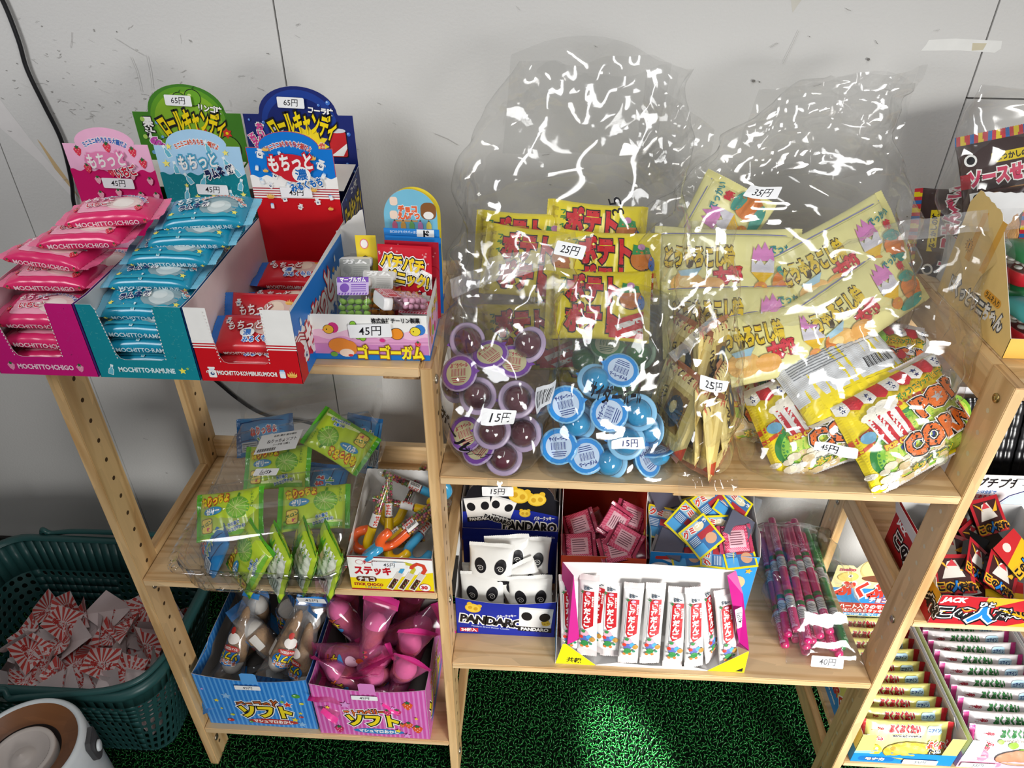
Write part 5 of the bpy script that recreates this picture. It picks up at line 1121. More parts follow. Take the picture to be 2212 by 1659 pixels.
for i in range(112):
    for _ in range(60):
        u, v = q.uniform(-1, 1), q.uniform(-1, 1)
        lay = 0 if i < 34 else 1 if i < 74 else 2; z = (.10, .145, .178)[lay] + q.uniform(-.012, .012) - .02 * (abs(u) > .85)
        hx = .142 + .068 * z / .282 - .040; hy = .082 + .066 * z / .282 - .040; x, y = u * hx, v * hy
        if all((x - a) ** 2 + (y - b) ** 2 > .028 ** 2 for a, b, l in placed if l == lay): break
    placed.append((x, y, lay)); k = q.choices((0, 1, 2), (6, 3, 3))[0]
    tilt = q.uniform(0, 40) if k != 2 else q.uniform(10, 60); nn = Vector((q.uniform(-.6, .6), q.uniform(-1, .35), q.uniform(.5, 1.1)))
    dup(tk[k], (-.655 + x, .10 + y, z), faceup(nn, (q.uniform(-.5, .5), 1, .2), q.choice((-50, -20, 0, 25, 45, 130, 180, 215))), 'red and white rayed lottery ticket, folded, in the dark teal basket', 'lottery tickets in the basket', .86)

# ------------------------------------------------------------------ white lantern speaker in front of the basket
t = thing('lantern_speaker', 'white round lantern speaker with a wooden ring on top, in front of the basket', 'speaker', (-.566, -.152, 0))
WHT = M('#e4ebee', .32, .45, 'plastic', coat=.2); r = .082; h = .305
mb = MB(); mb.lathe([(0, 0), (r - .006, 0), (r, .006), (r, .26), (r - .001, h - .006), (r - .004, h - .001), (r - .008, h), (r - .010, h - .003)], WHT, 64); mb.obj('body', t)
RW = wood('walnut_ring', '#8a5a38', '#5f3820', 0, .5, 14)
mb = MB(); mb.lathe([(r - .010, h - .003), (r - .012, h - .005), (r - .030, h - .0135), (r - .034, h - .016)], RW, 64); mb.obj('wooden_ring', t)
mb = MB(); mb.lathe([(r - .034, h - .016), (r - .036, h - .030), (0, h - .030)], M('#3a3230', .4, .4, 'plastic'), 64); mb.obj('dark_recess', t)
mb = MB(); pf = [(.042, h - .029), (.042, h - .012), (.0405, h - .0105), (.036, h - .0105), (.0345, h - .012)]
mb.lathe(pf, M('#d9cfc8', .4, .4, 'plastic'), 48); P = []
for i, rr in enumerate(np.linspace(.0345, .0001, 12)): P.append([(rr * math.cos(k * PI / 60), rr * math.sin(k * PI / 60), h - .012 + (.0006 if k % 2 else 0) * (rr > .014) - .006 * math.sin(i / 11 * PI) + (.004 if rr < .014 else 0)) for k in range(120)])
mb.grid(P, M('#d2c8c2', .4, .4, 'plastic'), True, True); mb.obj('diffuser_disc', t)
mb = MB(); a0 = R(22); e = Vector((math.cos(a0), math.sin(a0), 0)); g = Vector((-math.sin(a0), math.cos(a0), 0)); P = []
def sh(u, v, w): return tuple(e * (math.sqrt(max(0, (r + w) ** 2 - u * u))) + g * u + Vector((0, 0, v)))
O = [(.015 * math.cos(R(a)), .262 + .015 * math.sin(R(a))) for a in range(180, 361, 20)] + [(.017, .288), (.013, .296), (-.013, .296), (-.017, .288)]
mb.add([sh(u, v, .006) for u, v in O], [tuple(range(len(O)))], M('#4a4a4c', .5, .3, 'plastic')); mb.grid([[sh(u, v, 0) for u, v in O], [sh(u, v, .006) for u, v in O]], M('#4a4a4c', .5, .3, 'plastic'), False, True); hd = mb.obj('handle_mount', t)
mb = MB(); P = [[sh(.008 * s * math.cos(a), .268 + .008 * s * math.sin(a), w) for a in np.linspace(0, 2 * PI, 25)[:-1]] for s, w in ((1, .0062), (1, .0085), (.8, .0095), (.05, .0095))]; mb.grid(P, WHT, True, True); mb.obj('button', hd)

# ------------------------------------------------------------------ clear bags on the upper shelf of the right bay
class Creases:
    """straight folds in random directions, as in crumpled film"""
    def __init__(s, seed, n=9, amp=.004, wl=(.03, .10), spread=1):
        g = np.random.default_rng(seed); s.n = g.normal(0, 1, (n, 3)); s.n /= np.linalg.norm(s.n, axis=1)[:, None]; s.w = g.uniform(*wl, n); s.p = g.uniform(0, 1, n); s.a = amp * g.uniform(.3, 1, n) * (s.w / wl[1]) ** .6
    def __call__(s, P):
        t = P @ s.n.T / s.w + s.p; return ((2 * np.abs(2 * (t - np.floor(t)) - 1) - 1) * s.a).sum(-1)
def bag(parent, name, rings, mat=None, nt=56, nk=46, seed=1, amp=.004, wl=(.03, .10), topfade=True, bottom=True):
    """film tube through rings (z, cx, cy, a, b, e): half-widths a, b, squareness e; returns the point grid"""
    rings = np.array(rings, float); t0 = np.linspace(0, 1, len(rings)); tt = np.linspace(0, 1, nk)
    C = np.stack([np.interp(tt, t0, rings[:, i]) for i in range(6)], 1); th = np.linspace(0, 2 * PI, nt, endpoint=False)
    c, s = np.cos(th), np.sin(th); P = np.zeros((nk, nt, 3)); N = np.zeros((nk, nt, 3))
    for k in range(nk):
        z, cx, cy, a, b, e = C[k]; x = np.sign(c) * np.abs(c) ** (2 / e); y = np.sign(s) * np.abs(s) ** (2 / e)
        P[k, :, 0] = cx + a * x; P[k, :, 1] = cy + b * y; P[k, :, 2] = z; N[k, :, 0] = c; N[k, :, 1] = s
    d = Creases(seed, 10, amp, wl)(P.reshape(-1, 3)).reshape(nk, nt)[..., None]; f = Creases(seed + 50, 4, amp * .22, (.02, .045))(P.reshape(-1, 3)).reshape(nk, nt)[..., None]
    g = np.minimum(1, np.minimum(C[:, 3], C[:, 4]) / .02)[:, None, None]; low = np.minimum(1, tt * 6 + .15)[:, None, None]
    P = P + N * (d + f) * np.maximum(g, .25) * low; P[:, :, 2] += (Creases(seed + 9, 5, .006, (.05, .12))(P.reshape(-1, 3)).reshape(nk, nt)) * (tt[:, None] ** 2)
    P[:, :, 2] = np.maximum(P[:, :, 2], C[0, 0])
    mb = MB(); mb.grid(P, mat or FILM, True, True)
    if bottom: mb.add(P[0], [tuple(range(nt))[::-1]], mat or FILM)
    o = mb.obj(name, parent); return o, P
def gsurf(P, k0, j0, ku, jv):
    """surface on a bag grid: u mm along theta, v mm up, from grid cell (k0, j0)"""
    nk, nt = P.shape[:2]
    def at(k, j):
        k = min(max(k, 0), nk - 1.001); i0 = int(math.floor(j)); kk = int(k); fj, fk = j - i0, k - kk
        q = lambda a, b: P[min(a, nk - 1), b % nt]
        return q(kk, i0) * (1 - fk) * (1 - fj) + q(kk + 1, i0) * fk * (1 - fj) + q(kk, i0 + 1) * (1 - fk) * fj + q(kk + 1, i0 + 1) * fk * fj
    def f(u, v, l):
        k, j = k0 + v * ku, j0 + u * jv; p = at(k, j); n = np.cross(at(k, j + .6) - at(k, j - .6), at(k + .6, j) - at(k - .6, j)); n /= max(np.linalg.norm(n), 1e-9); return tuple(p + n * l * .001)
    return f
def lay(P, pt, r=.05):
    """grid index nearest to a point, and mm scales there"""
    nk, nt = P.shape[:2]; d = np.linalg.norm(P - np.array(pt), axis=2); k, j = np.unravel_index(np.argmin(d), d.shape); k = min(max(k, 2), nk - 3)
    dk = np.linalg.norm(P[k + 1, j] - P[k - 1, j]) / 2; dj = np.linalg.norm(P[k, (j + 1) % nt] - P[k, (j - 1) % nt]) / 2
    return gsurf(P, k, j, .001 / dk, .001 / dj)
def film_strip(parent, name, A, B, n=24, m=6, mat=None, wob=.003, seed=1):
    """ribbed sealed strip of film between polylines A and B"""
    A = np.array(smooth(A, 8)); B = np.array(smooth(B, 8)); cr = Creases(seed, 6, wob, (.02, .06)); P = np.array([A * (1 - f) + B * f for f in np.linspace(0, 1, m)]); nr = np.cross(B[0] - A[0], A[-1] - A[0]); nr /= np.linalg.norm(nr)
    P = P + nr * (cr(P.reshape(-1, 3)).reshape(P.shape[:2])[..., None] + (.0007 * (np.arange(P.shape[1]) % 2))[None, :, None])
    mb = MB(); mb.grid(P, mat or SEAL, False); return mb.obj(name, parent), P

# ---- yellow potato snack packets in the tall bag
def ytop(p):
    p.rr(-58, -40, -50, 36, 1, ink('#c9b416')); p.vt('フライ', -44, 20, 8, ink('#2c8a3a'), .05)
    p.t('ポテト', -8, 18, 34, ink('#d0232a'), 0, .07, [(K_, .12)], w=66); p.t('ポテト', -8, -18, 34, ink('#d0232a'), 0, .07, [(K_, .12)], w=66)
    p.ell(38, 8, 15, 14, K_, 20); p.ell(38, 8, 14, 13, ink('#c8742a'), 20); p.poly([(26, 14), (28, 27), (48, 24), (50, 16)], ink('#2f8f4a')); p.ell(52, 4, 5, 9, ink('#3a6fc0'), 12); p.ell(38, 24, 5, 4, ink('#c98ab8'), 10)
    p.poly([(14, -22), (56, -6), (56, -40), (14, -40)], ink('#d0232a')); p.poly([(20, -26), (56, -12), (56, -18), (24, -32)], W_); p.poly([(28, -36), (56, -26), (56, -32), (36, -40)], W_)
yp = pack(thing('potato_snack_packet', 'x', 'snack packet'), 128, 90, 26, 8, foil('#f0dc1e', .22), foil('#d9c518', .25), ytop, None, None, 2.3, 2.6, .5, .9, 31, L=5)
U3 = (0, .55, .8)
for loc, n, tw, lab in (
    ((.186, .226, .905), (.05, -.85, .5), -3, 'yellow packet highest and farthest back in the tall bag'),
    ((.203, .186, .884), (.08, -.8, .55), 0, 'yellow packet with its whole right end showing, in the middle of the tall bag'),
    ((.190, .148, .850), (.02, -.78, .6), -1, 'yellow packet lowest at the front right of the tall bag, above the blue jelly bag'),
    ((.108, .190, .884), (-.1, -.8, .5), -6, 'yellow packet at the left of the tall bag, behind the ribbed film seam'),
    ((.096, .222, .892), (-.05, -.85, .45), -2, 'yellow packet hidden behind the left one in the tall bag'),
    ((.105, .150, .800), (-.05, -.8, .5), 4, 'yellow packet low in the tall bag behind the purple jelly bag'),
    ((.200, .160, .775), (.05, -.8, .5), -4, 'yellow packet low in the tall bag behind the blue jelly bag'),
    ((.160, .225, .800), (.05, -.8, .5), 4, 'yellow packet at the bottom back of the tall bag')):
    dup(yp, loc, faceup(n, U3, tw), lab, 'yellow potato packets in the tall clear bag')
t = thing('clear_bag', 'tall open clear bag of yellow packets against the wall beside the gum box', 'plastic bag')
o, P = bag(t, 'bag_film', [(.6925, .150, .190, .125, .075, 4), (.75, .148, .192, .132, .085, 3.6), (.86, .146, .200, .136, .080, 3.2), (.95, .145, .215, .140, .066, 3), (1.00, .150, .232, .136, .056, 2.6), (1.06, .172, .262, .118, .046, 2.4), (1.10, .185, .285, .104, .040, 2.2)], seed=4, amp=.007, wl=(.05, .16), nt=110, nk=84)
mb = MB(); p = Pr(mb, lay(P, (.205, .150, .975)), 4, .6, .1); p.t('35', 0, 0, 20, K_, 100, .0, w=22); mb.obj('handwritten_price', t)
A = [(.06, .318, 1.00), (.07, .328, 1.05), (.075, .335, 1.09)]; B = [(.24, .33, 1.02), (.27, .335, 1.06), (.285, .34, 1.085)]
cr = Creases(14, 10, .007, (.05, .14)); Pf = np.array([[(.062 + .200 * u + .01 * v, .318 + .012 * v, .985 + .118 * v + .022 * math.sin(PI * min(1, u * 1.1)) * v - .03 * max(0, u - .75) * v) for u in np.linspace(0, 1, 40)] for v in np.linspace(0, 1, 26)])
Pf[..., 1] += cr(Pf.reshape(-1, 3)).reshape(Pf.shape[:2]); mb = MB(); mb.grid(Pf, FILM, True); mb.obj('bag_flap', t)
Pf = np.array([[(.235 + .095 * u, .295 + .015 * u - .02 * v, .955 + .135 * v - .045 * u * v - .02 * u) for u in np.linspace(0, 1, 24)] for v in np.linspace(0, 1, 24)]); Pf[..., 1] += Creases(15, 9, .008, (.03, .09))(Pf.reshape(-1, 3)).reshape(Pf.shape[:2]); mb = MB(); mb.grid(Pf, FILM, True); mb.obj('bag_flap', t)

# ---- pale yellow corn snack packets
def ptop(p):
    p.rect(-82, 38, 82, 39.2, ink('#8e8fc4')); p.rect(-82, 36, 82, 36.5, ink('#c9c98a'))
    p.t('とうもろこし輪', -36, 10, 24, ink('#e6c52a'), 0, .07, [(ink('#4a3a1c'), .13)], w=84, yx=1.1); p.t('太郎', -2, -12, 19, ink('#d0303f'), 6, .09, [(ink('#7a1a24'), .13)], w=36)
    p.ell(-50, -24, 20, 15, ink('#e9b968'), 20); p.ell(-20, -26, 16, 11, ink('#e3a958'), 18); p.ell(-52, -22, 8, 6, ink('#f1d592'), 12); p.poly([(-62, -8), (-34, -4), (-40, -14), (-58, -14)], ink('#9fc6d8'))
    p.poly([(28, 24), (30, 18), (34, 27), (38, 20), (42, 30), (47, 19), (52, 25), (54, 6), (26, 6)], ink('#d987c4')); p.poly([(26, 8), (31, 2), (36, 9), (42, 1), (48, 9), (54, 6), (54, -8), (26, -8)], ink('#d6d3dc')); p.poly([(26, -8), (54, -8), (44, -18), (42, -34), (36, -34), (36, -18)], ink('#e6b91e'))
    p.ell(39, -26, 8, 7, ink('#d98a3a'), 12); p.t('でっかい', 66, 22, 12, ink('#2f8a8f'), 6, .03, w=36); p.t('輪', 72, 9, 12, ink('#d0303f'), 6, .06)
    p.ell(70, -20, 17, 18, ink('#d9803a'), 20); p.ell(72, -6, 15, 7, ink('#4a9a8a'), 16, rot=-14); p.ell(60, -36, 20, 7, ink('#4a9a8a'), 16)
pp = pack(thing('corn_snack_packet', 'x', 'snack packet'), 180, 98, 34, 9, foil('#ece6a0', .26), foil('#e3dc92', .28), ptop, None, None, 2.3, 2.6, .5, 1.1, 41, L=6)
for loc, n, tw, lab in (
    ((.350, .196, .884), (-.02, -.82, .5), 0, 'pale yellow packet with pink brush fully showing, at the left of the corn bag'),
    ((.362, .156, .832), (.0, -.8, .55), 3, 'pale yellow packet just below the one with the brush showing'),
    ((.330, .236, .888), (-.15, -.85, .4), 62, 'pale yellow packet standing on its corner at the back, pointed top up'),
    ((.485, .206, .895), (.12, -.8, .5), 30, 'pale yellow packet tilted up to the right at the top of the corn snack bag'),
    ((.508, .170, .850), (.15, -.76, .55), 36, 'pale yellow packet tilted up to the right, just behind the popcorn'),
    ((.410, .135, .815), (.05, -.72, .6), 12, 'pale yellow packet lowest in the corn snack bag, above the popcorn'),
    ((.360, .225, .780), (0, -.85, .4), 0, 'pale yellow packet under the others at the back left'), ((.480, .235, .785), (0, -.85, .4), 4, 'pale yellow packet under the others at the back right')):
    dup(pp, loc, faceup(n, U3, tw), lab, 'pale corn snack packets')
t = thing('clear_bag', 'large crumpled clear bag of pale yellow packets with its top twisted to the right', 'plastic bag')
o, P = bag(t, 'bag_film', [(.6925, .412, .225, .150, .048, 4), (.76, .412, .215, .165, .070, 3.6), (.86, .412, .205, .172, .072, 3.2), (.93, .412, .215, .165, .064, 2.8), (.99, .425, .240, .125, .048, 2.4), (1.04, .445, .268, .085, .036, 2.2), (1.075, .470, .285, .048, .028, 2.2), (1.088, .500, .290, .040, .020, 2.2)], seed=9, amp=.009, wl=(.035, .12), nt=110, nk=90)
sticker(t, lay(P, (.379, .165, 1.000)), 0, 0, '35円', 44, 17, -6, 4, lift=1.2)
Pf = np.array([[(.36 + .20 * u + .02 * v, .30 + .01 * v, .97 + .10 * v + .03 * u * v) for u in np.linspace(0, 1, 34)] for v in np.linspace(0, 1, 24)]); Pf[..., 1] += Creases(25, 10, .009, (.03, .1))(Pf.reshape(-1, 3)).reshape(Pf.shape[:2]); mb = MB(); mb.grid(Pf, FILM, True); mb.obj('bag_flap', t)

# ---- popcorn
def poptop(p):
    Y, RD, NB = ink('#f2dc14'), ink('#cf1f2c'), ink('#22306e')
    p.rect(-58, -70, 58, 52, Y); p.poly([(-58, 10), (-10, 34), (58, 30), (58, 24), (-10, 28), (-58, 2)], ink('#d9502a')); p.poly([(-58, -6), (-30, 6), (-30, 2), (-58, -12)], ink('#d9502a'))
    p.ell(8, -24, 60, 46, ink('#2f8a3a'), 30, 20, 200, 12); p.ell(10, -26, 57, 43, ink('#8cc63f'), 30, 0, 360, 12); p.ell(12, -28, 52, 38, ink('#c9df5a'), 30, 0, 360, 12)
    q = random.Random(12)
    for i in range(60):
        u, v = q.uniform(-58, 20), q.uniform(-70, -38)
        if v > -44 and u > -20: continue
        r = q.uniform(3.5, 7); p.ell(u, v, r, r * .85, ink(q.choice(('#f4eee0', '#e9dfc6', '#fbf8f0', '#d8c090'))), 9); p.l -= p.st * .6
    p.poly([(-32, -18), (-40, 28), (-8, 36), (-6, -16)], W_)
    for i in range(4): p.poly([(-31 + i * 8, -17), (-38 + i * 9, 29), (-34 + i * 9, 30), (-27 + i * 8, -17)], RD); p.l -= p.st
    p.l += p.st
    for u, v in ((-36, 32), (-28, 38), (-18, 40), (-10, 37), (-22, 34)): p.ell(u, v, 7, 6, ink('#f6f1e2'), 10)
    p.ell(-44, 8, 7, 8, ink('#6aa6c8'), 12); p.t('POP CORN', -20, -14, 9, ink('#e8c62a'), 0, .08, [(ink('#c03a1e'), .16)], w=32)
    og = ink('#e8722a'); p.t('POP', 32, 16, 36, og, 8, .05, [(W_, .13), (K_, .10)], w=54); p.ell(32, 16, 9, 10, og, 18); p.star(32, 16, 8, ink('#b9babb'))
    p.t('CORN', 18, -26, 40, og, 6, .05, [(W_, .13), (K_, .10)], w=76); p.t('ポップコーン', 2, -56, 10, ink('#d8b81e'), 6, .05, [(ink('#3a7a2c'), .14)], w=46); p.t('ポップ! スナップ! コーン!', 26, 42, 9, ink('#2f8a3a'), 6, .05, [(ink('#f0b41e'), .16)], w=60)
    u = -58; k = 0
    while u < 56:
        c = RD if k % 2 else W_; p.poly([(u, 66), (u, 52), (u + 6.5, 47), (u + 13, 52), (u + 13, 66)], c); 
        if not k % 2: p.star(u + 6.5, 60, 3.4, NB); p.star(u + 6.5, 54, 3.0, NB); p.l -= 2 * p.st
        p.l -= p.st; u += 13; k += 1
def popback(p):
    p.rect(-58, -40, 58, 46, ink('#d9dcdf')); p.rect(-58, -66, 58, -44, ink('#f2dc14'))
    for i in range(9):
        p.rect(-50, 30 - i * 4, 10 - (i * 13) % 25, 31.4 - i * 4, ink('#7f8388')); p.l -= p.st
    p.rr(-50, 34, -4, 41, 3, ink('#d0455a')); p.rect(20, 10, 48, 34, W_); p.t('名称 スナック菓子', 30, 38, 5, K_, 0, .02, w=34)
    for i in range(4): p.line([(-6, 10 + i * 5), (46, 10 + i * 5)], .5, ink('#55585c')); p.l -= p.st
    for i in range(20): p.rect(18 + i * 1.5, -30, 18 + i * 1.5 + .5 + .5 * ((i * 5) % 3 == 0), -14, K_); p.l -= p.st
    u = -58; k = 0
    while u < 56: p.poly([(u, 66), (u, 52), (u + 6.5, 47), (u + 13, 52), (u + 13, 66)], ink('#cf1f2c') if k % 2 else W_); p.l -= p.st; u += 13; k += 1
def popcorn():
    """bag sealed top and bottom: built as a pack with its seals at the ends of u, printed turned a quarter"""
    t = thing('popcorn_packet', 'x', 'snack packet'); turn = lambda f: (lambda p: f(Pr(p.mb, lambda u, v, l: p.f(-v * .84, u * 1.27, l), p.L, p.l, p.st)))
    return pack(t, 122, 152, 44, 6, foil('#f2dc14', .2), foil('#efe9ea', .25), turn(poptop), None, turn(popback), 2.3, 2.4, .5, 1.3, 51, L=6, curl=3)
pc = popcorn()
U4 = (0, .5, .85)
for loc, n, tw, lab in (
    ((.553, .060, .752), (.10, -.75, .65), -62, 'popcorn packet nearest the right post with blue figures scrawled across it'),
    ((.462, .078, .742), (-.12, -.72, .6), -66, 'popcorn packet with the price label, second at the front'),
    ((.408, .128, .738), (-.2, -.72, .6), -84, 'popcorn packet lying at the left, just beside the paper cracker bag'),
    ((.482, .118, .792), (.05, .45, -.88), 62, 'popcorn packet turned over, its white back lying on top'),
    ((.535, .150, .772), (.08, -.74, .66), -96, 'popcorn packet behind on the right with half its name showing'),
    ((.520, .205, .770), (.0, -.8, .55), -96, 'popcorn packet at the very back, only its starred top edge showing'),
    ((.400, .180, .762), (-.1, -.8, .5), -86, 'popcorn packet at the back left beside the pale packets'),
    ((.535, .110, .745), (.1, -.72, .66), -72, 'popcorn packet between the scrawled one and the back row'),
    ((.455, .172, .755), (.05, -.8, .55), -88, 'popcorn packet in the middle under the white turned-over one')):
    o = dup(pc, loc, faceup(n, U4, tw), lab, 'popcorn packets in the front bag')
    if 'scrawled across' in lab:
        mb = MB()
        def f(u, v, l): x, y = -v * .84, u * 1.27; return (x * .001, y * .001, (22 * math.sqrt(max(0, 1 - (abs(x) / 55) ** 2.4)) * max(0, 1 - (abs(y) / 74) ** 2.3) ** .43 + 1.6 + l) * .001)
        q = Pr(mb, f, 4, .1, .05); q.t('207', 6, -24, 27, ink('#1f3f9a'), 12, .02, w=60, sh=.25); mb.obj('scrawled_figures', o)
t = thing('clear_bag', 'wide clear bag of popcorn with a ribbed seam leaning over the right post', 'plastic bag')
o, P = bag(t, 'bag_film', [(.6925, .485, .095, .115, .085, 3.6), (.72, .480, .098, .128, .094, 3.4), (.78, .480, .110, .134, .098, 3.2), (.84, .492, .128, .128, .086, 3.0), (.89, .520, .150, .112, .066, 2.6), (.925, .560, .172, .095, .044, 2.4), (.945, .592, .190, .084, .020, 2.2)], seed=13, amp=.008, wl=(.04, .14), nt=110, nk=84)
sticker(t, lay(P, (.445, .000, .752)), 0, 0, '45円', 40, 13, 2, 5, lift=.9)
film_strip(t, 'ribbed_seam', [(.515, .172, .930), (.56, .170, .938), (.60, .168, .946), (.64, .166, .952), (.672, .162, .958)], [(.520, .186, .948), (.56, .186, .956), (.60, .186, .964), (.64, .186, .970), (.676, .182, .974)], seed=3)
Pf = np.array([[(.585 + .075 * u - .01 * v, .165 - .075 * v + .02 * u * v, .955 - .16 * v) for u in np.linspace(0, 1, 22)] for v in np.linspace(0, 1, 30)]); Pf[..., 0] += Creases(35, 9, .006, (.03, .08))(Pf.reshape(-1, 3)).reshape(Pf.shape[:2]); Pf[..., 1] += Creases(36, 9, .006, (.03, .08))(Pf.reshape(-1, 3)).reshape(Pf.shape[:2])
mb = MB(); mb.grid(Pf, FILM, True); mb.obj('bag_flap', t)

# ---- jelly cups
def cup(name, jelly, rim, lidc, lidin, txt, txtc):
    t = thing(name, 'x', 'jelly cup'); r = .0165
    mb = MB(); mb.lathe([(0, -.0185), (.006, -.0175), (.011, -.0145), (.0145, -.009), (.016, -.003), (.0162, 0), (0, 0)], jelly, 24); mb.obj('jelly', t)
    mb = MB(); mb.lathe([(.0004, -.0192), (.0066, -.0182), (.0118, -.015), (.0153, -.0094), (.0168, -.003), (.0172, .0002)], HARD, 24); mb.obj('clear_cup', t)
    mb = MB(); mb.lathe([(.0166, -.0012), (.0212, -.0010), (.0224, .0), (.0221, .0010), (.0168, .0010)], rim, 28); mb.obj('cup_rim', t)
    mb = MB(); n = 40; P = [[(rr * (1 + (.035 if (k % 2 and rr > .02) else 0)) * math.cos(k * 2 * PI / n), rr * (1 + (.035 if (k % 2 and rr > .02) else 0)) * math.sin(k * 2 * PI / n), z) for k in range(n)] for rr, z in ((.0001, .0016), (.012, .0016), (.0195, .0013), (.0218, .0004))]; mb.grid(P, lidc, False, True)
    p = Pr(mb, Fr((0, 0, .0016), (1, 0, 0), (0, 1, 0)), None, .1, .03); p.ell(0, 0, 15.5, 15.5, lidin, 28); p.t(txt, 0, 9, 5.6, txtc, 0, .06, w=22)
    for i in range(14): p.rect(-9 + i * 1.3, -4, -9 + i * 1.3 + .4 + .4 * ((i * 5) % 3 == 0), 5, txtc); p.l -= p.st
    for i in range(3): p.rect(-9 + i, -7 - i * 2.4, 9 - i, -6 - i * 2.4, txtc); p.l -= p.st
    p.poly([(19.5, -4), (26, 0), (19.5, 4)], lidc); mb.obj('foil_lid', t); return t
GJ = M('#5c1a2e', .1, .6, 'jelly', var=.12, sss=.2); SJ = M('#1fa6e0', .1, .6, 'jelly', var=.06, sss=.3); MJ = M('#3f9a45', .1, .6, 'jelly', var=.06, sss=.2)
RIMW = M('#b7a3c2', .3, .5, 'cup_plastic'); RIMB = M('#8fcbef', .3, .5, 'cup_plastic')
gc = cup('grape_jelly_cup', GJ, RIMW, foil('#7a3fa8', .28), ink('#c9c49a'), 'ぶどうボール', ink('#b0324a')); sc_ = cup('soda_jelly_cup', SJ, RIMB, foil('#2f8fdc', .28), ink('#c2d6ec'), 'サイダーボール', ink('#2b3f8a')); mc = cup('melon_jelly_cup', MJ, M('#a9cfae', .3, .5, 'cup_plastic'), foil('#3f9a4a', .28), ink('#dfe6c4'), 'メロンボール', ink('#2f6b3c'))
def cups(src, rows, what, grp):
    for loc, d, roll, lab in rows: dup(src, loc, aim(d, roll), lab, grp)
FR = (0, -.75, .6)
cups(gc, [
    ((.050, .040, .783), (.1, .75, -.55), 0, 'purple jelly cup dome forward at the left, level with the barcode label'),
    ((.028, .052, .806), (-.25, -.6, .7), 20, 'purple jelly cup with its foil lid showing at the upper left of the purple bag'),
    ((.090, .072, .812), (.15, -.45, .85), -20, 'purple jelly cup lid up at the top of the purple bag, under the twisted film'),
    ((.096, .040, .780), (-.1, .75, -.5), 0, 'purple jelly cup dome forward just above the price label'),
    ((.068, .020, .748), (-.05, .8, -.5), 0, 'purple jelly cup dome forward just below the price label'),
    ((.036, .028, .736), (-.35, -.65, .6), 40, 'purple jelly cup with its lid turned to the left post, below the price label'),
    ((.082, .014, .7135), (.0, .75, -.62), 0, 'purple jelly cup dome forward at the very bottom of the purple bag'),
    ((.052, .018, .724), (-.4, -.5, .7), 80, 'purple jelly cup lid up and left, second from the bottom of the purple bag'),
    ((.104, .030, .738), (.2, .7, -.5), 0, 'purple jelly cup at the lower right of the purple bag'),
    ((.062, .076, .818), (-.1, -.3, .9), 60, 'purple jelly cup lid up in the middle of the top layer'),
    ((.020, .080, .770), (.4, .5, -.4), 0, 'purple jelly cup against the middle post'),
    ((.114, .062, .765), (-.5, .5, .4), 0, 'purple jelly cup beside the barcode of the purple bag'),
    ((.108, .088, .826), (.4, .5, -.5), 0, 'purple jelly cup in the shadow at the upper right of the purple bag'),
    ((.034, .092, .826), (-.3, .6, -.4), 0, 'purple jelly cup in the shadow at the upper left of the purple bag'),
    ((.070, .056, .756), (.2, .3, .9), 0, 'purple jelly cup in the core of the purple bag'), ((.072, .092, .790), (.2, .3, .9), 0, 'purple jelly cup deep in the purple bag'), ((.060, .060, .714), (.2, .3, .9), 0, 'purple jelly cup at the back of the purple bag bottom')], '', 'grape jelly cups in the purple bag')
t = thing('clear_bag', 'clear bag of purple jelly cups hanging narrow over the shelf edge by the middle post', 'plastic bag')
o, P = bag(t, 'bag_film', [(.6925, .078, .018, .020, .016, 2.4), (.705, .074, .022, .042, .030, 2.4), (.735, .070, .034, .058, .040, 2.4), (.78, .068, .050, .068, .052, 2.4), (.82, .068, .068, .070, .052, 2.4), (.855, .072, .084, .066, .040, 2.3), (.88, .080, .094, .058, .026, 2.2), (.905, .092, .100, .060, .010, 2.2)], seed=17, amp=.0045, wl=(.025, .08), nt=96, nk=80)
sticker(t, lay(P, (.079, .000, .783)), 0, 0, '15円', 36, 17, -7, 5, lift=1.2)
mb = MB(); p = Pr(mb, lay(P, (.124, .030, .795)), 5, 1.0, .08); p.rect(-14, -14, 14, 14, M('#cfd2d6', .5, .3, 'label_paper'))
for i in range(12): p.rect(-11 + i * 1.9, -10, -11 + i * 1.9 + .7 + .6 * ((i * 5) % 3 == 0), 8, K_); p.l -= p.st
mb.obj('barcode_label', t)
mb = MB(); p = Pr(mb, lay(P, (.024, .010, .758)), 4, .8, .08); p.t('ボール', 0, 0, 24, ink('#1b1820'), -42, .03, w=56); p.t('グレープ', 22, -26, 14, ink('#1b1820'), -42, .02, w=30); mb.obj('black_lettering', t)
film_strip(t, 'ribbed_seam', [(.052, .094, .905), (.085, .086, .912), (.118, .088, .922), (.136, .092, .920)], [(.060, .100, .930), (.090, .096, .940), (.120, .098, .938), (.132, .100, .932)], seed=5)
mb = MB(); Pf = np.array([[(.064 + .024 * u, -.004 - .004 * v, .698 - .03 * v * (1 - abs(u - .5))) for u in np.linspace(0, 1, 10)] for v in np.linspace(0, 1, 8)]); Pf[..., 1] += Creases(8, 6, .003, (.01, .03))(Pf.reshape(-1, 3)).reshape(Pf.shape[:2]); mb.grid(Pf, FILM, True); mb.obj('film_tail', t)
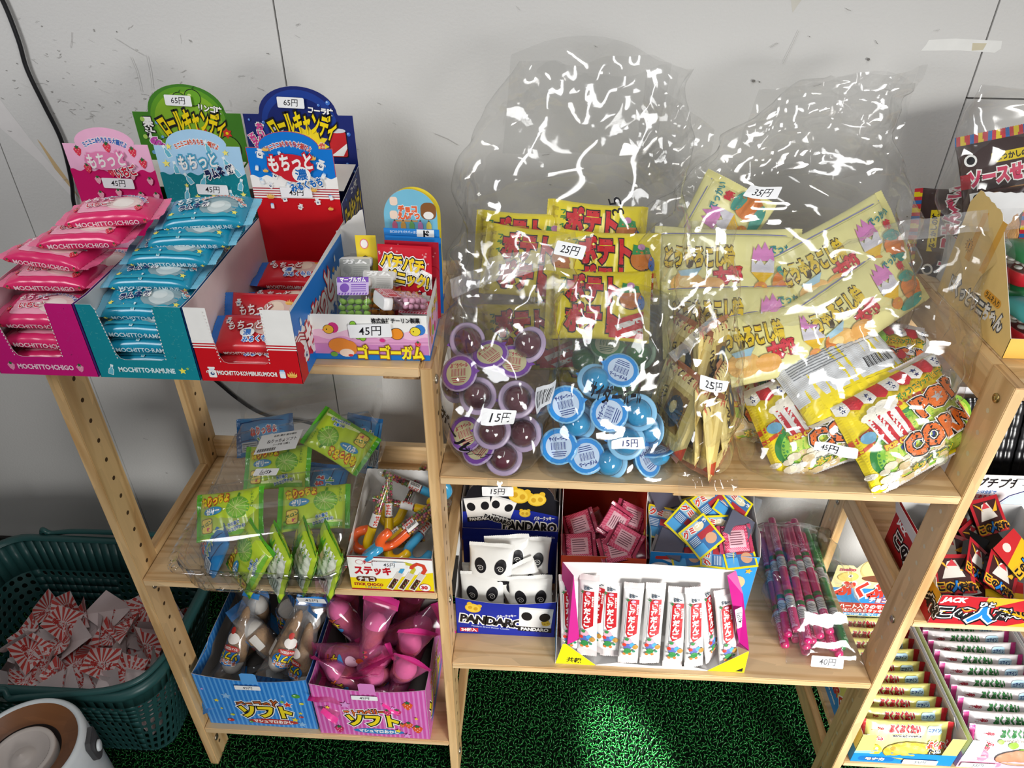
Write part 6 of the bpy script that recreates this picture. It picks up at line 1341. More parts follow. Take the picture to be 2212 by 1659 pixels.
cups(sc_, [
    ((.153, .036, .778), (-.1, -.8, .55), 20, 'blue jelly cup lid forward at the upper left of the blue bag'),
    ((.203, .030, .772), (.02, -.82, .5), 70, 'blue jelly cup lid forward at the centre of the blue bag, its barcode upright'),
    ((.147, .022, .727), (-.1, -.8, .5), 10, 'blue jelly cup lid forward at the lower left of the blue bag'),
    ((.180, .018, .717), (.1, -.72, .62), -170, 'blue jelly cup lid forward at the bottom, lettering upside down'),
    ((.238, .042, .766), (.3, .7, -.4), 0, 'blue jelly cup dome forward at the right of the centre lid'),
    ((.226, .026, .735), (.0, .75, -.5), 0, 'blue jelly cup dome forward behind the blue bag price label'),
    ((.216, .070, .806), (.1, -.5, .85), 150, 'blue jelly cup lid up at the top of the blue bag'),
    ((.188, .066, .792), (-.1, .5, -.7), 30, 'blue jelly cup dome forward at the top left of the blue bag'),
    ((.254, .026, .709), (.5, -.4, .5), 0, 'blue jelly cup at the lower right corner of the blue bag'),
    ((.168, .042, .748), (.2, .8, -.3), 0, 'blue jelly cup dome forward between the two left lids'),
    ((.208, .024, .704), (.2, .7, -.5), 0, 'blue jelly cup dome forward at the bottom middle of the blue bag'),
    ((.258, .050, .736), (.6, .3, -.2), 0, 'blue jelly cup at the right side of the blue bag'),
    ((.266, .038, .7135), (-.2, .3, .9), 0, 'blue jelly cup lying lowest at the right of the blue bag'),
    ((.150, .055, .705), (.1, .2, .9), 0, 'blue jelly cup at the back of the blue bag bottom left'), ((.200, .068, .745), (.1, .2, .9), 0, 'blue jelly cup in the core of the blue bag'), ((.240, .078, .712), (.1, .2, .9), 0, 'blue jelly cup at the back of the blue bag bottom right'), ((.172, .075, .760), (.5, .2, .7), 0, 'blue jelly cup at the back left of the blue bag')], '', 'soda jelly cups in the blue bag')
t = thing('clear_bag', 'clear bag of blue jelly cups with black lettering, between purple and cracker bags', 'plastic bag')
o, P = bag(t, 'bag_film', [(.6925, .205, .036, .082, .036, 3.2), (.715, .206, .044, .078, .046, 2.8), (.755, .208, .054, .072, .050, 2.6), (.80, .208, .066, .068, .048, 2.5), (.845, .214, .080, .066, .034, 2.4), (.88, .226, .092, .070, .018, 2.2), (.900, .232, .098, .072, .006, 2.2)], seed=19, amp=.0045, wl=(.025, .08), nt=96, nk=80)
sticker(t, lay(P, (.228, -.004, .752)), 0, 0, '15円', 34, 14, 4, 5, pen='#23336e', lift=1.0)
mb = MB(); p = Pr(mb, lay(P, (.205, .010, .812)), 4, 1.0, .08); p.t('サイダーボール', 0, 0, 24, ink('#14121a'), -6, .04, w=92); mb.obj('black_lettering', t)
cups(mc, [((.205, .140, .800), (-.1, -.5, .8), 0, 'green jelly cup lid up in the shadow behind the blue bag'), ((.245, .135, .790), (.3, .5, -.6), 0, 'green jelly cup behind the blue bag, nearer the cracker bag'), ((.175, .140, .775), (.1, .6, -.5), 0, 'green jelly cup behind the blue bag, nearer the purple bag'), ((.225, .120, .760), (.1, .6, -.5), 0, 'green jelly cup low behind the blue bag'), ((.250, .125, .735), (0, .4, .8), 0, 'green jelly cup lowest behind the blue bag'), ((.190, .118, .735), (0, .4, .8), 0, 'green jelly cup low between the blue and tall bags')], '', 'melon jelly cups in the green bag')
t = thing('clear_bag', 'half hidden clear bag of green jelly cups behind the blue bag', 'plastic bag')
o, P = bag(t, 'bag_film', [(.6925, .214, .128, .058, .030, 3), (.74, .214, .132, .064, .034, 2.6), (.80, .214, .142, .062, .030, 2.4), (.84, .218, .148, .058, .018, 2.2), (.868, .222, .150, .058, .006, 2.2)], seed=23, amp=.004, wl=(.025, .08), nt=52, nk=36)
# film of an opened bag pushed back over the purple one, with its long ribbed seam
t = thing('clear_bag', 'opened clear bag with a long ribbed seam, lying back above the purple jelly bag', 'plastic bag')
o, P = bag(t, 'bag_film', [(.6925, .070, .122, .050, .014, 2.6), (.76, .070, .122, .060, .018, 2.6), (.84, .072, .122, .066, .014, 2.4), (.90, .082, .124, .070, .020, 2.4), (.935, .090, .128, .070, .022, 2.2), (.950, .095, .132, .064, .008, 2.2)], seed=29, amp=.005, wl=(.025, .08), nt=56, nk=40)
film_strip(t, 'ribbed_seam', [(.018, .096, .880), (.05, .094, .897), (.09, .096, .912), (.13, .100, .926), (.172, .104, .940)], [(.014, .104, .900), (.048, .102, .916), (.09, .104, .932), (.13, .108, .946), (.176, .112, .958)], seed=6)
sticker(t, Fr((.150, .096, .944), (1, .05, .1), (0, .45, 1)), 0, 0, '25円', 34, 15, -16, None, lift=1.5)

# ---- paper cracker sachets standing in a narrow bag
def cr_pack():
    def top(p):
        p.rect(-46, -46, 46, 46, ink('#e6d28a')); p.rr(-30, -34, 30, 30, 4, ink('#cdb86a')); p.rect(-24, -26, 24, 10, ink('#8a6a34')); p.ell(0, -8, 20, 15, ink('#3f4a52'), 18); p.ell(4, -4, 8, 6, ink('#d9c98a'), 12); p.rect(30, -46, 46, 46, ink('#efdf9a'))
        for i in range(9): p.rect(38, -44 + i * 10, 46, -39 + i * 10, ink('#5a3526' if i % 2 else '#d9785a')); p.l -= p.st
        p.t('せんべい', -2, 20, 13, ink('#3a2a1c'), 0, .05, w=46); p.poly([(-46, -46), (-28, -46), (-46, -28)], ink('#d9502a'))
    return pack(thing('cracker_sachet', 'x', 'cracker sachet'), 104, 84, 13, 7, foil('#ead88e', .3), foil('#b9764e', .35), top, None, lambda p: (p.rect(-44, -40, 44, 40, ink('#e4d088')), p.rect(-30, -10, 20, 30, ink('#31414a'))), 2.6, 2.4, .5, .8, 61, L=6, curl=2)
cp2 = cr_pack()
for k, (loc, n, tw, lab) in enumerate((
    ((.284, .062, .760), (-.85, -.35, .3), 84, 'cracker sachet leaning at the left film of the cracker bag, cream side out'),
    ((.304, .050, .744), (-.80, -.55, .2), 92, 'cracker sachet with grey-blue drawing at the front left of the cracker bag'),
    ((.318, .058, .752), (.9, -.35, .2), 86, 'cracker sachet in the middle of the cracker bag, edge forward'),
    ((.334, .048, .742), (.86, -.42, .25), 96, 'cracker sachet with a red corner at the front right of the cracker bag'),
    ((.344, .070, .764), (.88, -.3, .3), 88, 'cracker sachet at the right film of the cracker bag'),
    ((.296, .100, .800), (-.9, -.3, .2), 90, 'cracker sachet standing high at the back left of the cracker bag'),
    ((.312, .108, .806), (.95, -.2, .1), 92, 'cracker sachet standing high at the back middle of the cracker bag'),
    ((.330, .100, .802), (.80, -.55, .2), 88, 'cracker sachet standing high at the back right with cream face showing'))):
    dup(cp2, loc, faceup(n, (0, .2, 1), tw), lab, 'cracker sachets in the narrow bag')
t = thing('clear_bag', 'narrow clear bag of cream cracker sachets with a square tail hanging over the shelf edge', 'plastic bag')
o, P = bag(t, 'bag_film', [(.6925, .318, .046, .022, .030, 2.6), (.71, .316, .052, .034, .046, 2.6), (.75, .315, .066, .046, .058, 2.6), (.80, .315, .082, .044, .058, 2.6), (.84, .314, .098, .040, .046, 2.5), (.88, .312, .118, .036, .030, 2.4), (.93, .312, .138, .030, .018, 2.2), (.965, .310, .150, .026, .008, 2.2)], seed=37, amp=.0045, wl=(.025, .09), nt=90, nk=80)
sticker(t, lay(P, (.310, .022, .822)), 0, 0, '25円', 42, 15, -2, 5, lift=1.2)
mb = MB(); Pf = np.array([[(.288 + .070 * u, .012 - .018 * v - .004 * (v > .7), .699 - .024 * max(0, v - .45)) for u in np.linspace(0, 1, 20)] for v in np.linspace(0, 1, 12)]); Pf[..., 2] += np.abs(Creases(38, 7, .003, (.015, .04))(Pf.reshape(-1, 3)).reshape(Pf.shape[:2])); mb.grid(Pf, FILM, True); mb.obj('film_tail', t)
film_strip(t, 'ribbed_seam', [(.262, .040, .850), (.285, .046, .872), (.305, .052, .892)], [(.272, .040, .838), (.294, .046, .862), (.316, .052, .884)], seed=8)

# ------------------------------------------------------------------ lower shelf of the right bay
# ---- butter cookie boxes (blue) and packets
def pandaro(p, u, v, h, w, rot=0): p.t('PANDARO', u, v, h, K_, rot, .05, [(W_, .14)], w=w)
def cookie(p, u, v, r, rot=0):
    q = p.at(u, v, r / 10, rot); c = ink('#e0b62e')
    for x in (-7, 7): q.ell(x, 7, 3.6, 3.6, c, 10)
    q.ell(0, 0, 11, 9, c, 18); q.ell(0, 0, 9.4, 7.6, ink('#eac848'), 18); q.ell(-4, 0, 3, 3.4, ink('#cf9f24'), 10); q.ell(4, 0, 3, 3.4, ink('#cf9f24'), 10)
def blank_pack(p, u, v, s, rot):
    q = p.at(u, v, s, rot); q.poly([(-16, -16), (16, -16), (17, 16), (-17, 16)], ink('#eceae6')); q.rect(-17, 13.5, 17, 16.5, ink('#d9d8d6')); q.ell(-9, 3, 5.4, 6.6, K_, 16, rot=15); q.ell(9, 3, 5.4, 6.6, K_, 16, rot=-15); q.rect(-17, -20, 17, -13, K_); q.t('PANDARO', 0, -16.5, 6.6, W_, 0, .05, w=28)
t = thing('cookie_box', 'blue open box of white cookie packets on the lower shelf beside the middle post', 'cookie box', (.0075, .0535, ZC + .0004)); W, D = 150, 90
BL = card('#1a2c9c')
def pf(p):
    cookie(p, 26, 60, 11, -18); p.t('バタークッキー', 76, 45, 7, W_, 8, .04, w=30); pandaro(p, 54, 32, 24, 96, -6); p.t('Pandaro Brand Butter Cookie', 52, 17, 5, ink('#aeb9de'), -5, .03, w=58); p.rect(5, 5, 33, 14, ink('#c02a38')); p.t('24個入', 19, 9.5, 8, W_, 0, .05, w=24)
    blank_pack(p, 120, 42, 1.5, -2); cookie(p, 136, 32, 6, 20)
fp = wall_panel(t, 'front_panel', XF(0, 0, 0), [(0, 0), (W, 0), (W, 82)] + [(W - i * 15, 82 - 10 * math.sin(i / 10 * PI)) for i in range(1, 10)] + [(0, 82)], BL, card('#d9d6d4'), pf)
side = [(0, 0), (D, 0), (D, 112), (D * .75, 108), (0, 82)]
wall_panel(t, 'side_panel', SR(W * .001, 0, 0), side, BL, card('#d9d6d4')); wall_panel(t, 'side_panel', SL(0, 0, 0, D * .001), [(D - a, b) for a, b in side][::-1], BL, card('#d9d6d4'))
mb = MB(); mb.box(.0006, W * .001 - .0006, .0006, D * .001, .0002, .0009, card('#cfccca')); mb.obj('base', t)
hd = [(0, 96), (W, 96), (W, 176)] + [(W / 2 + 68 * math.cos(R(a)), 176 + 42 * math.sin(R(a))) for a in np.linspace(4, 176, 22)] + [(0, 176)]
def ph(p):
    P = [(.5, 96.5), (W - .5, 96.5), (W - .5, 150), (110, 158), (60, 160), (.5, 152)]; p.poly([(a, b) for a, b in hd[2:] if True] + [(0, 150), (60, 158), (110, 156), (W, 148)], ink('#15151c')); 
    blank_pack(p, 62, 160, 1.15, -16); blank_pack(p, 26, 158, 1.2, 8)
    cookie(p, 88, 184, 15, -16); cookie(p, 116, 178, 13, 8); cookie(p, 98, 152, 8, 0); p.t('バタークッキー', 128, 144, 8, W_, 2, .04, w=32); pandaro(p, 106, 127, 24, 84, -2); pandaro(p, 56, 138, 11, 44, -18); p.t('Pandaro Brand Butter Cookie', 116, 109, 6, ink('#aeb9de'), -1, .03, w=60)
h = wall_panel(t, 'header_card', Fr((0, D * .001, 0), (1, 0, 0), (0, .14, 1)), hd, BL, card('#d9d6d4'), ph)
sticker(h, Fr((0, D * .001, 0), (1, 0, 0), (0, .14, 1)), 56, 192, '15円', 48, 17, 2, lift=3)
t = thing('cookie_box', 'second blue cookie box behind the header card, filled with rows of packets', 'cookie box', (.0085, .158, ZC + .0004)); W2, D2 = 150, 112
for nm, fr, w in (('front_panel', XF(0, 0, 0), W2), ('back_panel', XF(0, D2 * .001, 0), W2), ('side_panel', SR(W2 * .001, 0, 0), D2), ('side_panel', SL(0, 0, 0, D2 * .001), D2)): wall_panel(t, nm, fr, [(0, 0), (w, 0), (w, 176 if nm != 'front_panel' else 120), (0, 176 if nm != 'front_panel' else 120)], BL, card('#d9d6d4'))
mb = MB(); mb.box(.0006, W2 * .001 - .0006, .0006, D2 * .001, .0002, .0009, card('#cfccca')); mb.obj('base', t)
WH = foil('#e6e6e2', .3)
def ptop2(p):
    for sx in (-1, 1):
        p.ell(sx * 15, 2, 8.6, 13, K_, 22, rot=-12 * sx)
        p.line([(sx * 15 + (1 + i * .34) * math.cos(i * .7), -2 + (1 + i * .34) * math.sin(i * .7)) for i in range(14)], .9, ink('#d9d7d2'))
    p.rect(-33, -30, 33, -22, K_); p.t('PANDARO', 0, -26, 8, W_, 0, .04, w=40)
def cookie_pack():
    t = thing('cookie_packet', 'x', 'cookie packet'); turn = lambda p: ptop2(Pr(p.mb, lambda u, v, l: p.f(-v, u, l), p.L, p.l, p.st))
    return pack(t, 74, 68, 15, 6, WH, WH, turn, None, None, 2.4, 2.6, .5, .6, 71, L=5)
ck = cookie_pack()
for loc, n, tw, lab in (
    ((.058, .094, .436), (-.05, -.94, .3), -92, 'white cookie packet with two dark ovals, fully showing at the left of the cookie box'),
    ((.082, .108, .440), (.05, -.94, .3), -86, 'white cookie packet just behind the fully showing one in the cookie box'),
    ((.112, .110, .436), (.06, -.94, .3), -92, 'white cookie packet at the right of the open cookie box, behind the low ones'),
    ((.046, .080, .392), (-.02, -.97, .22), -90, 'white cookie packet low at the left front of the cookie box, its top edge showing'),
    ((.106, .088, .404), (.1, -.95, .28), -62, 'white cookie packet tilted with its corner up at the middle of the cookie box'),
    ((.119, .078, .390), (.02, -.97, .22), -86, 'white cookie packet low at the right front of the cookie box'),
    ((.046, .098, .388), (-.02, -.95, .3), -90, 'white cookie packet behind the low left one in the cookie box')):
    dup(ck, loc, faceup(n, (0, .4, .9), tw), lab, 'cookie packets in the open box')
for i in range(5):
    for j in range(2):
        dup(ck, (.047 + j * .074, .212 - .003 * (i % 2), .406 + i * .0205), faceup((0, -.32, 1), (0, 1, .1), -90 + (i * 7 + j * 5) % 6 - 3), 'white cookie packet lying in the rows of the rear cookie box', 'cookie packets in the rear box')

# ---- orange-red candy box
t = thing('candy_box', 'orange-red candy box with cut-out front between the cookie and gummy boxes', 'candy box', (.163, .112, ZC + .0004)); W, D, H = 128, 150, 238
RD = card('#d8452c')
def rf(p): p.rect(0, 92, W, 118, ink('#e0583a')); p.t('キャンディー', 64, 60, 20, W_, 0, .05)
wall_panel(t, 'front_panel', XF(0, 0, 0), [(0, 0), (W, 0), (W, 112), (118, 114), (64, 119), (10, 118), (0, 116)], RD, card('#c9c2bd'), rf)
prof = [(0, 0), (D, 0), (D, H), (70, H), (58, 222), (64, 196), (58, 172), (42, 152), (0, 116)]
wall_panel(t, 'side_panel', SR(W * .001, 0, 0), prof, RD, card('#b8442f')); wall_panel(t, 'side_panel', SL(0, 0, 0, D * .001), [(D - a, b) for a, b in prof][::-1], RD, card('#c44a32'))
def rh(p):
    p.rect(0, 196, W, 238, ink('#d8452c')); p.rr(42, 196, 112, 226, 4, ink('#e5dfdb')); p.rr(45, 210, 102, 222, 5, ink('#d03a30')); p.t('キャンディー', 73, 216, 11, W_, 0, .05, w=50); p.t('MADE IN JAPAN', 70, 203, 5, ink('#5a5a5e'), 0, .02, w=28); p.ell(16, 222, 18, 12, K_, 20); p.ell(16, 222, 17, 11, ink('#c9b824'), 20); p.t('アタリ', 16, 222, 9, K_, 0, .04, w=24); p.rect(30, 228, 96, 238, K_); p.rect(104, 200, 122, 234, ink('#e9e5e1'))
    for i in range(7): p.rect(106, 204 + i * 4, 120, 205.4 + i * 4, ink('#6a6a70')); p.l -= p.st
wall_panel(t, 'header_panel', XF(0, D * .001 - .012, 0), [(0, 180), (W, 180), (W, H), (0, H)], RD, RD, rh)
wall_panel(t, 'back_panel', XF(0, D * .001, 0), [(0, 0), (W, 0), (W, H), (0, H)], card('#b8442f'), RD)
mb = MB(); mb.box(.0006, W * .001 - .0006, .0006, D * .001, .0002, .0009, card('#b8442f')); mb.obj('base', t)
def small_pk():
    def a(p):
        q = random.Random(5); p.rect(-19, -19, 19, 19, ink('#c23a5e'))
        for i in range(26): p.line([(-19, -19 + i * 3), (-19 + min(38, i * 3), -19 + max(0, i * 3 - 38))][:2] if i < 13 else [(-19 + (i - 13) * 3, 19), (19, -19 + (i - 13) * 3)], .7, ink('#e58aa4')); p.l -= p.st
        p.l += p.st; p.rect(-12, -13, 14, 12, ink('#d9a9b4'))
        for i in range(6): p.rect(-10, 8 - i * 3.4, 8 + (i * 5) % 4, 9.2 - i * 3.4, ink('#6a3a48')); p.l -= p.st
    return pack(thing('small_candy_packet', 'x', 'candy packet'), 52, 42, 9, 5, foil('#6b1f38', .25), foil('#b03a5a', .3), a, None, None, 2.4, 2.4, .5, .6, 81, L=6, nu=16, nv=9)
sp2 = small_pk()
for loc, n, tw, lab in (
    ((.192, .170, .452), (-.3, -.6, .7), 20, 'pink candy packet at the upper left of the orange-red box opening'),
    ((.244, .158, .472), (.3, -.7, .6), 60, 'pink candy packet standing in the middle of the orange-red box opening'),
    ((.270, .176, .468), (.25, -.6, .75), -20, 'pink candy packet at the upper right of the orange-red box opening, label side out'),
    ((.258, .136, .458), (.1, -.6, .8), -28, 'pink candy packet with pale label lying face up at the right of the orange-red box'),
    ((.246, .126, .448), (.0, -.5, .85), 14, 'pink candy packet with pale label nearest the kibi bar box, right of the middle'),
    ((.190, .132, .444), (-.05, -.5, .85), 6, 'pink candy packet flat in the left front corner of the orange-red box'),
    ((.222, .150, .440), (.1, .5, -.85), 40, 'dark back of a candy packet in the middle of the orange-red box'),
    ((.272, .132, .442), (.1, .4, -.85), -20, 'dark shiny candy packet in the right front corner of the orange-red box'),
    ((.215, .176, .445), (.1, .4, -.85), 60, 'dark candy packet behind the middle of the orange-red box'),
    ((.206, .140, .420), (.1, .2, .9), 30, 'candy packet under the left ones in the orange-red box'), ((.255, .160, .425), (.1, .2, .9), 70, 'candy packet under the right ones in the orange-red box')):
    dup(sp2, loc, faceup(n, (0, .6, .6), tw), lab, 'small candy packets in the orange-red box')

# ---- gummy box (light blue)
t = thing('gummy_box', 'light blue gummy box with white inner walls beside the straw jelly bag', 'candy box', (.2965, .118, ZC + .0004), (0, 0, 1)); W, D, H = 164, 140, 122
LB = card('#2b8fd8')
def gbf(p):
    p.rr(8, 112, 42, 119, 3, ink('#c83a30')); p.t('コーラ&ソーダグミ', 126, 106, 10, W_, 0, .05, w=62)
    for i, ch in enumerate('クレヨンしんちゃん'): p.t(ch, 50 + i * 6.0, 107 + (i % 2), 10.5, ink(('#d8402e', '#e8922a', '#3a8a4a', '#d85a8a', '#3a5fb0')[i % 5]), 0, .06, [(W_, .18)])
    p.ell(16, 98, 14, 8, W_, 18); p.t('当たり', 16, 98, 6, K_, 0, .03); p.star(152, 92, 6, ink('#f0a83a'), 5, .5, 80); p.ell(138, 66, 13, 15, ink('#e9b98a'), 20); p.ell(90, 60, 34, 30, ink('#57aee6'), 22)
wall_panel(t, 'front_panel', XF(0, 0, 0), [(0, 0), (W, 0), (W, H), (0, H + 6)], LB, card('#d2d2d4'), gbf)
prof = [(0, 0), (D, 0), (D, 215), (112, 210), (88, 188), (70, 160), (40, 150), (22, 150), (10, 140), (0, H)]
wall_panel(t, 'side_panel', SR(W * .001, 0, 0), prof, LB, card('#dcdcde')); wall_panel(t, 'side_panel', SL(0, 0, 0, D * .001), [(D - a, b) for a, b in prof][::-1], card('#2a7a8a'), card('#d2d2d4'))
def gbk(p): p.rect(0, 196, 54, 215, ink('#8a4a7a')); p.rect(54, 196, 104, 215, ink('#2f7fd0')); p.rect(104, 196, W, 215, ink('#2a8a5a'))
wall_panel(t, 'back_panel', XF(0, D * .001, 0), [(0, 0), (W, 0), (W, 215), (0, 215)], card('#c9c9cc'), LB, gbk)
mb = MB(); mb.box(.0006, W * .001 - .0006, .0006, D * .001, .0002, .0009, card('#c9c9cc')); mb.obj('base', t)
def gummy():
    t = thing('gummy_tray', 'x', 'gummy pack'); s = 25; mb = MB(); mb.plate(Fr((0, 0, .0035), (1, 0, 0), (0, 1, 0)), [(-s, -s), (s, -s), (s, s), (-s, s)], .6, foil('#e2d51e', .3), card('#c9c9cc')); p = Pr(mb, Fr((0, 0, .0035), (1, 0, 0), (0, 1, 0)), None, .1, .03)
    p.rect(-22, -22, 22, 22, ink('#3a6ba0')); p.rect(-22, 8, 10, 22, ink('#8fb4c9')); p.rect(-22, -22, -4, -8, ink('#4fa0d8')); p.rect(-4, -4, 22, 6, ink('#a8323a')); p.ell(10, -10, 9, 8, ink('#c99a78'), 16); p.ell(6, 14, 9, 6, ink('#d8cfae'), 14); p.t('グミ', -12, 15, 11, ink('#c83a30'), 0, .05, [(W_, .12)]); p.t('コーラ', 12, 16, 7, W_, 0, .04)
    for i in range(5): p.rect(-20, -6 + i * 2.4, -6, -5 + i * 2.4, ink('#c9d6e0')); p.l -= p.st
    mb.obj('printed_lid', t); mb = MB(); P = [[(a * x, a * y, z) for x, y in ((-1, -1), (1, -1), (1, 1), (-1, 1))] for a, z in ((.021, .0028), (.0195, -.005), (.0001, -.005))]; mb.grid(P, M('#5c5f70', .25, .5, 'plastic'), False, True, True); mb.obj('tray', t); return t
gm = gummy()
for loc, n, tw, lab in (
    ((.318, .166, .466), (-.1, -.6, .75), -10, 'yellow edged gummy pack at the left, turned square to the box'),
    ((.352, .156, .478), (.0, -.6, .75), -42, 'yellow edged gummy pack second from the left, standing on a corner'),
    ((.392, .184, .492), (.1, -.6, .75), 36, 'yellow edged gummy pack highest in the gummy box, on a corner'),
    ((.372, .138, .470), (.0, -.65, .7), 40, 'yellow edged gummy pack frontmost in the middle of the gummy box'),
    ((.398, .150, .468), (.1, -.6, .75), 4, 'yellow edged gummy pack behind the frontmost one, turned straight'),
    ((.424, .186, .488), (.2, -.5, .8), -38, 'yellow edged gummy pack at the back right of the gummy box'),
    ((.328, .136, .452), (.0, .5, -.85), 20, 'gummy pack turned over, dark tray up, at the left front of the gummy box'),
    ((.322, .200, .490), (.0, .55, -.8), 70, 'gummy pack turned over at the back left of the gummy box'),
    ((.430, .156, .474), (-.2, .5, -.8), 30, 'gummy pack turned over at the right wall of the gummy box'),
    ((.396, .126, .450), (.0, -.5, .85), 86, 'yellow edged gummy pack flat behind the lettered front, right of the middle'),
    ((.428, .128, .450), (.1, -.5, .85), 8, 'yellow edged gummy pack in the right front corner of the gummy box'),
    ((.352, .130, .444), (.0, -.5, .85), 8, 'yellow edged gummy pack low at the front of the gummy box, left of the middle'),
    ((.365, .195, .462), (0, -.3, .9), 20, 'gummy pack under the highest one in the gummy box'), ((.410, .185, .455), (0, -.3, .9), 60, 'gummy pack under the back right one in the gummy box')):
    dup(gm, loc, faceup(n, (0, .6, .7), tw), lab, 'gummy packs in the light blue box')
dup(sp2, (.424, .140, .466), faceup((.1, -.6, .75), (0, .6, .7), 6), 'pink candy packet strayed among the gummy packs', 'small candy packets in the orange-red box')

# ---- kibi bar box, magenta and yellow, standing tilted
t = thing('kibi_bar_box', 'magenta and yellow open box of white and red bars at the shelf front', 'candy box', (.159, .0085, ZC + .0004)); W = 276
MG = card('#c41f86'); YL = card('#eadf1c'); inn = card('#e2dfdc')
tl_, tr_ = np.array((.004, .052, .160)), np.array((.246, .052, .158)); bl_, br_ = np.array((.006, .046, .001)), np.array((.270, .046, .001))
mb = MB(); n = 14; P = [[bl_ * (1 - a) * (1 - b) + br_ * a * (1 - b) + tl_ * (1 - a) * b + tr_ * a * b + np.array((0, .004 * math.sin(a * PI) * b, 0)) for a in np.linspace(0, 1, n)] for b in np.linspace(0, 1, 6)]
mb.grid(P, inn, True, False); mb.obj('back_panel', t)
def flap(name, pts, m, m2, design=None, u0=0):
    o, ex, ey = (np.array(q, float) for q in pts[:3]); f = Fr(o, ex, ey); poly = pts[3]; return wall_panel(t, name, f, poly, m, m2, design)
mb = MB(); V = [(.004, .052, .160), (.019, .030, .158), (.033, .010, .046), (.016, .004, .040), (.006, .046, .001)]; mb.add([np.array(v) for v in V], [(0, 1, 2, 3, 4)], MG); mb.add([np.array(v) + (-.0006, .0004, 0) for v in V], [(0, 4, 3, 2, 1)], MG); mb.obj('side_flap', t)
mb = MB(); V = [(.246, .052, .158), (.234, .046, .154), (.262, .012, .052), (.275, .004, .046), (.270, .046, .001), (.2575, .035, .13)]; mb.add([np.array(v) for v in V], [(0, 1, 2, 3, 4, 5)], MG); mb.add([np.array(v) + (.0006, .0004, 0) for v in V], [(0, 5, 4, 3, 2, 1)], MG); rf_ = mb.obj('side_flap', t)
sticker(rf_, Fr((.2565, .0235, .094), (-.24, .2, .95), (-1, -.55, .0)), 0, 0, '40円', 34, 13, 0, lift=1.5)
mb = MB()
for P in ([(0, 0), (60, 0), (13, 42), (9, 41)], [(276, 0), (222, 0), (274, 44), (276, 44)], [(58, 0), (224, 0), (224, 1), (200, 7), (140, 5), (90, 8), (58, 1)]):
    P = P if P[0][0] < 100 else P; mb.plate(Fr((0, 0, 0), (1, 0, 0), (0, .10, 1)), P if sum(P[i][0] * P[(i + 1) % len(P)][1] - P[(i + 1) % len(P)][0] * P[i][1] for i in range(len(P))) > 0 else P[::-1], .5, YL if len(P) == 4 else inn, inn)
p = Pr(mb, Fr((0, 0, 0), (1, 0, 0), (0, .10, 1)), None, .1, .03); p.t('共親', 27, 9, 11, K_, -6, .02)
p.poly([(262, 2), (273, 2), (273, 10)], K_); mb.obj('front_panel', t)
mb = MB(); mb.box(.001, .275, .0008, .046, .0002, .0009, inn); mb.obj('base', t)
mb = MB(); mb.plate(SL(-.0004, 0, 0, .046), [(0, 0), (46, 0), (46, 44), (34, 58), (0, 100)], .5, card('#3aa0d8'), inn); mb.obj('side_panel', t)
def bar():
    def a(p0):
        p = Pr(p0.mb, lambda u, v, l: p0.f(-v, u, l), p0.L, p0.l, p0.st)
        p.rect(-7.5, -12, 8.5, 41, ink('#c01f28')); p.poly([(-7.5, -12), (8.5, -12), (-4, -19)], ink('#c01f28')); p.vt('きびだんご', -.5, 10.5, 10.2, W_, .06, (), .96); p.vt('国産もち米', 6.6, 26, 3.2, W_, .03); p.t('日本一', 0, 46, 6, ink('#3a4a5a'), 0, .05, w=12); p.ell(0, 38.5, 3.6, 2.2, ink('#e9a9c2'), 12); p.line([(-9.5, -20), (-9.5, 38)], .6, ink('#4a5560')); p.star(-8, 40, 3.4, ink('#3a7a4a'), 4, .4)
        for u, v, r, c in ((-3, -25, 6, '#eab0bf'), (-5, -21, 3, '#3a8a4a'), (-3, -33, 6, '#5a6ab0'), (3, -30, 4, '#4aa0d8'), (-8, -30, 3, '#d8402e'), (8, -33, 4.4, '#b88a3a'), (-3, -40, 6, '#3a8a4a'), (-7, -45, 2.6, '#d8803a'), (1, -45, 2.6, '#d8803a'), (6, -40, 2.4, '#3a8a6a'), (-10, -38, 2.2, '#e9e4da')): p.ell(u, v, r, r * .85, ink(c), 12)
    seal = M('#dcd2d0', .35, .4, 'wrapper')
    return pack(thing('kibi_bar', 'x', 'candy bar'), 128, 29, 13, 9, foil('#e9e8e6', .25), seal, a, None, None, 2.8, 4, .5, .4, 91, L=5, nu=22, nv=9, curl=.8)
kb = bar()
for i, (x, y, z, lean, tw, lab) in enumerate((
    (.018, .030, .400, 0, 4, 'white bar with red panel half hidden by the magenta flap, first from the cookie box'), (.044, .026, .406, 12, 2, 'white bar with red panel second from the cookie box, turned to show its printed edge'),
    (.078, .034, .396, 8, 2, 'white bar with red panel third from the cookie box, in shade'), (.106, .022, .398, 0, -1, 'white bar with red panel fourth from the cookie box, figure fully showing'),
    (.137, .022, .400, -4, -1, 'white bar with red panel in the middle of the kibi bar row'), (.170, .022, .394, 0, 0, 'white bar with red panel just right of the middle of the row'),
    (.196, .020, .398, -12, 3, 'white bar with red panel leaning over its neighbour towards the cookie box'), (.2445, .028, .388, -14, 8, 'white bar with red panel alone against the priced magenta flap'),
    (.060, .040, .398, 30, 0, 'white bar standing edge forward between the second and third bars'), (.218, .036, .394, -50, 4, 'white bar standing edge forward, dark print along its edge, right of the row'), (.207, .042, .392, -60, 3, 'white bar standing edge forward just behind the leaning one'))):
    n = Vector((math.sin(R(-lean)), -math.cos(R(lean)) * .93, .36)); dup(kb, (.159 + x, .0085 + y, z), faceup(n, (0, .3, 1), -90 + tw), lab, 'bars in the kibi box')

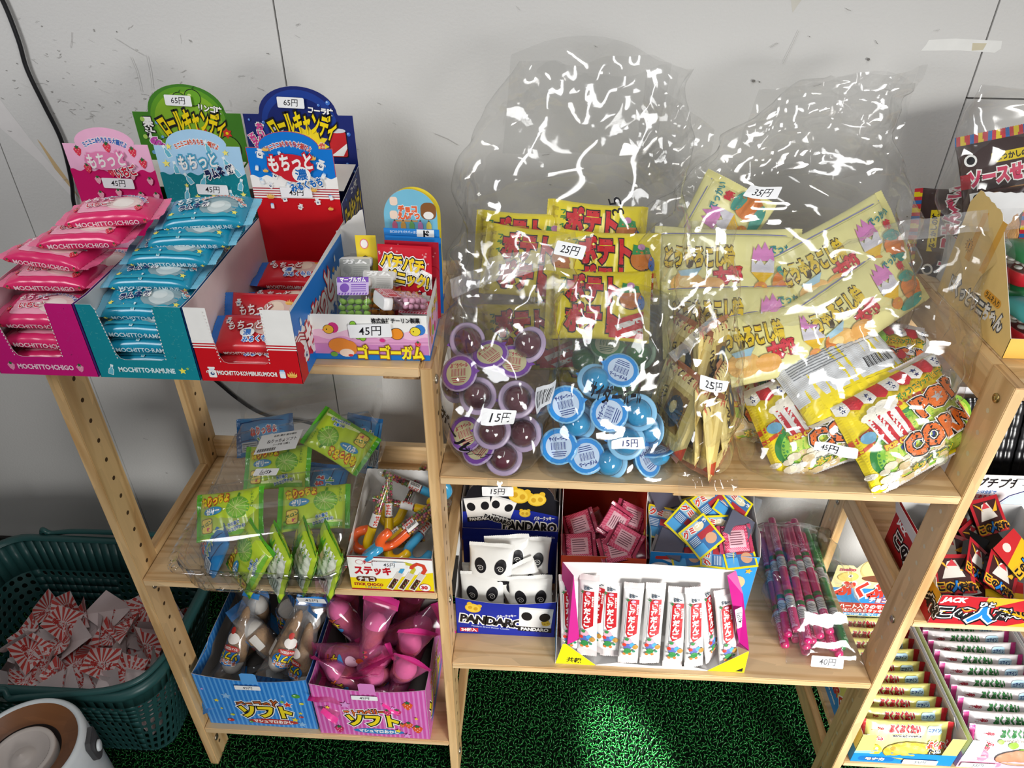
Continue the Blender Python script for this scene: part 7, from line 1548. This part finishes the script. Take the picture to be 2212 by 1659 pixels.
# ---- bag of straw jellies
def straw(c, c2, band):
    t = thing('straw_jelly', 'x', 'jelly stick'); L = .238; mb = MB(); r = .0066
    mb.tube([(0, -L / 2, 0), (0, -L / 2 + .002, 0), (0, -L / 2 + .004, 0), (0, L / 2 - .004, 0), (0, L / 2 - .002, 0), (0, L / 2, 0)], [.0015, .006, r, r, .006, .0015], M(c, .15, .5, 'jelly', sss=.2, coat=.5, var=.15, ns=200), 14); mb.obj('jelly_tube', t)
    for nm, y0, w, m in (('green_band', -.052, .008, band), ('white_label', -.078, .022, '#d9dad8'), ('green_band', .030, .008, band), ('white_label', .004, .022, '#d9dad8')):
        mb = MB(); mb.tube([(0, y0, 0), (0, y0 + w, 0)], r + .0002, M(m, .3, .4, 'label_paper'), 14, False)
        if nm == 'white_label':
            for i in range(5): mb.tube([(0, y0 + .003 + i * .003, 0), (0, y0 + .0042 + i * .003, 0)], r + .0003, M('#6a6a6c', .4, .3, 'ink'), 14, False)
        mb.obj(nm, t)
    mb = MB(); f = lambda u, v, l: ((r + .0002 + l * .001) * math.sin(u / 6.6), v * .001, (r + .0002 + l * .001) * math.cos(u / 6.6)); p = Pr(mb, f, 3, .1, .03)
    for v0 in (-100, 54): p.t('ストロージェリー', 0, v0 + 6, 6, ink(c2), 90, .03, w=34); p.rect(-5, v0 - 14, 5, v0 - 10, ink(c2))
    mb.obj('lettering', t); return t
s1, s2 = straw('#c8246e', '#f0a8cc', '#2a6b3a'), straw('#2f8f4a', '#a9dcae', '#1f5a34')
row = [(.505, .3345, 0), (.5195, .3345, 0), (.534, .3345, 0), (.5485, .3345, 0), (.563, .3345, 0), (.5775, .3345, 0), (.592, .3345, 1), (.512, .347, 0), (.5265, .347, 0), (.541, .347, 0), (.5555, .347, 0), (.570, .347, 0), (.5845, .347, 1), (.520, .3595, 0), (.5345, .3595, 0), (.549, .3595, 0), (.5635, .3595, 0)]
for i, (x, z, g) in enumerate(row):
    dup(s2 if g else s1, (x + .008, .168 + .012 * math.sin(i * 2.1), z), (0, (i * 47) % 120 - 50, -4.5 + 2.4 * math.sin(i * 1.7)), ('green straw jelly in the clear bag beside the right post' if g else 'pink straw jelly in the bundle on the lower shelf'), 'green straw jellies' if g else 'pink straw jellies')
t = thing('clear_bag', 'clear bag of pink and green straw jellies lying beside the right post', 'plastic bag')
def half(y): 
    f = (y - .030) / .262; e = min(1, max(0, (y - .030) / .045)) * min(1, max(0, (.292 - y) / .05)); return .058 + .010 * e, .033 * e ** .6 + .002
P = []; nn = 64
for y in np.linspace(.026, .292, 70):
    a, b = half(y); cx = .558 - .0 * y; P.append([(cx + (a * abs(math.cos(q)) ** .6 * (1 if math.cos(q) > 0 else -1)), y, ZC + .0006 + max(0, b + b * 1.0 * abs(math.sin(q)) ** .7 * (1 if math.sin(q) > 0 else -1))) for q in np.linspace(0, 2 * PI, nn, endpoint=False)])
P = np.array(P); d = Creases(43, 10, .004, (.02, .07))(P.reshape(-1, 3)).reshape(P.shape[:2]); up_ = np.clip((P[..., 2] - ZC) / .02, 0, 1); P[..., 2] += (d + .002) * up_; P[..., 0] += Creases(44, 8, .003, (.02, .06))(P.reshape(-1, 3)).reshape(P.shape[:2]) * up_; P[..., 0] = np.minimum(P[..., 0], XR - .001)
mb = MB(); mb.grid(P, FILM, True, True); mb.obj('bag_film', t)
mb = MB(); Pf = np.array([[(.478 + .135 * u, .275 + .004 * v, .345 + .075 * v) for u in np.linspace(0, 1, 30)] for v in np.linspace(0, 1, 16)]); Pf[..., 1] += Creases(46, 8, .006, (.03, .08))(Pf.reshape(-1, 3)).reshape(Pf.shape[:2]) * .7; mb.grid(Pf, FILM, True); mb.obj('bag_flap', t)
sticker(t, Fr((.556, .0245, ZC + .014), (1, -.02, .03), (0, .55, 1)), 0, 0, '40円', 46, 17, -2, lift=2)

# ------------------------------------------------------------------ third bay behind the right post
X3 = XR + TP + .0012; ZJ, ZF = .4692, .1182
# ---- black card game candies
t = thing('candy_box', 'red and gold open box of black candy trays behind the right post', 'candy box', (X3 + .016, -.0015, ZJ + .0002)); W, D = 170, 150
JR, GD = card('#b01c26'), ink('#d8a22a')
def net(p, u0, v0, u1, v1):
    p.rect(u0, v0, u1, v1, GD); u = u0
    while u < u1 - 2:
        v = v0
        while v < v1 - 2: p.ell(u + 1.6, v + 1.6, 1.1, .8, ink('#8a4a1c'), 6); p.l -= p.st; v += 3
        u += 3
    p.l += p.st
def title(p, u, v, s):
    p.t('この', u - 29 * s, v, 25 * s, K_, 0, .06, [(K_, .22), (W_, .13)], w=50 * s); p.t('人', u + 8 * s, v, 34 * s, ink('#1f78c8'), 0, .06, [(K_, .2), (W_, .13)]); p.t('だ〜れ?', u + 58 * s, v, 25 * s, K_, 0, .06, [(K_, .22), (W_, .13)], w=70 * s); p.t('ひと', u + 8 * s, v + 20 * s, 11 * s, W_, 0, .06, [(K_, .18)])
def jf(p):
    for P in ([(60, 54), (110, 54), (60, 30)], [(100, 0), (170, 0), (170, 26)], [(2, 22), (30, 30), (2, 18)]): p.poly(P, GD)
    p.t('JACK', 20, 46, 12, W_, 0, .06, w=32, sh=.15); title(p, 56, 22, .95)
fp = wall_panel(t, 'front_panel', XF(0, 0, 0), [(0, 0), (W, 0)] + zig(W, 52, 2, 55, 24, .7), JR, card('#b9a6a0'), jf)
sticker(fp, XF(0, 0, 0), 134, 40, '25円', 34, 13, -2, lift=2.6)
def js(p): p.poly([(70, 56), (150, 56), (150, 24)], GD); p.t('JACK', 26, 50, 11, W_, 0, .06, w=30); title(p, 70, 28, .95)
side = [(0, 0), (D, 0), (D, 78), (D * .62, 78), (30, 62), (10, 56), (0, 54)]
wall_panel(t, 'side_panel', SL(0, 0, 0, D * .001), [(D - a, b) for a, b in side][::-1], JR, card('#dcdcdc'), js); wall_panel(t, 'side_panel', SR(W * .001, 0, 0), side, JR, card('#dcdcdc'))
wall_panel(t, 'side_flap', Fr((-.0012, D * .001, .058), (0, -1, 0), (-.30, 0, 1)), [(0, 0), (98, -4), (126, -10), (140, -14), (134, 12), (100, 26), (0, 28)], card('#e2e2e2'), card('#e2e2e2'))
wall_panel(t, 'back_panel', XF(0, D * .001, 0), [(0, 0), (W, 0), (W, 80), (0, 80)], card('#d0d0d0'), JR)
mb = MB(); mb.box(.0006, W * .001 - .0006, .0006, D * .001, .0002, .0009, card('#c0c0c0')); mb.obj('base', t)
def jack(col):
    t = thing('black_candy_tray', 'x', 'candy tray'); s = 25; mb = MB(); f = Fr((0, 0, .0045), (1, 0, 0), (0, 1, 0)); mb.plate(f, [(-s, -s), (s, -s), (s, s), (-s, s)], .5, foil('#a81e28' if col == 'red' else '#d8ae1e', .3), card('#2a2422')); p = Pr(mb, f, None, .1, .03)
    if col == 'red':
        p.rect(-20, -12, 20, 20, ink('#3a1c1c')); p.poly([(-15, -6), (-6, 16), (4, 18), (14, -4)], ink('#cfc8c0')); p.poly([(-8, 10), (0, 19), (6, 10)], ink('#c23a42')); p.poly([(-20, 20), (-6, 6), (-10, 14)], ink('#d8a22a')); p.poly([(20, 18), (8, 4), (16, 4)], ink('#d8a22a'))
    else: p.poly([(-25, 25), (25, 25), (25, 10), (-25, -2)], ink('#b8282c')); p.ell(-6, 14, 7, 6, ink('#d8c8c0'), 12)
    p.t('この', -12, -17, 12, K_, 0, .06, [(GD, .2)]); p.t('人', 2, -16, 14, ink('#1f78c8'), 0, .06, [(K_, .16)]); p.t('だれ', 15, -17, 11, K_, 0, .06, [(GD, .2)])
    mb.obj('printed_lid', t); mb = MB(); mb.grid([[(a * x, a * y, z) for x, y in ((-1, -1), (1, -1), (1, 1), (-1, 1))] for a, z in ((.025, .004), (.0225, .0035), (.021, -.006), (.0001, -.006))], M('#131215', .22, .5, 'plastic'), False, True, True); mb.obj('tray', t); return t
jr, jy = jack('red'), jack('yellow')
for src, loc, n, tw, lab in (
    (jr, (.752, .120, .552), (.2, -.6, .7), 14, 'red lidded black tray highest at the back of the red and gold box'),
    (jr, (.735, .098, .530), (.3, -.5, .7), 30, 'red lidded black tray just below the highest one'),
    (jy, (.700, .105, .530), (.0, -.5, .8), -8, 'yellow lidded black tray at the back left of the red and gold box'),
    (jr, (.690, .080, .522), (-.3, -.6, .6), -20, 'red lidded black tray at the left wall of the red and gold box'),
    (jr, (.678, .036, .524), (-.1, -.6, .7), 4, 'red lidded black tray nearest the post, face up at the left front'),
    (jr, (.712, .052, .530), (.5, -.5, .6), -32, 'red lidded black tray on its corner in the middle of the red and gold box'),
    (jr, (.738, .036, .524), (.3, -.5, .7), -34, 'red lidded black tray on its corner, right of the middle, near the front'),
    (jy, (.764, .060, .540), (.2, -.5, .8), 34, 'yellow lidded black tray at the right edge of the picture'),
    (jy, (.742, .020, .505), (.1, -.4, .9), -20, 'yellow lidded black tray flat behind the price label'),
    (jr, (.700, .022, .505), (.1, -.4, .9), 10, 'red lidded black tray lying low behind the lettered front'),
    (jr, (.718, .086, .526), (.1, .5, -.8), 30, 'black tray turned over, shiny bottom up, in the middle of the red and gold box'),
    (jr, (.756, .092, .520), (-.2, .5, -.8), 60, 'black tray turned over at the right of the red and gold box'),
    (jy, (.690, .060, .500), (-.1, .5, -.8), 20, 'black tray turned over at the left of the red and gold box'), (jr, (.730, .065, .495), (0, -.3, .9), 50, 'red lidded black tray under the others in the middle')):
    dup(src, loc, faceup(n, (0, .6, .7), tw), lab, 'black candy trays')

# ---- white spotted box of black ribbed sheets behind
t = thing('spotted_box', 'white box with pastel spots and a blue figure outline behind the black trays', 'candy box', (.742, .176, ZJ + .0002)); W, D = 190, 92
def sf2(p):
    q = random.Random(6)
    for i in range(26): r = q.uniform(4, 8); p.ell(q.uniform(6, 180), q.uniform(10, 100), r, r, ink(q.choice(('#e3c8dc', '#c9d6ea', '#dcd2e6'))), 14); p.l -= p.st
    p.l += p.st; p.t('プチプチ', 50, 96, 20, K_, 0, .04, [(W_, .10)], w=62); p.rr(6, 62, 56, 84, 2, ink('#e6edf4')); p.t('デザインは全部で', 31, 78, 7, ink('#2a6cb0'), 0, .04, w=44); p.t('48種類あるよ!', 31, 69, 7, ink('#c8283a'), 0, .05, w=40)
    p.line([(60, 52), (74, 72), (92, 82), (112, 80), (130, 66)], 2, ink('#23306a')); p.poly([(64, 52), (76, 70), (92, 79), (112, 77), (128, 64), (120, 50)], ink('#b9d2ea')); p.ell(58, 56, 5, 5, ink('#23306a'), 12); p.ell(58, 56, 4, 4, W_, 12)
fp = wall_panel(t, 'front_panel', XF(0, 0, 0), [(0, 0), (W, 0), (W, 112), (0, 110)], card('#e6e6ea'), card('#d6d6da'), sf2)
sticker(fp, XF(0, 0, 0), 92, 98, '35円', 40, 14, -3, lift=2.4)
for nm, fr, w in (('side_panel', SR(W * .001, 0, 0), D), ('side_panel', SL(0, 0, 0, D * .001), D), ('back_panel', XF(0, D * .001, 0), W)): wall_panel(t, nm, fr, [(0, 0), (w, 0), (w, 200), (0, 200 if nm == 'back_panel' else 120)] if nm != 'side_panel' else [(0, 0), (w, 0), (w, 150), (0, 112)] if fr.o[0] > .1 else [(0, 0), (w, 0), (w, 112), (0, 150)], card('#dcdce0'), card('#c9c9cd'))
BLK = M('#17171a', .25, .5, 'plastic')
def sheet():
    t = thing('black_ribbed_sheet', 'x', 'candy sheet'); mb = MB(); P = [[((x - .5) * .085, -.002 * abs(math.sin(x * PI * 7)) - .0012 * abs(math.sin(y * PI * 10)), y * .19) for x in np.linspace(0, 1, 43)] for y in np.linspace(0, 1, 61)]; mb.grid(P, BLK, True, False, True); mb.grid([[(a[0], .0005, a[2]) for a in r] for r in P], BLK, True); mb.obj('sheet_body', t); return t
st = sheet()
for i in range(6): dup(st, (.790 + .088 * (i % 2), .196 + .012 * (i // 2), ZJ + .004), (-16 + 3 * (i // 2), 0, 0), 'black ribbed candy sheet standing in the white spotted box, ' + ('frontmost', 'second', 'rearmost')[i // 2] + (' near the post' if i % 2 == 0 else ' away from the post'), 'black ribbed sheets')

# ---- fish wafer boxes at the bottom
def fish_box(x0, label, c, c2, W=158, hdr=True, pink=False):
    t = thing('wafer_box', label, 'wafer box', (x0, .002, ZF + .0002)); D, H = 226, 76; YB = card(c)
    def ff(p):
        p.rect(0, 0, W, 30, ink('#2487cf') if not pink else ink('#e9b4c8')); p.poly([(0, 30), (34, 34), (40, 26), (0, 24)], ink('#8fc4e6') if not pink else W_); p.rr(10, 4, 66, 17, 6, ink('#1b6db4') if not pink else ink('#d98aa8')); p.t('モナカ', 36, 10, 9, W_, 0, .05, [(ink('#5a3a1c'), .12)], w=30)
    cut = [(0, 0), (W, 0), (W, H)] + [(W - 22, H), (W - 24, 20), (W - 30, 16), (34, 16), (28, 20), (22, H)] + [(0, H)]
    fp = wall_panel(t, 'front_panel', XF(0, 0, 0), cut, YB, card('#d6d2cc'), ff)
    sticker(fp, XF(0, 0, 0), 106 if not pink else 30, 10, '55円', 54, 13, 0, pen='#3a4a4a', lift=2.2)
    def ss(p): p.rect(0, 0, D, 34, ink('#2b8ad2') if not pink else ink('#e9a9c2')); p.t('ぷくぷく', 110, 40, 26, ink('#d03a30'), 0, .06, [(W_, .15)], w=90); p.t('aerated sweets', 110, 16, 9, W_, 0, .03)
    side = [(0, 0), (D, 0), (D, H + 6), (0, H)]
    wall_panel(t, 'side_panel', SL(0, 0, 0, D * .001), [(D - a, b) for a, b in side][::-1], YB, card('#dadadc'), ss); wall_panel(t, 'side_panel', SR(W * .001, 0, 0), side, YB, card('#dadadc'), ss)
    wall_panel(t, 'inner_flap', Fr((W * .001 - .001, D * .001, .058), (0, -1, 0), (-.34, 0, 1)), [(0, 0), (190, 0), (204, 8), (196, 30), (0, 30)], card('#dcdcdc'), card('#dcdcdc'))
    mb = MB(); mb.box(.0006, W * .001 - .0006, .0006, D * .001, .0002, .0009, card('#cfcfcf')); mb.obj('base', t)
    if hdr:
        def hh(p):
            p.rect(1, 84, W - 1, 150, ink('#2f86c8')); p.rect(1, 80, W - 1, 112, ink('#b8322c')); p.rect(1, 76, W - 1, 86, ink('#d9d08a'))
            p.t('ぷくぷく', 66, 146, 40, ink('#d8382e'), -4, .07, [(W_, .15)], w=110); p.t('チョコ', 92, 122, 15, W_, 0, .06, [(ink('#b8322c'), .16)], w=32); p.t('ハート入りのモナカ', 76, 103, 12, W_, 0, .05, w=96); p.t('状態えたらラッキー', 76, 92, 9, W_, 0, .04, w=80); p.rr(20, 78, 130, 86, 2, ink('#3f96d2')); p.t('28℃以下で保存', 74, 82, 7, W_, 0, .03, w=74)
            p.t('meito', 20, 196, 11, ink('#b03a5a'), 0, .05, w=28); p.ell(24, 178, 18, 12, ink('#d9c05a'), 20); p.ell(24, 178, 16.4, 10.6, ink('#e6d070'), 20); p.ell(28, 180, 4, 4, W_, 12); p.ell(28, 180, 2, 2, K_, 8); p.line([(10, 172), (6, 178), (12, 184)], 1, ink('#8a6a2a'))
            p.ell(84, 200, 44, 34, ink('#d9b878'), 30); p.ell(82, 202, 40, 30, ink('#e3c68c'), 28); p.ell(84, 176, 36, 9, ink('#7a4a34'), 22); p.line([(52, 212), (80, 226), (110, 218)], 1.4, ink('#b8925a')); p.line([(60, 200), (90, 190), (118, 202)], 1.4, ink('#b8925a'))
        O = [(0, 76), (W, 76), (W, 170)] + [(92 + 62 * math.cos(R(a)), 180 + 56 * math.sin(R(a))) for a in np.linspace(-6, 160, 18)] + [(26, 206), (0, 206)]
        wall_panel(t, 'header_card', XF(0, D * .001, 0), O, card('#e6dfa0'), card('#dadadc'), hh)
    return t
fish_box(.6405, 'yellow and blue box of fish wafers on the bottom shelf behind the right post', '#e3dc78', '#2487cf')
fish_box(.8065, 'pink and green box of white fish wafers at the bottom right corner', '#dff0ea', '#e9b4c8', 168, False, True)
def wafer_pk(pink):
    b1 = foil('#e6e2e4' if pink else '#e3df84', .28); e1 = foil('#d03a8a' if pink else '#c02430', .3)
    def a(p):
        p.t('meito', -50, 20, 8, ink('#a8243a'), 3, .05, w=20); p.t('ぷくぷくたい', -6, 21, 13, ink('#2a7a3a') if pink else ink('#c8202c'), 0, .06, [(W_, .14), (K_, .10)], w=52); p.t('aerated sweets', -2, 10, 6.5, ink('#8a7a6a') if pink else K_, 0, .03, [(W_, .12)], w=46); p.rr(30, 12, 54, 27, 5, ink('#b9dcee')); p.t('エアイン', 42, 20, 7, ink('#2a4a8a'), 0, .05, w=20); p.t('meito', -52, 4, 10, ink('#a8243a'), -6, .05, [(W_, .12)], w=24)
        if pink:
            for u, v, r in ((-10, 2, 8), (-30, 8, 5), (4, -8, 6), (-14, -16, 7), (20, 4, 4)): p.ell(u, v, r, r * .8, ink('#8cc63f'), 12)
            p.ell(10, -22, 46, 17, ink('#5a4a40'), 26); p.ell(10, -22, 45, 16, ink('#c9886a'), 26); p.ell(-56, -18, 10, 11, ink('#e58aa4'), 16); berry(p, -50, -4, 5)
        else: p.ell(8, -20, 46, 20, ink('#6a5a2a'), 28); p.ell(8, -20, 45, 19, ink('#c9aa3a'), 28); p.ell(6, -17, 30, 10, ink('#d9bd50'), 20); p.ell(-22, -14, 5, 4, ink('#a88a2a'), 10); p.ell(-52, -18, 12, 10, ink('#e3c63a'), 16); p.ell(-48, -16, 2.6, 2.6, W_, 8)
        p.t('ぷくぷく', 50, -6, 14, ink('#d8382e'), -6, .06, [(W_, .16)], w=38); p.t('たい', 46, -18, 11, K_, -6, .05, [(W_, .14)])
    return pack(thing('fish_wafer_packet', 'x', 'wafer packet'), 152, 66, 17, 9, b1, e1, a, lambda p: p.t('ぷくぷくたい', 0, 0, 9, ink('#c8202c'), 0, .05, [(W_, .14)], w=46), None, 2.6, 3, .5, .9, 101 + pink, L=6)
fy, fk = wafer_pk(0), wafer_pk(1)
ORD = ('frontmost', 'second from the front', 'third from the front', 'fourth from the front', 'fifth from the front', 'sixth from the front', 'seventh from the front', 'eighth from the front', 'ninth from the front', 'rearmost')
for i in range(10):
    y = .018 + i * .0218; dup(fy, (.719, y, ZF + .047), faceup((.03, -.93 if i else -.96, .42), (0, .4, .9), 1.5 * math.sin(i * 2.2)), 'pale yellow fish wafer packet with red ends, ' + ORD[i] + ' of its row', 'yellow fish wafer packets', .96)
    dup(fk, (.8905, y, ZF + .048), faceup((.02, -.93, .42), (0, .4, .9), 1.5 * math.sin(i * 1.7 + 1)), 'white fish wafer packet with pink ends, ' + ORD[i] + ' of its row', 'white fish wafer packets', .99)
t = thing('wafer_box', 'pink wafer box edge at the far right, behind the white wafers', 'wafer box', (.980, .002, ZF + .0002)); wall_panel(t, 'side_panel', SL(0, 0, 0, .226), [(0, 0), (226, 0), (226, 78), (0, 82)], card('#d9c4cc'), card('#e3e0de')); mb = MB(); mb.box(.0006, .15, .0006, .226, .0002, .0009, card('#cfcfcf')); mb.obj('base', t)

# ---- yellow toy candy box on the top shelf
t = thing('toy_candy_box', 'pale orange open box with grey lettering on the shelf end above the right post', 'candy box', (.6335, .061, ZT + .0002)); W, D = 150, 165
def ws(p):
    p.poly([(66, 60), (74, 124), (84, 124), (78, 60)], ink('#e9b04a')); p.poly([(30, 60), (34, 118), (44, 122), (42, 60)], ink('#e9b04a'))
    p.star(30, 76, 9, K_, 11, .6); p.star(30, 76, 8, ink('#e9b04a'), 11, .6); p.t('!', 30, 76, 9, K_, 0, .05)
    p.t('ばくっとワニちゃん', 82, 26, 21, W_, 3, .05, [(ink('#55565c'), .14)], w=124); p.rr(92, 40, 128, 50, 5, ink('#e8a63a')); p.t('ラムネ入り', 110, 45, 8, ink('#5a4a2a'), 0, .04, w=30)
OR = card('#f0cf86')
wall_panel(t, 'side_panel', SL(0, 0, 0, D * .001), [(0, 0), (D, 0), (D, 25), (150, 42), (70, 128)] + zig(68, 130, 12, 138, 8, 1.5) + [(0, 120)], OR, card('#e9dcc0'), ws)
wall_panel(t, 'side_panel', SR(W * .001, 0, 0), [(0, 0), (D, 0), (D, 120), (0, 25)], OR, card('#e9dcc0'))
def wf(p): p.star(92, 14, 12, K_, 12, .6); p.star(92, 14, 11, ink('#e9b04a'), 12, .6); p.t('ワニ', 92, 14, 10, K_, 0, .05)
wall_panel(t, 'front_panel', XF(0, 0, 0), [(0, 0), (W, 0), (W, 25), (0, 25)], ink('#eab954'), card('#e9dcc0'), wf); mb = MB(); mb.box(.0006, W * .001 - .0006, .0006, D * .001, .0002, .0009, card('#e9dcc0')); mb.obj('base', t)
def capsule(body, lid):
    t = thing('toy_candy_capsule', 'x', 'toy candy'); mb = MB(); r1 = lambda s, z: [(.022 * s * abs(math.cos(a)) ** .6 * (1 if math.cos(a) > 0 else -1), .030 * s * abs(math.sin(a)) ** .6 * (1 if math.sin(a) > 0 else -1), z) for a in np.linspace(0, 2 * PI, 32, endpoint=False)]
    mb.grid([r1(.8, 0), r1(1, .003), r1(1, .016), r1(.96, .018)], plast(body), True, True); mb.add(r1(.8, 0), [tuple(range(32))[::-1]], plast(body)); mb.obj('tub', t)
    mb = MB(); mb.grid([r1(1.02, .030), r1(1.04, .032), r1(1.0, .038), r1(.6, .042), r1(.02, .043)], plast(lid), True, True); mb.obj('lid', t)
    mb = MB(); mb.grid([r1(.98, .016), r1(.98, .031)], HARD, True, True); mb.obj('clear_window', t)
    mb = MB(); q = random.Random(1)
    for i in range(22):
        a = i * 2.4; rr = .018 * math.sqrt((i + .5) / 22); P = [(.0042, -.001), (.0046, 0), (.0042, .001), (0, .0016)]; mb.lathe(P, M('#f1f1ef', .4, .3, 'candy'), 10, (rr * math.cos(a), rr * 1.35 * math.sin(a), .019 + (i % 3) * .0035))
    o = mb.obj('white_candies', t); o['kind'] = 'stuff'; return t
ca, cg = capsule('#c01f2c', '#3f9a9a'), capsule('#c01f2c', '#2a7a4a')
dup(ca, (.676, .108, ZT + .0015), (0, 0, 8), 'red tub of white candies with a teal lid in the pale orange box')
dup(cg, (.690, .176, ZT + .0015), (0, 0, -14), 'red tub with a dark green lid at the back of the pale orange box')
dup(cg, (.686, .170, ZT + .047), (0, 0, 10), 'red tub with a dark green lid stacked at the back of the pale orange box')
# ---- sauce cracker packets
t = thing('cracker_box', 'grey-white open box holding the sauce cracker packets above the right post', 'candy box', (.650, .236, ZT + .0002)); W, D = 170, 60
for nm, fr, w in (('front_panel', XF(0, 0, 0), W), ('back_panel', XF(0, D * .001, 0), W), ('side_panel', SR(W * .001, 0, 0), D), ('side_panel', SL(0, 0, 0, D * .001), D)): wall_panel(t, nm, fr, [(0, 0), (w, 0)] + (zig(w, 128, 0, 128, 26, 1.2) if nm == 'front_panel' else [(w, 60), (0, 60)]), card('#cfd0d2'), card('#c4c4c4'))
mb = MB(); mb.box(.0006, W * .001 - .0006, .0006, D * .001, .0002, .0009, card('#c4c4c4')); mb.obj('base', t)
def senbei():
    BR = foil('#3a2422', .3)
    def a(p0):
        p = Pr(p0.mb, lambda u, v, l: p0.f(-v, u, l), p0.L, p0.l, p0.st)
        p.rr(-22, 32, 32, 44, 0.5, ink('#e3c81c')); p.t('なつかしの味', 5, 38, 9, K_, 0, .04, w=46); p.t('ソースせんべい', 6, 17, 22, ink('#cf3a62'), 0, .07, [(W_, .14)], w=112); p.ell(4, -30, 50, 30, ink('#b8854e'), 28); p.ell(0, -32, 46, 26, ink('#c9995c'), 26)
        p.ell(-46, 40, 7.5, 7.5, W_, 16); p.ell(-46, 40, 5, 5, K_, 12); p.rect(-50, -14, -34, 0, W_); p.ell(-42, -7, 5, 5, K_, 12); p.rect(-58, 6, -48, 24, ink('#a82a34')); p.t('うまいよ!', -26, -14, 7, ink('#5a3a1c'), 12, .03, w=24); p.t('うまいよ!', -32, -30, 7, ink('#5a3a1c'), 18, .03, w=24); p.ell(16, -22, 17, 15, ink('#e3a9a0'), 18)
    t = pack(thing('sauce_cracker_packet', 'x', 'cracker packet'), 142, 122, 12, 11, BR, ink('#c8303c'), a, None, None, 2.6, 3, .5, .9, 121, L=6)
    for o in [c for c in COL.objects if c.parent == t and c.name.startswith('end_seal')]:
        mb = MB(); sg = 1 if o.data.vertices[0].co.x > 0 else -1; me = o.data
        for i, c in enumerate(('#e3c81c', '#2a6cb0', '#e3c81c')): pass
        cols = [ink('#c8303c'), ink('#e3c81c'), ink('#c8303c'), ink('#2a6cb0')]
        for m in cols[1:]: me.materials.append(m) if m.name not in [x.name for x in me.materials] else None
        names = [x.name for x in me.materials]; idx = []
        for pl in me.polygons: v = pl.center.y * 1000; idx.append(names.index(cols[int((v + 80) / 5.2) % 4].name))
        me.polygons.foreach_set('material_index', idx)
    return t
sb = senbei()
dup(sb, (.704, .277, .968), faceup((-.05, -.93, .35), (0, .3, 1), -90 + 13), 'brown cracker packet with rainbow striped seals at the upper right edge')
dup(sb, (.742, .264, .905), faceup((-.05, -.93, .35), (0, .3, 1), -90 - 6), 'brown cracker packet low in the grey-white box behind the pale orange box')
dup(sb, (.668, .268, .905), faceup((-.75, -.6, .2), (0, .3, 1), 4), 'brown cracker packet stood on its side, only its striped seal showing')
t = thing('clear_bag', 'clear bag around the brown sauce cracker packets by the wall seam', 'plastic bag')
o, P = bag(t, 'bag_film', [(.8465, .725, .268, .068, .018, 4), (.93, .720, .270, .092, .026, 4), (1.02, .716, .274, .094, .026, 3.4), (1.065, .718, .280, .094, .016, 2.6), (1.085, .722, .284, .092, .004, 2.2)], seed=47, amp=.004, wl=(.04, .12), nt=80, nk=60)
